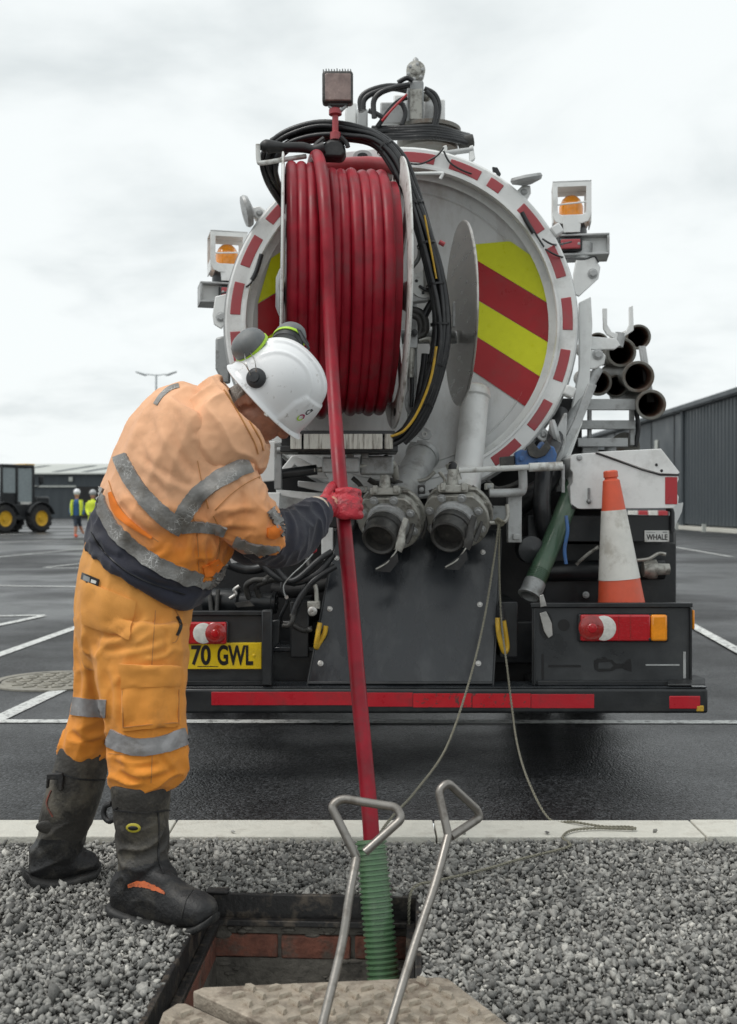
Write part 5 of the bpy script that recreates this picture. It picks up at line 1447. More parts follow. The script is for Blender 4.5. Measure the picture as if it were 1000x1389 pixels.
MB().tube([P(462, 186, WY), P(470, 194, WY), P(472, 200, WY)], .010, 8).build('bracket_rib', m_rubber, bk)
wr_ = MB().tube([P(355, 204, WY - .02), P(362, 199, WY - .02), P(385, 200, WY - .02), P(410, 200, WY), P(425, 203, WY), P(440, 200, WY)], [.014, .030, .020, .022, .018, .026], 12).build('wrapped_arm', m_rubber, truck, 60)
MB().tube([P(350, 196, 4.36), P(351, 218, 4.36), P(356, 221, 4.36), P(382, 217, 4.38), P(415, 212, 4.42)], .010, 10, 5).build('reel_guide_rod', m_whited, truck, 60)
MB().tube([P(548, 236, 4.45), P(596, 235, 4.45), P(600, 237, 4.45), P(597, 243, 4.45)], .007, 10, 5).build('guide_hook', m_white, truck, 60)

# --- hose reel
RA = math.radians(5.0)
rax = V(math.cos(RA), math.sin(RA), -.012).normalized()
RC = P(459.5, 399, 4.53)
reel_half = 0.230
reel = MB().cyl(RC - rax * reel_half, RC + rax * reel_half, .36, n=40).build('hose_reel', m_grey, truck)
def flange(s_, nm):
    c = RC + rax * (s_ * (reel_half + .006))
    mb = MB().lathe(c, rax * s_, [(0, .455), (.0, .555), (.004, .566), (.010, .566), (.012, .555), (.012, .455)], 72, cap=False)
    o = mb.build(nm, m_whited, reel)
    x, y, _ = frame(rax)
    for i in range(8):
        a = math.pi * i / 4 + .2
        dd = x * math.cos(a) + y * math.sin(a); tt = -x * math.sin(a) + y * math.cos(a)
        c0 = c + rax * (s_ * .002)
        MB().prism([c0 + dd * .08 - tt * .04, c0 + dd * .08 + tt * .04, c0 + dd * .459 + tt * .06, c0 + dd * .459 - tt * .06], rax * (s_ * .008)).build('spoke', m_whited, o)
    MB().lathe(c, rax * s_, [(0, .10), (.014, .10), (.03, .06)], 32).build('hub', m_grey, o)
    return o, c
flange(-1, 'reel_flange'); fr_, fc_ = flange(1, 'reel_flange')
# slots in the right flange that show over the coil
x_, y_, _ = frame(rax)
for a in (78, 92, 106, -78, -92):
    aa = math.radians(a)
    dirs = V(0, -math.cos(aa), math.sin(aa))
    MB().ell(fc_ + dirs * .515 - rax * .0, rax * .003, dirs * .016, rax.cross(dirs) * .028, 14, 8).build('flange_slot', m_deep, fr_)
for (u, v) in ((383, 398), (383, 411)):
    bolt(reel, P(u, v, 3.99), (-1, -.5, 0), .008, m_ink)
# right-hand drive of the reel
kY = 4.42
MB().lathe(P(575, 387, kY), (0, -1, 0), [(0, .055), (.018, .055), (.018, .0)], 28).build('swivel_plate', m_whited, truck)
for (a_, b_) in ((0, 10), (-9, -6), (8, -8)):
    bolt(truck, P(574 + a_, 387 + b_, kY - .018), (0, -1, 0), .005, m_ink)
MB().tube([P(569, 388, kY - .02), P(577, 393, kY - .03), P(588, 396, kY - .03)], .006, 8).build('sensor_lead', m_hoseblk, truck)
MB().pp([(556, 400), (592, 396), (592, 402), (578, 408), (556, 410)], kY - .01, .05).build('swivel_bracket', m_lgrey, truck, bevel=.004)
MB().cyl(P(581, 366, kY - .02), P(582, 392, kY - .02), .022, n=16).build('hose_ferrule', m_steel, truck)
MB().tube([P(578, 335, kY), P(579, 350, kY), P(581, 368, kY - .02)], .018, 12).build('feed_hose', m_hoseblk, truck, 60)
MB().pbox(555, 447, 567, 472, kY - .02, .06).build('manifold_block', m_lgrey, truck, bevel=.004)
MB().lathe(P(562, 452, kY - .02), (0, -1, 0), [(0, .014), (.02, .014), (.022, 0)], 14).build('manifold_plug', m_ink, truck)
MB().cyl(P(575, 454, kY + .02), P(614, 454, 4.60), .018, n=14).build('disc_axle', m_grey, truck)
for pts_, r_, m_ in (([(556, 420), (570, 424), (577, 436), (576, 452), (566, 458)], .016, m_castb), ([(556, 426), (568, 432), (571, 445), (568, 455)], .014, m_castb), ([(568, 462), (582, 460), (587, 470), (586, 482)], .011, m_cast),
                      ([(577, 480), (575, 500), (570, 530), (566, 560)], .016, m_hoseblk), ([(586, 482), (582, 510), (574, 540), (562, 572)], .013, m_hoseblk), ([(595, 398), (583, 415), (574, 432)], .016, m_hoseblk),
                      ([(559, 512), (559, 535), (558, 552)], .008, m_hoseblk), ([(556, 366), (568, 350), (570, 330)], .009, m_grey)):
    MB().tube([P(u, v, kY + .02) for u, v in pts_], r_, 12).build('drive_hose', m_, truck, 60)
MB().cyl(P(558, 473, kY), P(557, 512, kY), .017, .012, 14).build('grease_fitting', m_cast, truck)
MB().pbox(560, 470, 566, 540, kY + .12, .05).build('drive_strut', m_grey, truck, bevel=.004)
MB().pbox(553, 400, 566, 600, kY + .2, .05).build('drive_strut', m_lgrey, truck, bevel=.004)
MB().lathe(P(554, 350, kY + .1), (1, 0, 0), [(0, .05), (.02, .05), (.022, .02)], 20).build('yellow_cap', m_yel, truck)
oval(558, 545, 9, 18, kY + .05, .012).build('oval_lug', m_lgrey, truck, bevel=.003)
oval(558, 545, 4.5, 12, kY + .046, .01).build('oval_hole', m_grey, truck)
# guide disc
dR_ = .405
dax = V(math.cos(math.radians(5.2)), math.sin(math.radians(5.2)), 0)
DC = P(622.5, 426.5, 4.74)
dsk = MB().lathe(DC, dax, [(0, 0.0), (0, dR_ - .004), (.004, dR_), (.010, dR_), (.012, dR_ - .004), (.012, 0)], 72).build('guide_disc', m_steel, truck)
MB().pbox(614, 409, 618, 443, 4.55, .02).build('disc_tab', m_lgrey, truck, bevel=.003)
# swivel arm hub behind the disc
MB().cyl(DC + V(-.01, .0, -.1), DC + V(-.30, .0, -.1), .03, n=16).build('disc_spindle', m_grey, truck)

# cable bundle over and beside the reel
main = [(398, 285, 4.95), (380, 262, 4.85), (368, 240, 4.70), (364, 218, 4.60), (374, 199, 4.55), (398, 185, 4.52), (435, 176, 4.50), (478, 178, 4.47), (512, 190, 4.45), (538, 216, 4.42), (556, 255, 4.40), (573, 310, 4.38), (587, 365, 4.36), (597, 420, 4.35), (597, 470, 4.35), (583, 530, 4.36), (564, 570, 4.37), (544, 594, 4.38), (515, 604, 4.39), (470, 606, 4.40), (400, 606, 4.42)]
base = [P(*q_) for q_ in main]
offs = [(-.035, 0), (-.012, .012), (.012, -.01), (.036, .0), (-.022, -.022), (.022, .02), (.0, .03), (.05, .02), (-.05, .02)]
for i, (a, c) in enumerate(offs):
    pts_ = []
    for k, q_ in enumerate(base):
        dd = (base[min(k + 1, len(base) - 1)] - base[max(k - 1, 0)]).normalized()
        nn = V(-dd.z, 0, dd.x).normalized()
        wob = .022 * noise.noise(V(k * .45, i * 3.1, 0))
        tight = .78 if k > 9 else 1.0
        pts_.append(q_ + nn * ((a * .72 + wob) * tight) + V(0, c, 0))
    if i in (3, 7): pts_ = pts_[:18]
    if i in (1, 4, 7, 8): pts_ = pts_[4:]
    MB().tube(pts_, .0105 if i % 3 else .0135, 10, 6).build('cable', m_hoseblk, truck, 60)
MB().tube([P(576, 292, 4.34), P(586, 345, 4.33), P(592, 378, 4.33)], .004, 8).build('yellow_wire', m_yel, truck)
MB().tube([P(592, 470, 4.31), P(584, 515, 4.31), P(566, 560, 4.31), P(548, 584, 4.32), P(530, 592, 4.33)], .0055, 8).build('yellow_wire', m_yel, truck)
for idx in (8, 10, 11, 12, 13, 14, 15):
    q_ = base[idx].lerp(base[idx + 1], .4); dd = (base[idx + 1] - base[idx]).normalized()
    MB().lathe(q_ - dd * .004 + V(0, .004, 0), dd, [(0, .040), (.008, .040)], 18, cap=False).build('cable_tie', m_ink, truck)
MB().tube([P(596, 328, 4.33), P(603, 332, 4.33)], .010, 8, 2).build('red_plug', m_redold, truck)

# reel cradle tray under the coil
tr = MB().pbox(382, 584, 536, 590, 4.36, .25).build('reel_tray', m_black, truck, bevel=.003)
MB().pbox(380, 604, 540, 613, 4.38, .25).build('tray_rail', m_black, tr, bevel=.004)
m_ribbed = M('scuffed_white_plate', (0.55, 0.54, 0.49), 0.6, var=.1, dirt=(0.12, 0.10, 0.08), ds=9, da=.8, stretch=(8, 1, .6), bump=.2, bs=60)
for (u0, u1) in ((394, 409), (412, 519), (522, 533)):
    MB().pbox(u0, 588.5, u1, 609, 4.352, .02).build('tray_plate', m_ribbed, tr, bevel=.002)
MB().pbox(382, 590.2, 534, 604, 4.38, .22).build('tray_core', m_deep, tr)
MB().pbox(372, 600, 382, 664, 4.46, .04).build('tray_post', m_grey, truck, bevel=.004)
MB().cyl(P(376, 611, 4.42), P(404, 611, 4.42), .014, n=12).build('tray_pin', m_grey, truck)
# white brackets and plates behind the hand
MB().pp([(352, 600), (374, 598), (374, 652), (352, 654)], 4.72, .03).build('white_bracket', m_white, truck, bevel=.004)
MB().pp([(378, 640), (396, 618), (402, 618), (440, 640), (446, 650), (420, 648), (400, 630), (390, 644)], 4.70, .04).build('white_bracket', m_white, truck, bevel=.004)
MB().pp([(372, 656), (378, 664), (420, 668), (470, 672), (490, 664), (520, 668), (514, 690), (480, 686), (400, 676), (376, 672)], 4.74, .03).build('white_bracket', m_white, truck, bevel=.004)
MB().pp([(360, 668), (380, 668), (378, 710), (366, 712)], 4.70, .04).build('white_bracket', m_white, truck, bevel=.004)
MB().pp([(404, 652), (450, 656), (480, 662), (440, 668), (404, 660)], 4.66, .03).build('white_bracket', m_lgrey, truck, bevel=.004)
MB().pbox(437, 620, 488, 641, 4.50, .07).build('junction_box', m_lgrey, truck, bevel=.008)
MB().pbox(488.5, 618, 534, 644, 4.54, .08).build('junction_box', m_grey, truck, bevel=.008)
MB().lathe(P(505, 617, 4.56), (0, 0, 1), [(0, .03), (.012, .03), (.02, .02), (.02, 0)], 16).build('box_cap', m_black, truck)
for u in (470, 490):
    MB().pbox(u, 612, u + 10, 622, 4.52, .04).build('box_lug', m_grey, truck, bevel=.004)
MB().pbox(380, 668, 470, 720, 4.86, .03).build('back_plate_white', m_lgrey, truck)
MB().pbox(360, 700, 480, 716, 4.80, .03).build('black_beam', m_black, truck, bevel=.004)
MB().pbox(436, 716, 452, 760, 4.74, .05).build('white_post', m_white, truck, bevel=.004)
# lower curved skirt of the ring, left
MB().pp([(292, 458), (304, 455), (312, 470), (312, 520), (302, 520), (292, 500)], 5.05, .03).build('side_disc', m_grey, truck, bevel=.01)

# ============================================================ HOSES, ROPE, CONE
hose = thing('jetting_hose', P(500, 1130, 3.1), 'long red rubber hose wound on the reel and fed into the manhole', 'hose')
HR = .0242
def around(a, ax, r):
    """point on the coil: angle a from the top over the front"""
    return RC + rax * ax + V(-math.sin(RA), math.cos(RA), 0) * (-r * math.sin(a)) + V(0, 0, r * math.cos(a))
ht = MB(); pts_ = []
turns = 10; pitch = (2 * reel_half - 2 * HR) / (turns - .0)
for i in range(turns * 40 + 1):
    f_ = i / 40
    w = f_ % 1.0; k = int(f_)
    step = k + (0 if w < .55 else (w - .55) / .45)     # the hose shifts sideways at the back of the drum
    ax = -reel_half + HR * 1.05 + step * pitch
    r = .487 + (.020 if step < 4 else 0) + .003 * math.sin(k * 2.4) + .002 * math.sin(f_ * 3.1)
    a_ = 2 * math.pi * w - .6
    ax += .003 * math.sin(k * 1.9 + w * 5.0)
    pts_.append(around(a_, min(ax, reel_half - HR), r))
ht.tube(pts_, HR, 14, 1)
coil = ht.build('coil', m_redhose, hose, 60)
inner = MB().cyl(RC - rax * (reel_half - .01), RC + rax * (reel_half - .01), .466, n=48).build('inner_windings', m_redhose, hose)
axh = -reel_half + HR + 3.32 * pitch
l2 = .487 + .022 + .046
hp_ = [around(a, axh - .05 + .05 * (a + .5) / 2.2, l2 - (.035 if a < -.3 else .0)) for a in (-.7, -.4, -.1, .2, .5, .8, 1.1, 1.4, 1.6)]
hp_ += [P(447, 425, 3.955), P(452, 520, 3.84), P(459, 620, 3.62), P(465, 690, 3.515), P(475, 800, 3.37), P(486, 930, 3.24), P(497, 1050, 3.15), P(504, 1135, 3.10)]
hp_ += [hp_[-1] + (P(504, 1135, 3.10) - P(497, 1050, 3.15)) * 1.5 + V(0, -.02, -.1), V(.05, 2.95, -.45)]
MB().tube(hp_, HR, 18, 8).build('hanging_length', m_redhose, hose, 60)

gh = thing('green_hose', P(722, 800, 4.66), 'smooth dark green suction hose with steel ferrule hanging right of the chute', 'hose')
MB().tube([P(786, 640, 5.0), P(767, 690, 4.84), P(748, 738, 4.74), P(735, 768, 4.68), P(725, 792, 4.64)], .044, 22, 8).build('hose_length', m_greenh, gh, 60)
d_ = P(725, 792, 4.64) - P(735, 768, 4.68)
MB().lathe(P(725, 792, 4.64), d_, [(-.01, .042), (-.01, .048), (.05, .048), (.056, .052), (.064, .052), (.066, .040), (.03, .036)], 28, cap=False).build('ferrule', m_grey, gh)
for i in range(8):
    q_ = P(735, 768, 4.68) + d_ * (.3 + .09 * i)
    MB().lathe(q_, d_, [(-.003, .0435), (0, .0465), (.003, .0435)], 24, cap=False).build('hose_rib', m_greenh, gh)
MB().lathe(P(725, 792, 4.64), d_, [(.02, .037), (.03, .037)], 20).build('mouth', m_deep, gh)

# rope
rope = thing('rope', P(676, 712, 4.55), 'thin grey twisted rope tied at the right valve and trailing over the kerb', 'rope')
def rope_strand(pts_, r=.0042):
    """two laid yarns twisted about the path"""
    path = catmull([Vector(q_) for q_ in pts_], 30)
    # even spacing
    seg = [0]
    for i in range(1, len(path)): seg.append(seg[-1] + (path[i] - path[i - 1]).length)
    tot = seg[-1]; n = int(tot / .0045); res = []; j = 0
    for i in range(n + 1):
        s_ = tot * i / n
        while j < len(seg) - 2 and seg[j + 1] < s_: j += 1
        t_ = (s_ - seg[j]) / max(seg[j + 1] - seg[j], 1e-9); res.append(path[j].lerp(path[j + 1], t_))
    mb = MB(); x = None
    A = [[], []]
    for i, q_ in enumerate(res):
        d = (res[min(i + 1, n)] - res[max(i - 1, 0)]).normalized()
        if x is None: x = frame(d)[0]
        x = (x - d * x.dot(d)).normalized(); y = d.cross(x)
        a = i * .0045 / .026 * 2 * math.pi
        for k in (0, 1):
            A[k].append(q_ + x * (r * .55 * math.cos(a + k * math.pi)) + y * (r * .55 * math.sin(a + k * math.pi)))
    for k in (0, 1): mb.tube(A[k], r * .68, 6, 1)
    return mb
rope_strand([P(677, 708, 4.545), P(670, 760, 4.50), P(656, 845, 4.40), P(635, 930, 4.2), P(605, 1015, 3.95), P(565, 1072, 3.6), P(535, 1105, 3.3), P(516, 1130, 3.18), P(508, 1150, 3.16), V(.03, 3.13, .05), V(.06, 3.10, -.2)]).build('left_strand', m_rope, rope, 60)
rope_strand([P(678, 708, 4.55), P(677, 760, 4.56), P(680, 838, 4.55), P(688, 905, 4.43), P(694, 955, 4.38), P(702, 1010, 4.25), P(718, 1062, 4.02), V(.66, 3.90, .010), V(.735, 3.83, .020), V(.83, 3.775, .020), V(.912, 3.765, .022), V(.93, 3.745, .021),
             V(.80, 3.755, .020), V(.71, 3.73, .020), V(.665, 3.66, .018), V(.675, 3.60, .018), V(.66, 3.555, .016), V(.50, 3.45, .014), V(.35, 3.33, .016), V(.20, 3.20, .028), V(.145, 3.16, .03), V(.12, 3.13, .0), V(.12, 3.12, -.15)]).build('right_strand', m_rope, rope, 60)
kn = MB()
for i in range(5):
    kn.add(*(lambda m_: (m_.v, m_.f))(MB().tube([P(672 + 1.5 * i, 706, 4.535), P(676 + 1.2 * i, 703 + i, 4.525), P(680 + i, 708, 4.535), P(677 + i, 713, 4.545), P(672 + 1.5 * i, 706, 4.535)], .0045, 6, 4)))
kn.build('knot', m_rope, rope, 60)

# traffic cone behind the right light board
cb = P(847, 868, 4.66); ct = P(828, 638, 4.66)
ax_ = (ct - cb); Lc = ax_.length
cone = thing('traffic_cone', cb, 'orange and white traffic cone standing behind the right tail light board', 'traffic cone')
rr_ = lambda h: .120 - (.120 - .031) * (h / Lc)
sz_ = lambda v: (868 - v) / 230 * Lc
MB().lathe(cb, ax_, [(.0, .124)] + [(h, rr_(h)) for h in np.linspace(.02, sz_(652), 10)] + [(sz_(650), .028), (sz_(648.5), .027), (sz_(647), .032), (sz_(640), .031), (sz_(638.5), .027), (sz_(638), .018), (sz_(641), .015)], 40, cap=False).build('cone_body', m_coneo, cone, 30)
MB().lathe(cb, ax_, [(sz_(785), rr_(sz_(785)) - .002)] + [(h, rr_(h) + .0018) for h in np.linspace(sz_(785), sz_(692), 10)] + [(sz_(692), rr_(sz_(692)) - .002)], 40, cap=False).build('reflective_sleeve', m_conew, cone, 30)
MB().box(cb + V(0, 0, -.012), (.36, .26, .03)).build('cone_base', m_coneo, cone, bevel=.012)
MB().bx(cb.x - .3, cb.x + .22, LY + .0145, 5.0, cb.z - .045, cb.z - .03).build('cone_shelf', m_black, truck)
# distant barriers seen under the locker
for i in range(4):
    b0 = V(9.35 + i * .36, 38.5, 0)
    t_ = thing('road_barrier', b0, ['white plastic barrier post left in the gap under the locker', 'red plastic barrier post second from left under the locker', 'white plastic barrier post third from left under the locker', 'red plastic barrier post right in the gap under the locker'][i], 'barrier', 'plastic barriers by the far warehouse')
    MB().prism([b0 + V(0, -.2, 0), b0 + V(0, .2, 0), b0 + V(0, .12, .3), b0 + V(0, .08, 1.0), b0 + V(0, -.08, 1.0), b0 + V(0, -.12, .3)], (.34, 0, 0)).build('barrier_body', m_redref if i % 2 else m_conew, t_, bevel=.03)
# ============================================================ WORKER
man_ = thing('person', (-.66, 3.14, 0), 'person in orange work clothes and white helmet gripping the red hose', 'person')
hf = V(.67, .14, -.73).normalized()
hu = V(.70, -.20, .67); hu = (hu - hf * hu.dot(hf)).normalized()
hr = hf.cross(hu).normalized()
if hr.y > 0: hr = -hr
HC = P(364, 537, 3.15)
def hd(f_, r_, u_): return HC + hf * f_ + hr * r_ + hu * u_

def fold(p, d, freq, amp, k=.22, seed=0.0, sharp=3.0):
    d = Vector(d).normalized()
    q = p - d * (p.dot(d) * (1 - k))
    n_ = noise.noise(q * freq + Vector((seed, seed * 1.7, seed * .6)))
    return amp * ((1 - abs(n_)) ** sharp - .55)

# --- body under the clothes (one continuous skin)
sk = MB()
sk.ell(hd(.012, 0, .03), hf * .097, hr * .077, hu * .105, 24, 18)           # skull
sk.ell(hd(.030, 0, -.045), hf * .072, hr * .066, hu * .085, 24, 16)         # face
sk.ell(hd(.052, 0, -.105), hf * .040, hr * .046, hu * .034, 20, 12)         # chin and jaw
sk.ell(hd(.020, .048, -.075), hf * .045, hr * .020, hu * .045, 16, 10)      # cheek, jaw angle
sk.ell(hd(.020, -.048, -.075), hf * .045, hr * .020, hu * .045, 16, 10)
sk.ell(hd(.086, 0, .002), hf * .020, hr * .055, hu * .014, 16, 10)          # brow
sk.loft([(px(hd(.092, -.012, -.002)), px(hd(.092, .012, -.002)), hd(.092, 0, 0).y, .012), (px(hd(.106, -.013, -.03)), px(hd(.106, .013, -.03)), hd(.1, 0, -.03).y, .015)], 12, 4)
sk.tube([hd(.090, 0, .0), hd(.102, 0, -.022), hd(.113, 0, -.042), hd(.098, 0, -.050)], [.010, .012, .017, .012], 12)   # nose
for s_ in (-1, 1):
    sk.ell(hd(.100, s_ * .012, -.045), hf * .010, hr * .009, hu * .008, 10, 8)
    sk.ell(hd(.052, s_ * .050, -.030), hf * .028, hr * .016, hu * .018, 14, 8)   # cheekbone
    # ear: rim, lobe and bowl
    e0 = hd(-.036, s_ * .079, -.035)
    sk.tube([e0 + hf * .014 - hu * .012, e0 + hf * .016 + hu * .014, e0 + hu * .031, e0 - hf * .018 + hu * .024 + hr * s_ * .008, e0 - hf * .022 - hu * .002 + hr * s_ * .010, e0 - hf * .010 - hu * .026 + hr * s_ * .004, e0 + hf * .004 - hu * .030], [.006, .006, .0065, .0065, .006, .006, .008], 10)
    sk.ell(e0 - hf * .004, hf * .018, hr * .007, hu * .027, 12, 8)
    sk.ell(e0 + hf * .012 - hu * .004 + hr * s_ * .004, hf * .005, hr * .006, hu * .007, 8, 6)
sk.tube([hd(.088, -.024, -.072), hd(.096, 0, -.070), hd(.088, .024, -.072)], [.006, .009, .006], 10)
sk.tube([hd(.086, -.020, -.083), hd(.093, 0, -.083), hd(.086, .020, -.083)], [.006, .009, .006], 10)
sk.tube([hd(-.02, 0, -.03), hd(-.035, 0, -.09), P(296, 582, 3.16), P(282, 610, 3.16)], [.062, .060, .066, .080], 24)   # neck
sk.loft([((150, 770), (250, 815), 3.15, .13), ((165, 700), (280, 760), 3.15, .13), ((195, 620), (305, 690), 3.16, .15), ((235, 560), (325, 630), 3.17, .16), ((270, 560), (325, 610), 3.17, .10)], 28, 6)
sk.tube([P(290, 640, 3.04), P(335, 732, 3.14), P(436, 690, 3.42), P(452, 684, 3.47)], [.055, .045, .030, .028], 14)
sk.tube([P(300, 640, 3.34), P(336, 742, 3.50), P(392, 735, 3.62)], [.05, .045, .03], 14)
sk.tube([P(195, 850, 3.12), P(205, 990, 3.05), P(192, 1130, 3.04), P(192, 1200, 3.03)], [.08, .055, .045, .035], 16)
sk.tube([P(150, 850, 3.22), P(130, 980, 3.27), P(98, 1105, 3.29), P(84, 1148, 3.29)], [.08, .055, .045, .035], 16)
bme = remesh(sk, .0042, 2, .5)
def skinbump(p, n_):
    return .0012 * noise.noise(p * 60) + .0006 * noise.noise(p * 160)
displace(bme, skinbump)
bme.materials.append(m_skin); bme.materials.append(m_hair)
for p_ in bme.polygons:
    q = p_.center - HC
    f_, u_ = q.dot(hf), q.dot(hu)
    if u_ > -.115 and f_ < -.052 - max(0, (u_ + .05)) * -.2 and q.length < .2 and u_ > -.10: p_.material_index = 1
body = link('body', bme, None, man_, 180)

# --- helmet
hm = MB(); NT, NPH = 120, 44
a_, b_, h_ = .136, .114, .172
def sm(x, e0, e1):
    t_ = max(0, min(1, (x - e0) / (e1 - e0))); return t_ * t_ * (3 - 2 * t_)
vs = []
for i in range(NPH + 1):
    ph = (math.pi / 2) * i / NPH
    rad = math.sin(ph) ** .82; zz = math.cos(ph) ** .74 if i < NPH else 0
    for j in range(NT):
        th = 2 * math.pi * j / NT
        f_ = a_ * rad * math.cos(th) * (1.0); r_ = b_ * rad * math.sin(th); u_ = h_ * zz
        # raised crown band and two side ribs, stepped brow panel
        bump_ = .006 * (sm(.036 - abs(r_), 0, .005)) * sm(u_, .05, .10) * sm(.13 - f_, 0, .03)
        rib = abs(abs(r_) - (.070 + .12 * max(0, f_ - .02)))
        bump_ += .004 * sm(.006 - rib, 0, .004) * sm(u_, .055, .09)
        brow = sm(f_ - (.060 + .30 * max(0, u_ - .060)), 0, .006) * sm(.100 - u_, 0, .006)
        bump_ += .0055 * brow
        nrm_ = Vector((f_ / a_ ** 2, r_ / b_ ** 2, u_ / h_ ** 2 + 1e-5)).normalized()
        q = Vector((f_, r_, u_)) + nrm_ * bump_
        vs.append(hd(q.x, q.y, q.z))
# rim: flare, lip and peak
for k, (grow, dz) in enumerate(((.003, -.006), (.008, -.011), (.010, -.015), (.006, -.018), (-.004, -.014), (-.014, .02), (-.03, .10))):
    for j in range(NT):
        th = 2 * math.pi * j / NT
        c_, s_ = math.cos(th), math.sin(th)
        pk = max(0, c_) ** 3 * (1 if k < 5 else 0)
        f_ = (a_ + grow) * c_ + .010 * pk * min(1, (k + 1) / 3); r_ = (b_ + grow) * s_
        back = max(0, -c_) ** 2
        vs.append(hd(f_, r_, dz - .002 * pk * min(1, (k + 1) / 3) - .012 * back * (1 if k < 5 else 0)))
NR = NPH + 1 + 7
fs = []
for i in range(NR - 1):
    for j in range(NT):
        fs.append((i * NT + j, i * NT + (j + 1) % NT, (i + 1) * NT + (j + 1) % NT, (i + 1) * NT + j))
hm.add(vs, fs)
helmet = hm.build('helmet', m_helmet, man_, 50)
hbvh = bvh_of(helmet.data)
# ear defenders, flipped up
def hsurf(f_, r_, u_):
    p, n_, _, _ = hbvh.find_nearest(hd(f_, r_, u_)); return p, n_
def cup(c, ax, nm='ear_defender'):
    x, y, d = frame(ax)
    # oval cup: long axis along hu
    lon = (hu - d * hu.dot(d)).normalized(); lat = d.cross(lon)
    mb = MB(); prof = [(-.030, .0), (-.030, .70), (-.026, .86), (-.016, .93), (-.010, .98), (-.002, 1.0), (.012, .97), (.026, .84), (.036, .60), (.041, .30), (.042, 0)]
    n = 32; vs_ = []
    for h0, r0 in prof:
        for i in range(n):
            a = 2 * math.pi * i / n
            vs_.append(c + d * h0 + lon * (.056 * r0 * math.cos(a)) + lat * (.047 * r0 * math.sin(a)))
    fs_ = [(k * n + i, k * n + (i + 1) % n, (k + 1) * n + (i + 1) % n, (k + 1) * n + i) for k in range(len(prof) - 1) for i in range(n)]
    o = mb.add(vs_, fs_).build(nm, m_muff, helmet, 40)
    def ringat(h0, h1, r0, m_, nm_):
        vs_ = []
        for (hh, rr) in ((h0, r0 - .05), (h0, r0), (h1, r0), (h1, r0 - .05)):
            for i in range(n):
                a = 2 * math.pi * i / n
                vs_.append(c + d * hh + lon * (.056 * rr * math.cos(a)) + lat * (.047 * rr * math.sin(a)))
        MB().add(vs_, [(k * n + i, k * n + (i + 1) % n, (k + 1) * n + (i + 1) % n, (k + 1) * n + i) for k in range(3) for i in range(n)]).build(nm_, m_, helmet, 40)
    ringat(-.016, -.008, 1.03, m_lime, 'lime_trim')
    ringat(-.034, -.0165, .95, m_muffd, 'cushion')
    return o
P1 = P(338, 468, 3.10)
cup(P1, V(-.60, -.50, .62))
P2 = P(393, 458, 3.26)
cup(P2, V(.30, .60, .75))
sl = P(348, 514, 3.03)
p_, n_ = hsurf(-.075, .10, .015)
p_, n_ = hit(hbvh, 348, 513, 3.05)
MB().lathe(p_ - n_ * .003, n_, [(0, .029), (.010, .029), (.016, .024), (.018, .016), (.024, .014), (.025, 0)], 28).build('defender_mount', m_muffd, helmet)
wA = p_ + n_ * .016
for off in (V(-.010, 0, .004), V(.006, 0, .008)):
    MB().tube([wA + off, wA + off * 1.5 + V(-.006, -.012, .03), P1 + V(.0, -.03, -.030) + off, P1 + V(0, -.035, -.01) + off], .0016, 8).build('wire_arm', m_steel, helmet)
MB().tube([wA + V(-.012, 0, .01), P(332, 494, 3.02), P(322, 490, 3.04), P(314, 493, 3.08)], .0014, 8).build('wire_arm', m_steel, helmet)
MB().tube([P(404, 446, 3.20), P(412, 462, 3.17), P(419, 472, 3.17), P(417, 474, 3.18)], .0035, 8).build('wire_arm', m_muffd, helmet)
MB().pp([(403, 446), (408, 447), (420, 467), (416, 470)], 3.19, .012).build('defender_arm', m_muffd, helmet, bevel=.002)
# emblem and lettering on the front right of the helmet
q0, qn = hit(hbvh, 408, 566, 3.1)
tx = (hf * .6 + hu * .52 + hr * .0); tx = (V(.9, 0, .30) - qn * V(.9, 0, .30).dot(qn)).normalized(); ty = qn.cross(tx).normalized()
if ty.z < 0: ty = -ty
n = 20
def arcring(a0, a1, m_, nm_):
    mb = MB(); vs_ = []; k = 14
    for i in range(k + 1):
        a = a0 + (a1 - a0) * i / k
        for rr in (.0085, .013):
            vs_.append(q0 + qn * .0015 + tx * (rr * math.cos(a)) + ty * (.8 * rr * math.sin(a)))
    mb.add(vs_, [(2 * i, 2 * i + 1, 2 * i + 3, 2 * i + 2) for i in range(k)]).build(nm_, m_, helmet)
arcring(math.pi * .55, math.pi * 1.6, m_lime, 'emblem_arc')
m_mag = M('magenta_ink', (0.35, 0.02, 0.10), .4, bump=0)
arcring(-math.pi * .38, math.pi * .52, m_mag, 'emblem_arc')
q1, qn1 = hit(hbvh, 419, 572, 3.1)
tm = text_mb('Ca', .016, q0 + qn * .0015 + tx * .017 - ty * .006, tx, ty, .0006, .027, .02)
vsn = []
for w in tm.v:
    pp_, nn_, _, _ = hbvh.find_nearest(Vector(w)); vsn.append(pp_ + nn_ * .0012)
tm.v = [tuple(w) for w in vsn]
tm.build('helmet_lettering', m_ink, helmet)
# small lamp clip on the rim
MB().box(hit(hbvh, 357, 566, 3.05)[0], (.012, .008, .008), Matrix.Rotation(.6, 3, 'Y')).build('visor_clip', m_lwhite, helmet, bevel=.002)

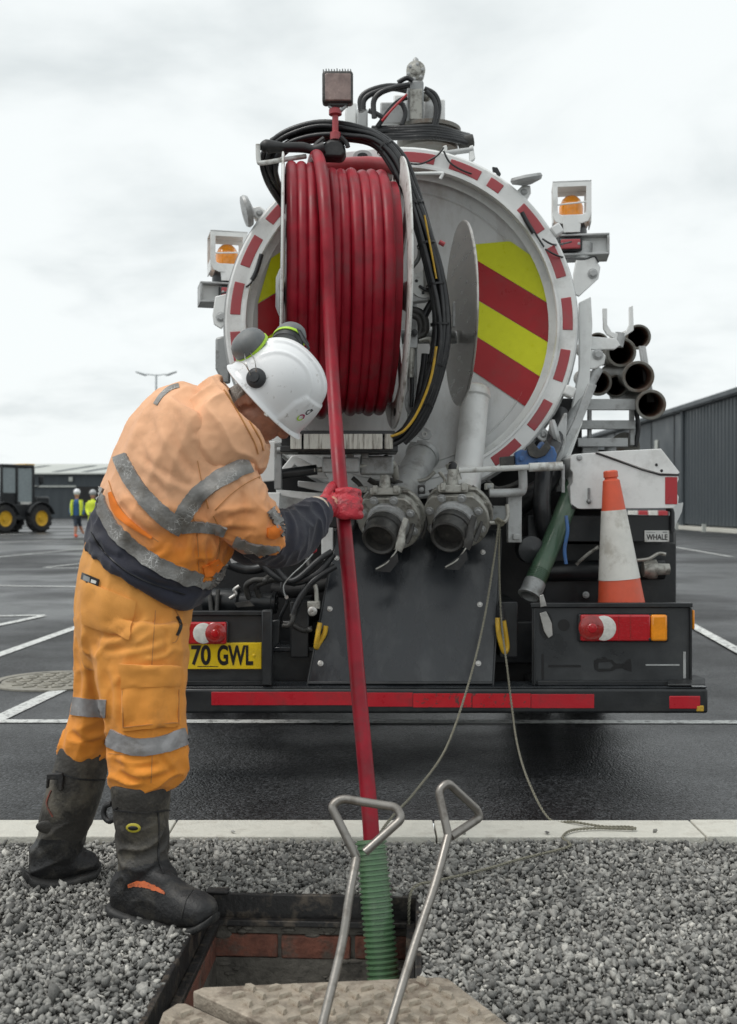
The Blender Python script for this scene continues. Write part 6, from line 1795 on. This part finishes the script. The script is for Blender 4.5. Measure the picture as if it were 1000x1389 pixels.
# --- jacket
jk = MB()
jk.loft([((120, 738), (262, 826), 3.15, .165), ((118, 741), (276, 818), 3.15, .178), ((127, 702), (300, 778), 3.15, .185), ((143, 652), (318, 735), 3.15, .195), ((164, 600), (332, 692), 3.16, .205), ((188, 556), (345, 655), 3.17, .208),
         ((214, 530), (350, 632), 3.18, .195), ((243, 518), (344, 618), 3.18, .150), ((272, 524), (338, 604), 3.18, .11), ((290, 534), (332, 594), 3.18, .08)], 56, 8)
jk.loft([((250, 690), (318, 596), 3.08, .085), ((272, 712), (340, 622), 3.06, .092), ((296, 728), (358, 656), 3.07, .090), ((316, 737), (370, 684), 3.09, .088), ((338, 745), (380, 706), 3.12, .082), ((352, 750), (387, 719), 3.14, .078)], 36, 8)
jk.loft([((262, 640), (330, 580), 3.36, .07), ((280, 690), (350, 640), 3.42, .075), ((300, 725), (360, 690), 3.48, .07)], 28, 6)
jme = remesh(jk, .0060, 3, .5)
def jfold(p, n_):
    d = .010 * noise.noise(p * 6.5 + V(3, 1, 2)) + .005 * noise.noise(p * 14)
    d += fold(p, (.45, 0, .9), 11, .009, .25, 1.0, 2.5)
    u, v = px(p)
    w = sm(v, 610, 720)                             # compression folds at waist and armpit
    d += w * fold(p, (.85, .2, -.45), 17, .012, .22, 4.0, 2.5)
    aw = sm(u, 270, 320) * sm(v, 600, 660)
    d += aw * fold(p, (.5, .2, .85), 21, .014, .3, 7.0, 2.5)
    d += .0018 * noise.noise(p * 40)
    return d
displace(jme, jfold)
creases(jme, [([(258, 652), (240, 628), (222, 590), (214, 556)], .011, 7), ([(262, 668), (238, 660), (205, 640), (180, 622)], .006, 6), ([(300, 640), (285, 610), (262, 590)], .007, 6), ([(256, 700), (258, 730), (250, 765)], .011, 7),
              ([(285, 712), (275, 740), (280, 768)], .011, 6), ([(300, 722), (290, 750), (293, 775)], .008, 5), ([(305, 700), (325, 690), (350, 690)], .008, 5), ([(300, 712), (325, 712), (352, 715)], .008, 5), ([(320, 640), (335, 665), (340, 700)], .007, 5),
              ([(160, 665), (185, 700), (215, 722)], .006, 6), ([(190, 575), (178, 605), (172, 640)], .007, 7), ([(230, 540), (250, 560), (262, 600)], .007, 7), ([(130, 725), (150, 745), (170, 750)], .006, 5), ([(180, 770), (215, 785), (240, 790)], .006, 5),
              ([(232, 735), (225, 750), (205, 760)], .006, 5), ([(200, 600), (214, 640), (235, 672)], .006, 5)])
jb = bvh_of(jme)
HEM = [(100, 630), (131, 668), (146, 704), (165, 728), (200, 757), (235, 776), (272, 789), (340, 800)]
jme.materials.append(m_jacket); jme.materials.append(m_navy)
for p_ in jme.polygons:
    u, v = px(p_.center)
    if u < 316 and v > pl(HEM, u) - 0: p_.material_index = 1
jacket = link('jacket', jme, None, man_, 180)
def bandj(line, w, nm='reflective_band', m_=None, par=None, **k):
    return band(jb, line, w, 3.05, **k).build(nm, m_ or m_tape, par or jacket, 60)
bandj([(130, 662), (146, 704), (165, 728), (200, 757), (235, 776), (274, 788)], [14, 17, 19, 20, 21, 20], ragged=1.2, off=.005, nw=6)
bandj([(163, 618), (172, 638), (187, 662), (205, 684), (226, 703), (247, 718)], [18, 21, 22, 23, 24, 22], ragged=.6, off=.005, nw=6)
bandj([(242, 714), (254, 690), (272, 668), (303, 647), (338, 630)], [23, 24, 23, 22, 21], ragged=.6, off=.0058, nw=6)
bandj([(246, 716), (268, 715), (290, 717), (306, 722)], [16, 15, 14, 13], ragged=.6, off=.0045, nw=6)
bandj([(318, 733), (336, 741), (356, 745), (380, 744)], [12, 13, 13, 5], ragged=1.5, off=.006)
bandj([(366, 692), (374, 703), (382, 716), (386, 726)], [10, 12, 12, 8], ragged=1.5, off=.006)
bandj([(272, 792), (287, 793), (298, 783), (303, 768)], [9, 10, 8, 6], ragged=2.0, off=.006)
bandj([(211, 549), (219, 537), (231, 527), (243, 523)], 6, off=.001)
# seams
for ln in ([(292, 692), (312, 672), (335, 655), (356, 645)], [(262, 700), (268, 730), (270, 775)], [(290, 700), (298, 720), (296, 750), (286, 778)], [(148, 652), (158, 680), (180, 708), (215, 735)], [(268, 625), (275, 660), (283, 690)]):
    bandj(ln, .9, 'seam', m_seam, off=.001, nw=1)
bandj([(124, 722), (150, 758), (190, 785), (250, 806)], 1.4, 'seam', m_ink, off=.004, nw=1)
m_orange = M('unfaded_orange_cloth', (0.78, 0.20, 0.02), .8, var=.08, bump=.3, bs=500)
bandj([(276, 775), (286, 772), (298, 762)], [14, 16, 10], 'orange_panel', m_orange, off=.006, nw=8, sub=12)
bandj([(150, 668), (158, 690), (172, 706), (206, 730)], [4, 10, 9, 3], 'orange_panel', m_orange, off=.003, nw=6)
bandj([(362, 722), (370, 722), (379, 716)], [12, 15, 9], 'orange_panel', m_orange, off=.006, nw=8, sub=12)

# under-sleeve
us = MB()
us.loft([((318, 730), (362, 676), 3.12, .062), ((332, 752), (371, 690), 3.15, .068), ((352, 765), (384, 692), 3.20, .068), ((384, 768), (398, 690), 3.26, .064), ((408, 758), (414, 680), 3.33, .056), ((428, 735), (427, 676), 3.38, .048), ((441, 716), (434, 674), 3.42, .042)], 36, 8)
ume = remesh(us, .0045, 2)
displace(ume, lambda p, n_: .004 * noise.noise(p * 14) + fold(p, (.2, .1, .9), 26, .012, .3, 2.0, 2.5) + .001 * noise.noise(p * 60))
link('under_sleeve', ume, m_navy, man_, 180)
us2 = MB().tube([P(318, 720, 3.46), P(336, 742, 3.50), P(375, 738, 3.58), P(392, 735, 3.62)], [.06, .06, .048, .042], 20)
us2.build('under_sleeve', m_navy, man_, 60)

# --- hood
hd_ = MB()
hd_.loft([((268, 580), (318, 630), 3.15, .130), ((254, 562), (346, 643), 3.14, .175), ((258, 540), (360, 634), 3.14, .178), ((284, 516), (364, 614), 3.15, .138), ((296, 510), (360, 605), 3.15, .122), ((301, 514), (352, 598), 3.15, .105), ((297, 522), (344, 594), 3.15, .09), ((290, 530), (336, 596), 3.15, .085)], 48, 8)
hme = remesh(hd_, .0048, 2)
displace(hme, lambda p, n_: .006 * noise.noise(p * 9 + V(5, 0, 1)) + fold(p, (.55, .2, -.8), 15, .016, .3, 9.0, 2.5) + .0015 * noise.noise(p * 45))
hood = link('hood', hme, m_jacket, man_, 180)
hob = bvh_of(hme)
for ln, w in (([(311, 526), (324, 548), (338, 571), (352, 595), (357, 611)], 1.2), ([(304, 529), (317, 550), (331, 574), (345, 600), (350, 616)], 1.2)):
    band(hob, ln, w, 3.05, off=.001, thick=.002, nw=1).build('seam', m_seam, hood, 60)

# --- trousers
tr_ = MB()
tr_.loft([((124, 725), (268, 790), 3.15, .15), ((110, 775), (258, 832), 3.15, .165), ((104, 825), (255, 868), 3.15, .165), ((107, 868), (253, 898), 3.15, .15), ((118, 900), (246, 915), 3.15, .11)], 44, 8)
tr_.loft([((128, 842), (255, 848), 3.07, .10), ((130, 900), (253, 905), 3.06, .105), ((139, 960), (251, 962), 3.05, .100), ((147, 1002), (252, 1000), 3.05, .098), ((149, 1030), (253, 1030), 3.045, .098), ((150, 1050), (247, 1052), 3.04, .092), ((154, 1063), (230, 1066), 3.04, .075), ((160, 1070), (225, 1073), 3.04, .06)], 40, 8)
tr_.loft([((104, 842), (200, 850), 3.25, .10), ((102, 900), (180, 905), 3.27, .10), ((101, 950), (166, 955), 3.28, .095), ((95, 985), (158, 990), 3.29, .09), ((83, 1008), (152, 1014), 3.29, .088), ((82, 1022), (148, 1030), 3.29, .078), ((90, 1032), (140, 1038), 3.29, .06)], 36, 8)
tme = remesh(tr_, .0058, 3)
def tfold(p, n_):
    u, v = px(p)
    d = .007 * noise.noise(p * 7 + V(1, 5, 2)) + .003 * noise.noise(p * 17)
    d += fold(p, (.1, 0, 1), 10, .012, .2, 3.0, 2.5)
    kb = sm(v, 990, 1050) if u > 145 else sm(v, 955, 1015)   # blousing over the boots
    d += kb * fold(p, (.95, .2, .25), 20, .014, .25, 5.0, 2.5)
    kn = math.exp(-((v - 890) / 45) ** 2)
    d += kn * fold(p, (.85, .1, .5), 14, .012, .25, 8.0, 2.5)
    return d + .0012 * noise.noise(p * 50)
displace(tme, tfold)
creases(tme, [([(205, 835), (165, 868), (132, 872)], .009, 6), ([(230, 870), (185, 885), (140, 890)], .006, 5), ([(128, 875), (136, 920), (146, 975)], .012, 7), ([(110, 880), (118, 920), (112, 960)], .007, 6), ([(165, 1040), (190, 1052), (235, 1040)], .010, 5),
              ([(156, 1027), (180, 1036), (215, 1030)], .007, 4), ([(247, 985), (225, 1020), (243, 1045)], .007, 5), ([(100, 985), (120, 1000), (148, 992)], .009, 5), ([(240, 876), (222, 890), (196, 895)], .006, 4),
              ([(150, 905), (158, 940), (156, 985)], .006, 5), ([(112, 800), (106, 840), (112, 875)], .006, 5), ([(220, 840), (232, 860), (228, 890)], .005, 4)])
tb_ = bvh_of(tme)
trou = link('trousers', tme, m_trouser, man_, 180)
bk_ = patch(tb_, [(112, 786), (184, 816), (176, 867), (113, 846)], 3.0, 16, 14, .003, .004, .0035).build('back_pocket', m_trouser, trou, 60)
pk = patch(tb_, [(166, 902), (241, 904), (242, 984), (167, 991)], 2.95, 18, 18, .004, .007, .006).build('cargo_pocket', m_trouser, trou, 60)
pf_ = patch(tb_, [(165.5, 900), (242, 902), (241, 930), (166, 933)], 2.95, 18, 8, .013, .003, .004).build('pocket_flap', m_trouser, trou, 60)
patch(tb_, [(114, 777), (136, 786), (134, 796), (112, 788)], 3.0, 6, 3, .005, .0015).build('maker_patch', m_ink, trou, 60)
patch(tb_, [(117, 780.5), (124, 783.5), (123, 790), (116, 787)], 3.0, 3, 3, .007, .001).build('patch_print', m_grey, trou, 60)
patch(tb_, [(126, 785.5), (133, 788), (132, 792), (125, 790)], 3.0, 3, 3, .007, .001).build('patch_print', m_lwhite, trou, 60)
band(tb_, [(146, 999), (165, 1008), (190, 1013), (222, 1009), (253, 998)], 23, 2.95, off=.004, nw=6, ragged=.4).build('reflective_band', m_tape2, trou, 60)
band(tb_, [(99, 957), (120, 960), (144, 961)], 24, 3.2, off=.004, nw=6, ragged=.4).build('reflective_band', m_tape2, trou, 60)
for ln in ([(211, 828), (208, 870), (206, 902)], [(207, 1016), (206, 1040), (205, 1062)], [(237, 826), (246, 846), (240, 868), (234, 872)], [(116, 792), (182, 822)], [(113, 842), (174, 864)],
           [(148, 1022), (190, 1025), (206, 1022)]):
    band(tb_, ln, .9, 2.95, off=.0005, thick=.0015, nw=1).build('seam', m_seam, trou, 60)
for ln in ([(168, 905), (239, 907)], [(168, 928), (238, 926)], [(169, 937), (170, 986)], [(239, 934), (239, 981)], [(170, 985), (239, 979)]):
    band(tb_, ln, .7, 2.95, off=.0145, thick=.001, nw=1).build('pocket_stitching', m_seam, trou, 60)
band(tb_, [(240, 836), (245, 848), (240, 862)], 3.2, 2.95, off=.002, nw=2).build('pocket_opening', m_ink, trou, 60)

# --- boots
m_seamred = M('faded_red_piping', (0.16, 0.045, 0.03), .7, dirt=(.04, .035, .03), ds=40, da=.8)
def boot(shaft, foot, sole, split, nm):
    bt = MB(); bt.loft(shaft, 36, 8); bt.loft(foot, 32, 8, exp=.85)
    up = remesh(bt, .0042, 7)
    displace(up, lambda p, n_: .003 * noise.noise(p * 12) + fold(p, (.9, .3, .3), 18, .011, .25, 11.0, 2.5) * sm(px(p)[1], 1100, 1150) * (1 - .7 * sm(px(p)[1], 1190, 1215)) + .0008 * noise.noise(p * 70))
    up.materials.append(m_leather); up.materials.append(m_bootlow)
    for p_ in up.polygons:
        if px(p_.center)[1] > split(px(p_.center)[0]): p_.material_index = 1
    o = link(nm, up, None, man_, 180)
    so = MB(); so.loft(sole, 32, 6, exp=.6); so.build('boot_sole', m_sole, o, 50)
    bv_ = bvh_of(up)
    return o, bv_, bv_
b1, b1v, f1v = boot([((150, 1058), (231, 1060), 3.04, .078), ((150, 1066), (231, 1066), 3.04, .083), ((153, 1094), (230, 1096), 3.04, .080), ((156, 1125), (229, 1127), 3.04, .074), ((160, 1150), (229, 1152), 3.04, .070), ((161, 1175), (234, 1175), 3.03, .066), ((158, 1200), (240, 1195), 3.03, .062), ((160, 1215), (238, 1212), 3.03, .055)],
                [((161, 1190), (160, 1232), 3.05, .020), ((167, 1178), (164, 1238), 3.04, .038), ((192, 1170), (188, 1244), 3.01, .044), ((222, 1178), (215, 1250), 2.985, .046), ((246, 1198), (244, 1255), 2.955, .049), ((268, 1212), (268, 1256), 2.93, .050), ((283, 1221), (283, 1252), 2.915, .040), ((291, 1231), (291, 1244), 2.905, .018)],
                [((155, 1221), (155, 1237), 3.05, .026), ((161, 1226), (161, 1245), 3.04, .042), ((190, 1236), (190, 1252), 3.01, .048), ((215, 1243), (215, 1257), 2.985, .050), ((245, 1250), (245, 1264), 2.955, .053), ((269, 1250), (269, 1264), 2.93, .053), ((285, 1244), (285, 1256), 2.912, .041), ((293, 1238), (293, 1248), 2.903, .020)], lambda u: 1182 - .25 * (u - 160), 'boot')
b2, b2v, f2v = boot([((82, 1008), (149, 1016), 3.29, .078), ((81, 1014), (148, 1024), 3.29, .083), ((73, 1040), (144, 1052), 3.29, .082), ((62, 1075), (136, 1085), 3.29, .078), ((54, 1105), (127, 1112), 3.29, .074), ((52, 1128), (116, 1136), 3.29, .068), ((48, 1150), (112, 1152), 3.29, .06), ((48, 1165), (110, 1165), 3.29, .05)],
                [((44, 1154), (40, 1188), 3.25, .022), ((52, 1142), (47, 1194), 3.26, .038), ((72, 1136), (70, 1196), 3.28, .045), ((96, 1142), (96, 1192), 3.30, .047), ((113, 1152), (115, 1186), 3.31, .046), ((128, 1156), (129, 1180), 3.32, .042), ((135, 1164), (135, 1174), 3.325, .02)],
                [((32, 1178), (33, 1192), 3.25, .03), ((42, 1184), (44, 1202), 3.26, .05), ((72, 1188), (72, 1204), 3.28, .056), ((98, 1184), (98, 1198), 3.30, .057), ((118, 1178), (118, 1191), 3.31, .055), ((130, 1174), (130, 1186), 3.32, .044), ((137, 1170), (137, 1179), 3.325, .022)], lambda u: 1138 + .05 * (u - 50), 'boot')
for (bo, bv, ln, Yg) in ((b1, b1v, [(152, 1098), (190, 1102), (229, 1099)], 2.96), (b2, b2v, [(76, 1046), (105, 1056), (142, 1058)], 3.2)):
    band(bv, ln, 1.8, Yg, off=.001, thick=.003, nw=1).build('cuff_seam', m_bootlow, bo, 60)
band(b1v, [(214, 1100), (216, 1130), (215, 1165), (222, 1185)], 2, 2.96, off=.001, thick=.002, nw=1).build('shaft_seam', m_bootlow, b1, 60)
band(b2v, [(70, 1072), (64, 1090), (72, 1108)], 1.6, 3.2, off=.001, thick=.002, nw=1).build('shaft_seam', m_seamred, b2, 60)
oq, on = hit(b1v, 181, 1123, 2.96)
xx = V(1, 0, 0); xx = (xx - on * xx.dot(on)).normalized(); yy = on.cross(xx)
m_badge = M('yellow_boot_badge', (0.42, 0.36, 0.03), .5, dirt=(.05, .045, .02), ds=90, da=.7, bump=.1)
MB().ell(oq + on * .0005, xx * .0215, yy * .0135, on * .0035, 24, 8).build('boot_badge', m_badge, b1)
MB().ell(oq + on * .002, xx * .0155, yy * .0075, on * .0032, 20, 8).build('badge_centre', m_ink, b1)
patch_pts = [(174, 1202), (190, 1199), (206, 1203), (224, 1212)]
for bvx in (f1v,):
    band(bvx, patch_pts, [3, 8, 7, 3], 2.95, off=.002, thick=.0015, nw=3, ragged=.8).build('torn_lining', m_orangetape, b1, 60)
MB().tube([P(152, 1090, 3.05), P(143, 1094, 3.06), P(141, 1106, 3.06), P(148, 1114, 3.05), P(156, 1110, 3.04)], .008, 8).build('pull_loop', m_bootlow, b1, 60)
MB().pp([(63, 1050), (84, 1049), (86, 1056), (84, 1072), (79, 1074), (78, 1058), (66, 1058), (65, 1070), (62, 1070)], 3.20, .018).build('pull_loop', m_bootlow, b2, bevel=.003)
MB().ell(hit(b2v, 66, 1122, 3.2)[0], V(.036, .008, -.006), V(0, .006, 0), V(.004, 0, .020), 18, 10).build('ankle_pad', m_leather, b2)
band(f1v, [(246, 1246), (252, 1222), (262, 1206)], 1.6, 2.93, off=.0, thick=.002, nw=1).build('toe_cap_seam', m_sole, b1, 60)

# --- gloves
HH = P(464, 683, 3.52)       # hose centre inside the fist
hax = (P(459, 620, 3.62) - P(475, 800, 3.37)).normalized()
def gl(cx, cy, cz): return HH + V(1, 0, 0) * cx + V(0, 1, 0) * cy + hax * cz
gv = MB()
gv.ell(gl(.010, -.050, .0), V(.052, .006, .006), V(-.004, .026, .0), hax * .060, 22, 16)      # back of the hand
gv.ell(gl(-.045, -.035, -.006), V(.035, .02, 0), V(-.008, .020, .0), hax * .046, 20, 14)
gv.tube([P(433, 692, 3.41), P(441, 690, 3.43), gl(-.045, -.045, -.010)], [.040, .036, .038], 18)
for i, (z, L_) in enumerate(((.042, 1.0), (.014, 1.08), (-.014, 1.03), (-.041, .9))):
    k_ = .0155 if i < 3 else .0135
    gv.tube([gl(-.015, -.052, z * .9), gl(.016, -.056, z), gl(.044, -.040 * L_, z - .002), gl(.053, -.005, z - .004), gl(.040, .030, z - .004), gl(.008, .044, z - .003), gl(-.020, .036, z - .002)], [k_ * 1.05, k_ * 1.1, k_ * 1.08, k_, k_ * .98, k_ * .92, k_ * .8], 14, 6)
gv.tube([gl(-.050, -.035, .012), gl(-.040, -.034, .044), gl(-.030, -.014, .064), gl(-.022, .022, .068), gl(-.004, .040, .064)], [.020, .018, .0165, .015, .012], 14, 6)
gme = remesh(gv, .0028, 2, .5)
displace(gme, lambda p, n_: .0025 * noise.noise(p * 30) + fold(p, (.6, .4, .5), 38, .003, .35, 3.0, 2.5) + .0007 * noise.noise(p * 150))
link('glove', gme, m_glove, man_, 180)
MB().lathe(P(432, 692, 3.405), P(441, 690, 3.43) - P(430, 693, 3.40), [(-.012, .030), (-.014, .044), (-.004, .046), (.006, .043), (.008, .03)], 28, cap=False).build('glove_cuff', m_cuff, man_)
g2 = MB(); c2 = P(400, 732, 3.65)
g2.ell(c2, (.045, .01, 0), (0, .03, 0), (0, .0, .04), 18, 12)
for i in range(4):
    z = .03 - .02 * i
    g2.tube([c2 + V(.02, .0, z), c2 + V(.05, .0, z), c2 + V(.065, .02, z - .005), c2 + V(.05, .04, z - .01), c2 + V(.02, .045, z - .01)], .0115, 10)
g2.tube([c2 + V(-.01, -.01, .03), c2 + V(.015, -.01, .05), c2 + V(.04, .0, .05)], .013, 10)
link('glove', remesh(g2, .0035, 2), m_glove, man_, 180)
# ============================================================ FAR PEOPLE AND MACHINE
def far_person(u, vf, Y, vest, label, walking, kind):
    k = 1.0
    def q(a, b): return (u + a, vf - b)         # pixel offsets: b above the feet
    t_ = thing('person', G(u, vf), label, 'person')
    Y = G(u, vf).y; t_.location = (P(u, vf, Y).x, Y, 0)
    b_ = MB()
    b_.ell(P(*q(0, 57), Y), (.09, 0, 0), (0, .10, 0), (0, 0, .13), 14, 10)
    b_.tube([P(*q(0, 54), Y), P(*q(0, 48), Y)], .06, 10)
    b_.loft([(q(-6, 50), q(6, 50), Y, .10), (q(-7.5, 46), q(7.5, 46), Y, .14), (q(-7, 38), q(7, 38), Y, .13), (q(-6, 30), q(6, 30), Y, .13), (q(-5.5, 24), q(5.5, 24), Y, .12)], 18, 4)
    if walking:
        b_.tube([P(*q(-2.5, 27), Y), P(*q(-1.5, 15), Y - .1), P(*q(-2, 2), Y - .12), P(*q(0, 1), Y - .22)], [.09, .07, .05, .05], 10)
        b_.tube([P(*q(2.5, 27), Y), P(*q(4, 16), Y + .1), P(*q(7.5, 7), Y + .2), P(*q(9, 5), Y + .15)], [.09, .07, .05, .05], 10)
    else:
        for s_ in (-1, 1):
            b_.tube([P(*q(s_ * 3, 27), Y), P(*q(s_ * 3, 15), Y), P(*q(s_ * 3, 2), Y), P(*q(s_ * 3.5, 1), Y - .1)], [.09, .07, .05, .05], 10)
    for s_ in (-1, 1):
        b_.tube([P(*q(s_ * 7, 47), Y), P(*q(s_ * 8.8, 38), Y), P(*q(s_ * (8.5 if walking else 5), 30), Y - .15)], [.06, .05, .045], 10)
    bm2 = remesh(b_, .02, 1)
    o = link('body', bm2, None, t_, 180)
    if kind == 'vest':
        bm2.materials.append(m_skin); bm2.materials.append(m_bluecl); bm2.materials.append(m_darkcl); bm2.materials.append(m_coneo)
        for p_ in bm2.polygons:
            v = px(p_.center)[1]; hgt = vf - v
            p_.material_index = 1 if 29 < hgt < 51 else (2 if 14 < hgt <= 29 else (3 if hgt < 4 else 0))
        vs_ = MB()
        for s_ in (-1, 1):
            vs_.loft([(q(s_ * 2.5, 50), q(s_ * 7.5, 50), Y - .01, .13), (q(s_ * 3.6, 42), q(s_ * 9, 42), Y - .01, .17), (q(s_ * 4.2, 29), q(s_ * 8.6, 29), Y - .01, .16)], 14, 4)
        vs_.build('safety_vest', m_hiviz, t_)
    else:
        bm2.materials.append(m_hiviz); bm2.materials.append(m_skin)
        for p_ in bm2.polygons:
            v = px(p_.center)[1]
            p_.material_index = 1 if vf - v > 52 else 0
        MB().loft([(q(-7.2, 34), q(7.2, 34), Y, .17), (q(-7.2, 32), q(7.2, 32), Y, .17)], 16, 3).build('grey_band', m_tape, t_)
    hc = P(*q(0, 60.5), Y)
    MB().ell(hc, (.13, 0, 0), (0, .15, 0), (0, 0, .13), 16, 10).build('helmet', m_helmet if kind == 'vest' else m_lgrey, t_)
    return t_
far_person(104.5, 728, 40, True, 'distant person walking in blue shirt with open yellow vest', True, 'vest')
far_person(126, 729, 41, True, 'distant person in full yellow high visibility suit', False, 'suit')

# telehandler
th = thing('telehandler', G(30, 721.5), 'black telehandler with yellow wheel rims parked at the far left', 'telehandler')
O_ = G(57, 722); ang = math.radians(57)
dx_ = V(-math.cos(ang), -math.sin(ang), 0); ny_ = V(math.sin(ang), -math.cos(ang), 0)
def T(a, b, z): return O_ + dx_ * a - ny_ * b + V(0, 0, z)     # a along machine, b across (0 = visible side), z up
def tbox(a0, a1, b0, b1, z0, z1, nm, m_, bev=.03, par=None):
    vs_ = [T(a, b, z) for a in (a0, a1) for b in (b0, b1) for z in (z0, z1)]
    return MB().add(vs_, [(0, 1, 3, 2), (4, 6, 7, 5), (0, 4, 5, 1), (2, 3, 7, 6), (0, 2, 6, 4), (1, 5, 7, 3)]).build(nm, m_, par or th, bevel=bev)
tbox(-.6, 2.6, .25, 2.0, .55, 1.25, 'chassis', m_black)
tbox(-.75, .05, .35, 1.9, 1.25, 1.6, 'engine_cover', m_black, .08)
cabf = tbox(0.1, 1.9, .35, 1.35, 2.86, 3.0, 'cab_roof', m_black, .05)
tbox(0.05, 0.55, .4, 1.3, 3.0, 3.05, 'roof_stripe', m_rim, .02, cabf)
for (a, b) in ((.15, .4), (1.05, .4), (1.85, .4), (.15, 1.3), (1.85, 1.3)):
    tbox(a - .05, a + .05, b - .05, b + .05, 1.2, 2.9, 'cab_post', m_black, .02)
tbox(0.21, 0.99, .41, .43, 1.35, 2.84, 'window', m_glass, 0)
tbox(1.11, 1.79, .41, .43, 1.75, 2.84, 'window', m_glass, 0)
tbox(1.1, 1.8, .405, .44, 1.2, 1.74, 'cab_door', m_black, .02)
tbox(1.84, 1.86, .46, 1.24, 1.6, 2.84, 'windscreen', m_glass, 0)
tbox(0.14, 0.16, .46, 1.24, 1.7, 2.84, 'rear_window', m_glass, 0)
tbox(0.25, 0.85, .385, .40, 1.05, 1.35, 'side_label', m_conew, 0)
tbox(.8, 2.9, 1.45, 1.85, 1.6, 2.1, 'boom', m_black, .04)
tbox(.5, 1.4, .2, .3, .55, .70, 'step', m_black, .02)
for a in (0.0, 1.95):
    for b in (0.0, 1.85):
        c = T(a, b, .62)
        w_ = MB().lathe(c + ny_ * .0, -ny_, [(0, .34), (0.0, .54), (.05, .60), (.12, .63), (.30, .63), (.38, .60), (.42, .5), (.42, .34)], 32, cap=False).build('wheel', m_tyre, th)
        for i in range(16):
            a2 = i * math.pi / 8
            dd = dx_ * math.cos(a2) + V(0, 0, math.sin(a2))
            tt = -dx_ * math.sin(a2) + V(0, 0, math.cos(a2))
            MB().add([c - ny_ * .06 + dd * .60 - tt * .04, c - ny_ * .22 + dd * .60 + tt * .06, c - ny_ * .22 + dd * .67 + tt * .06, c - ny_ * .06 + dd * .67 - tt * .04, c - ny_ * .06 + dd * .60 + tt * .03, c - ny_ * .22 + dd * .60 + tt * .13, c - ny_ * .22 + dd * .67 + tt * .13, c - ny_ * .06 + dd * .67 + tt * .03],
                     [(0, 1, 2, 3), (7, 6, 5, 4), (0, 4, 5, 1), (3, 2, 6, 7), (0, 3, 7, 4), (1, 5, 6, 2)]).build('tyre_lug', m_tyre, w_)
        if b == 0.0:
            MB().lathe(c - ny_ * .10, ny_, [(0, .37), (.09, .37), (.095, .33), (.04, .28), (.03, .12), (.07, .11), (.075, 0)], 28).build('rim', m_rim, w_)
    mgd = MB(); vs_ = []
    for i in range(13):
        a2 = math.radians(15 + 150 * i / 12)
        for b in (-.03, .5):
            vs_.append(T(a + .74 * math.cos(a2), b, .62 + .74 * math.sin(a2)))
    mgd.add(vs_, [(2 * i, 2 * i + 2, 2 * i + 3, 2 * i + 1) for i in range(12)])
    o = mgd.build('mudguard', m_black, th); sdm = o.modifiers.new('s', 'SOLIDIFY'); sdm.thickness = .04
MB().tube([T(.15, .42, 2.0), T(-.05, .2, 2.1), T(-.05, .15, 2.3)], .025, 8).build('mirror_arm', m_black, th)
tbox(-.15, .0, .05, .25, 2.15, 2.5, 'mirror', m_black, .02)
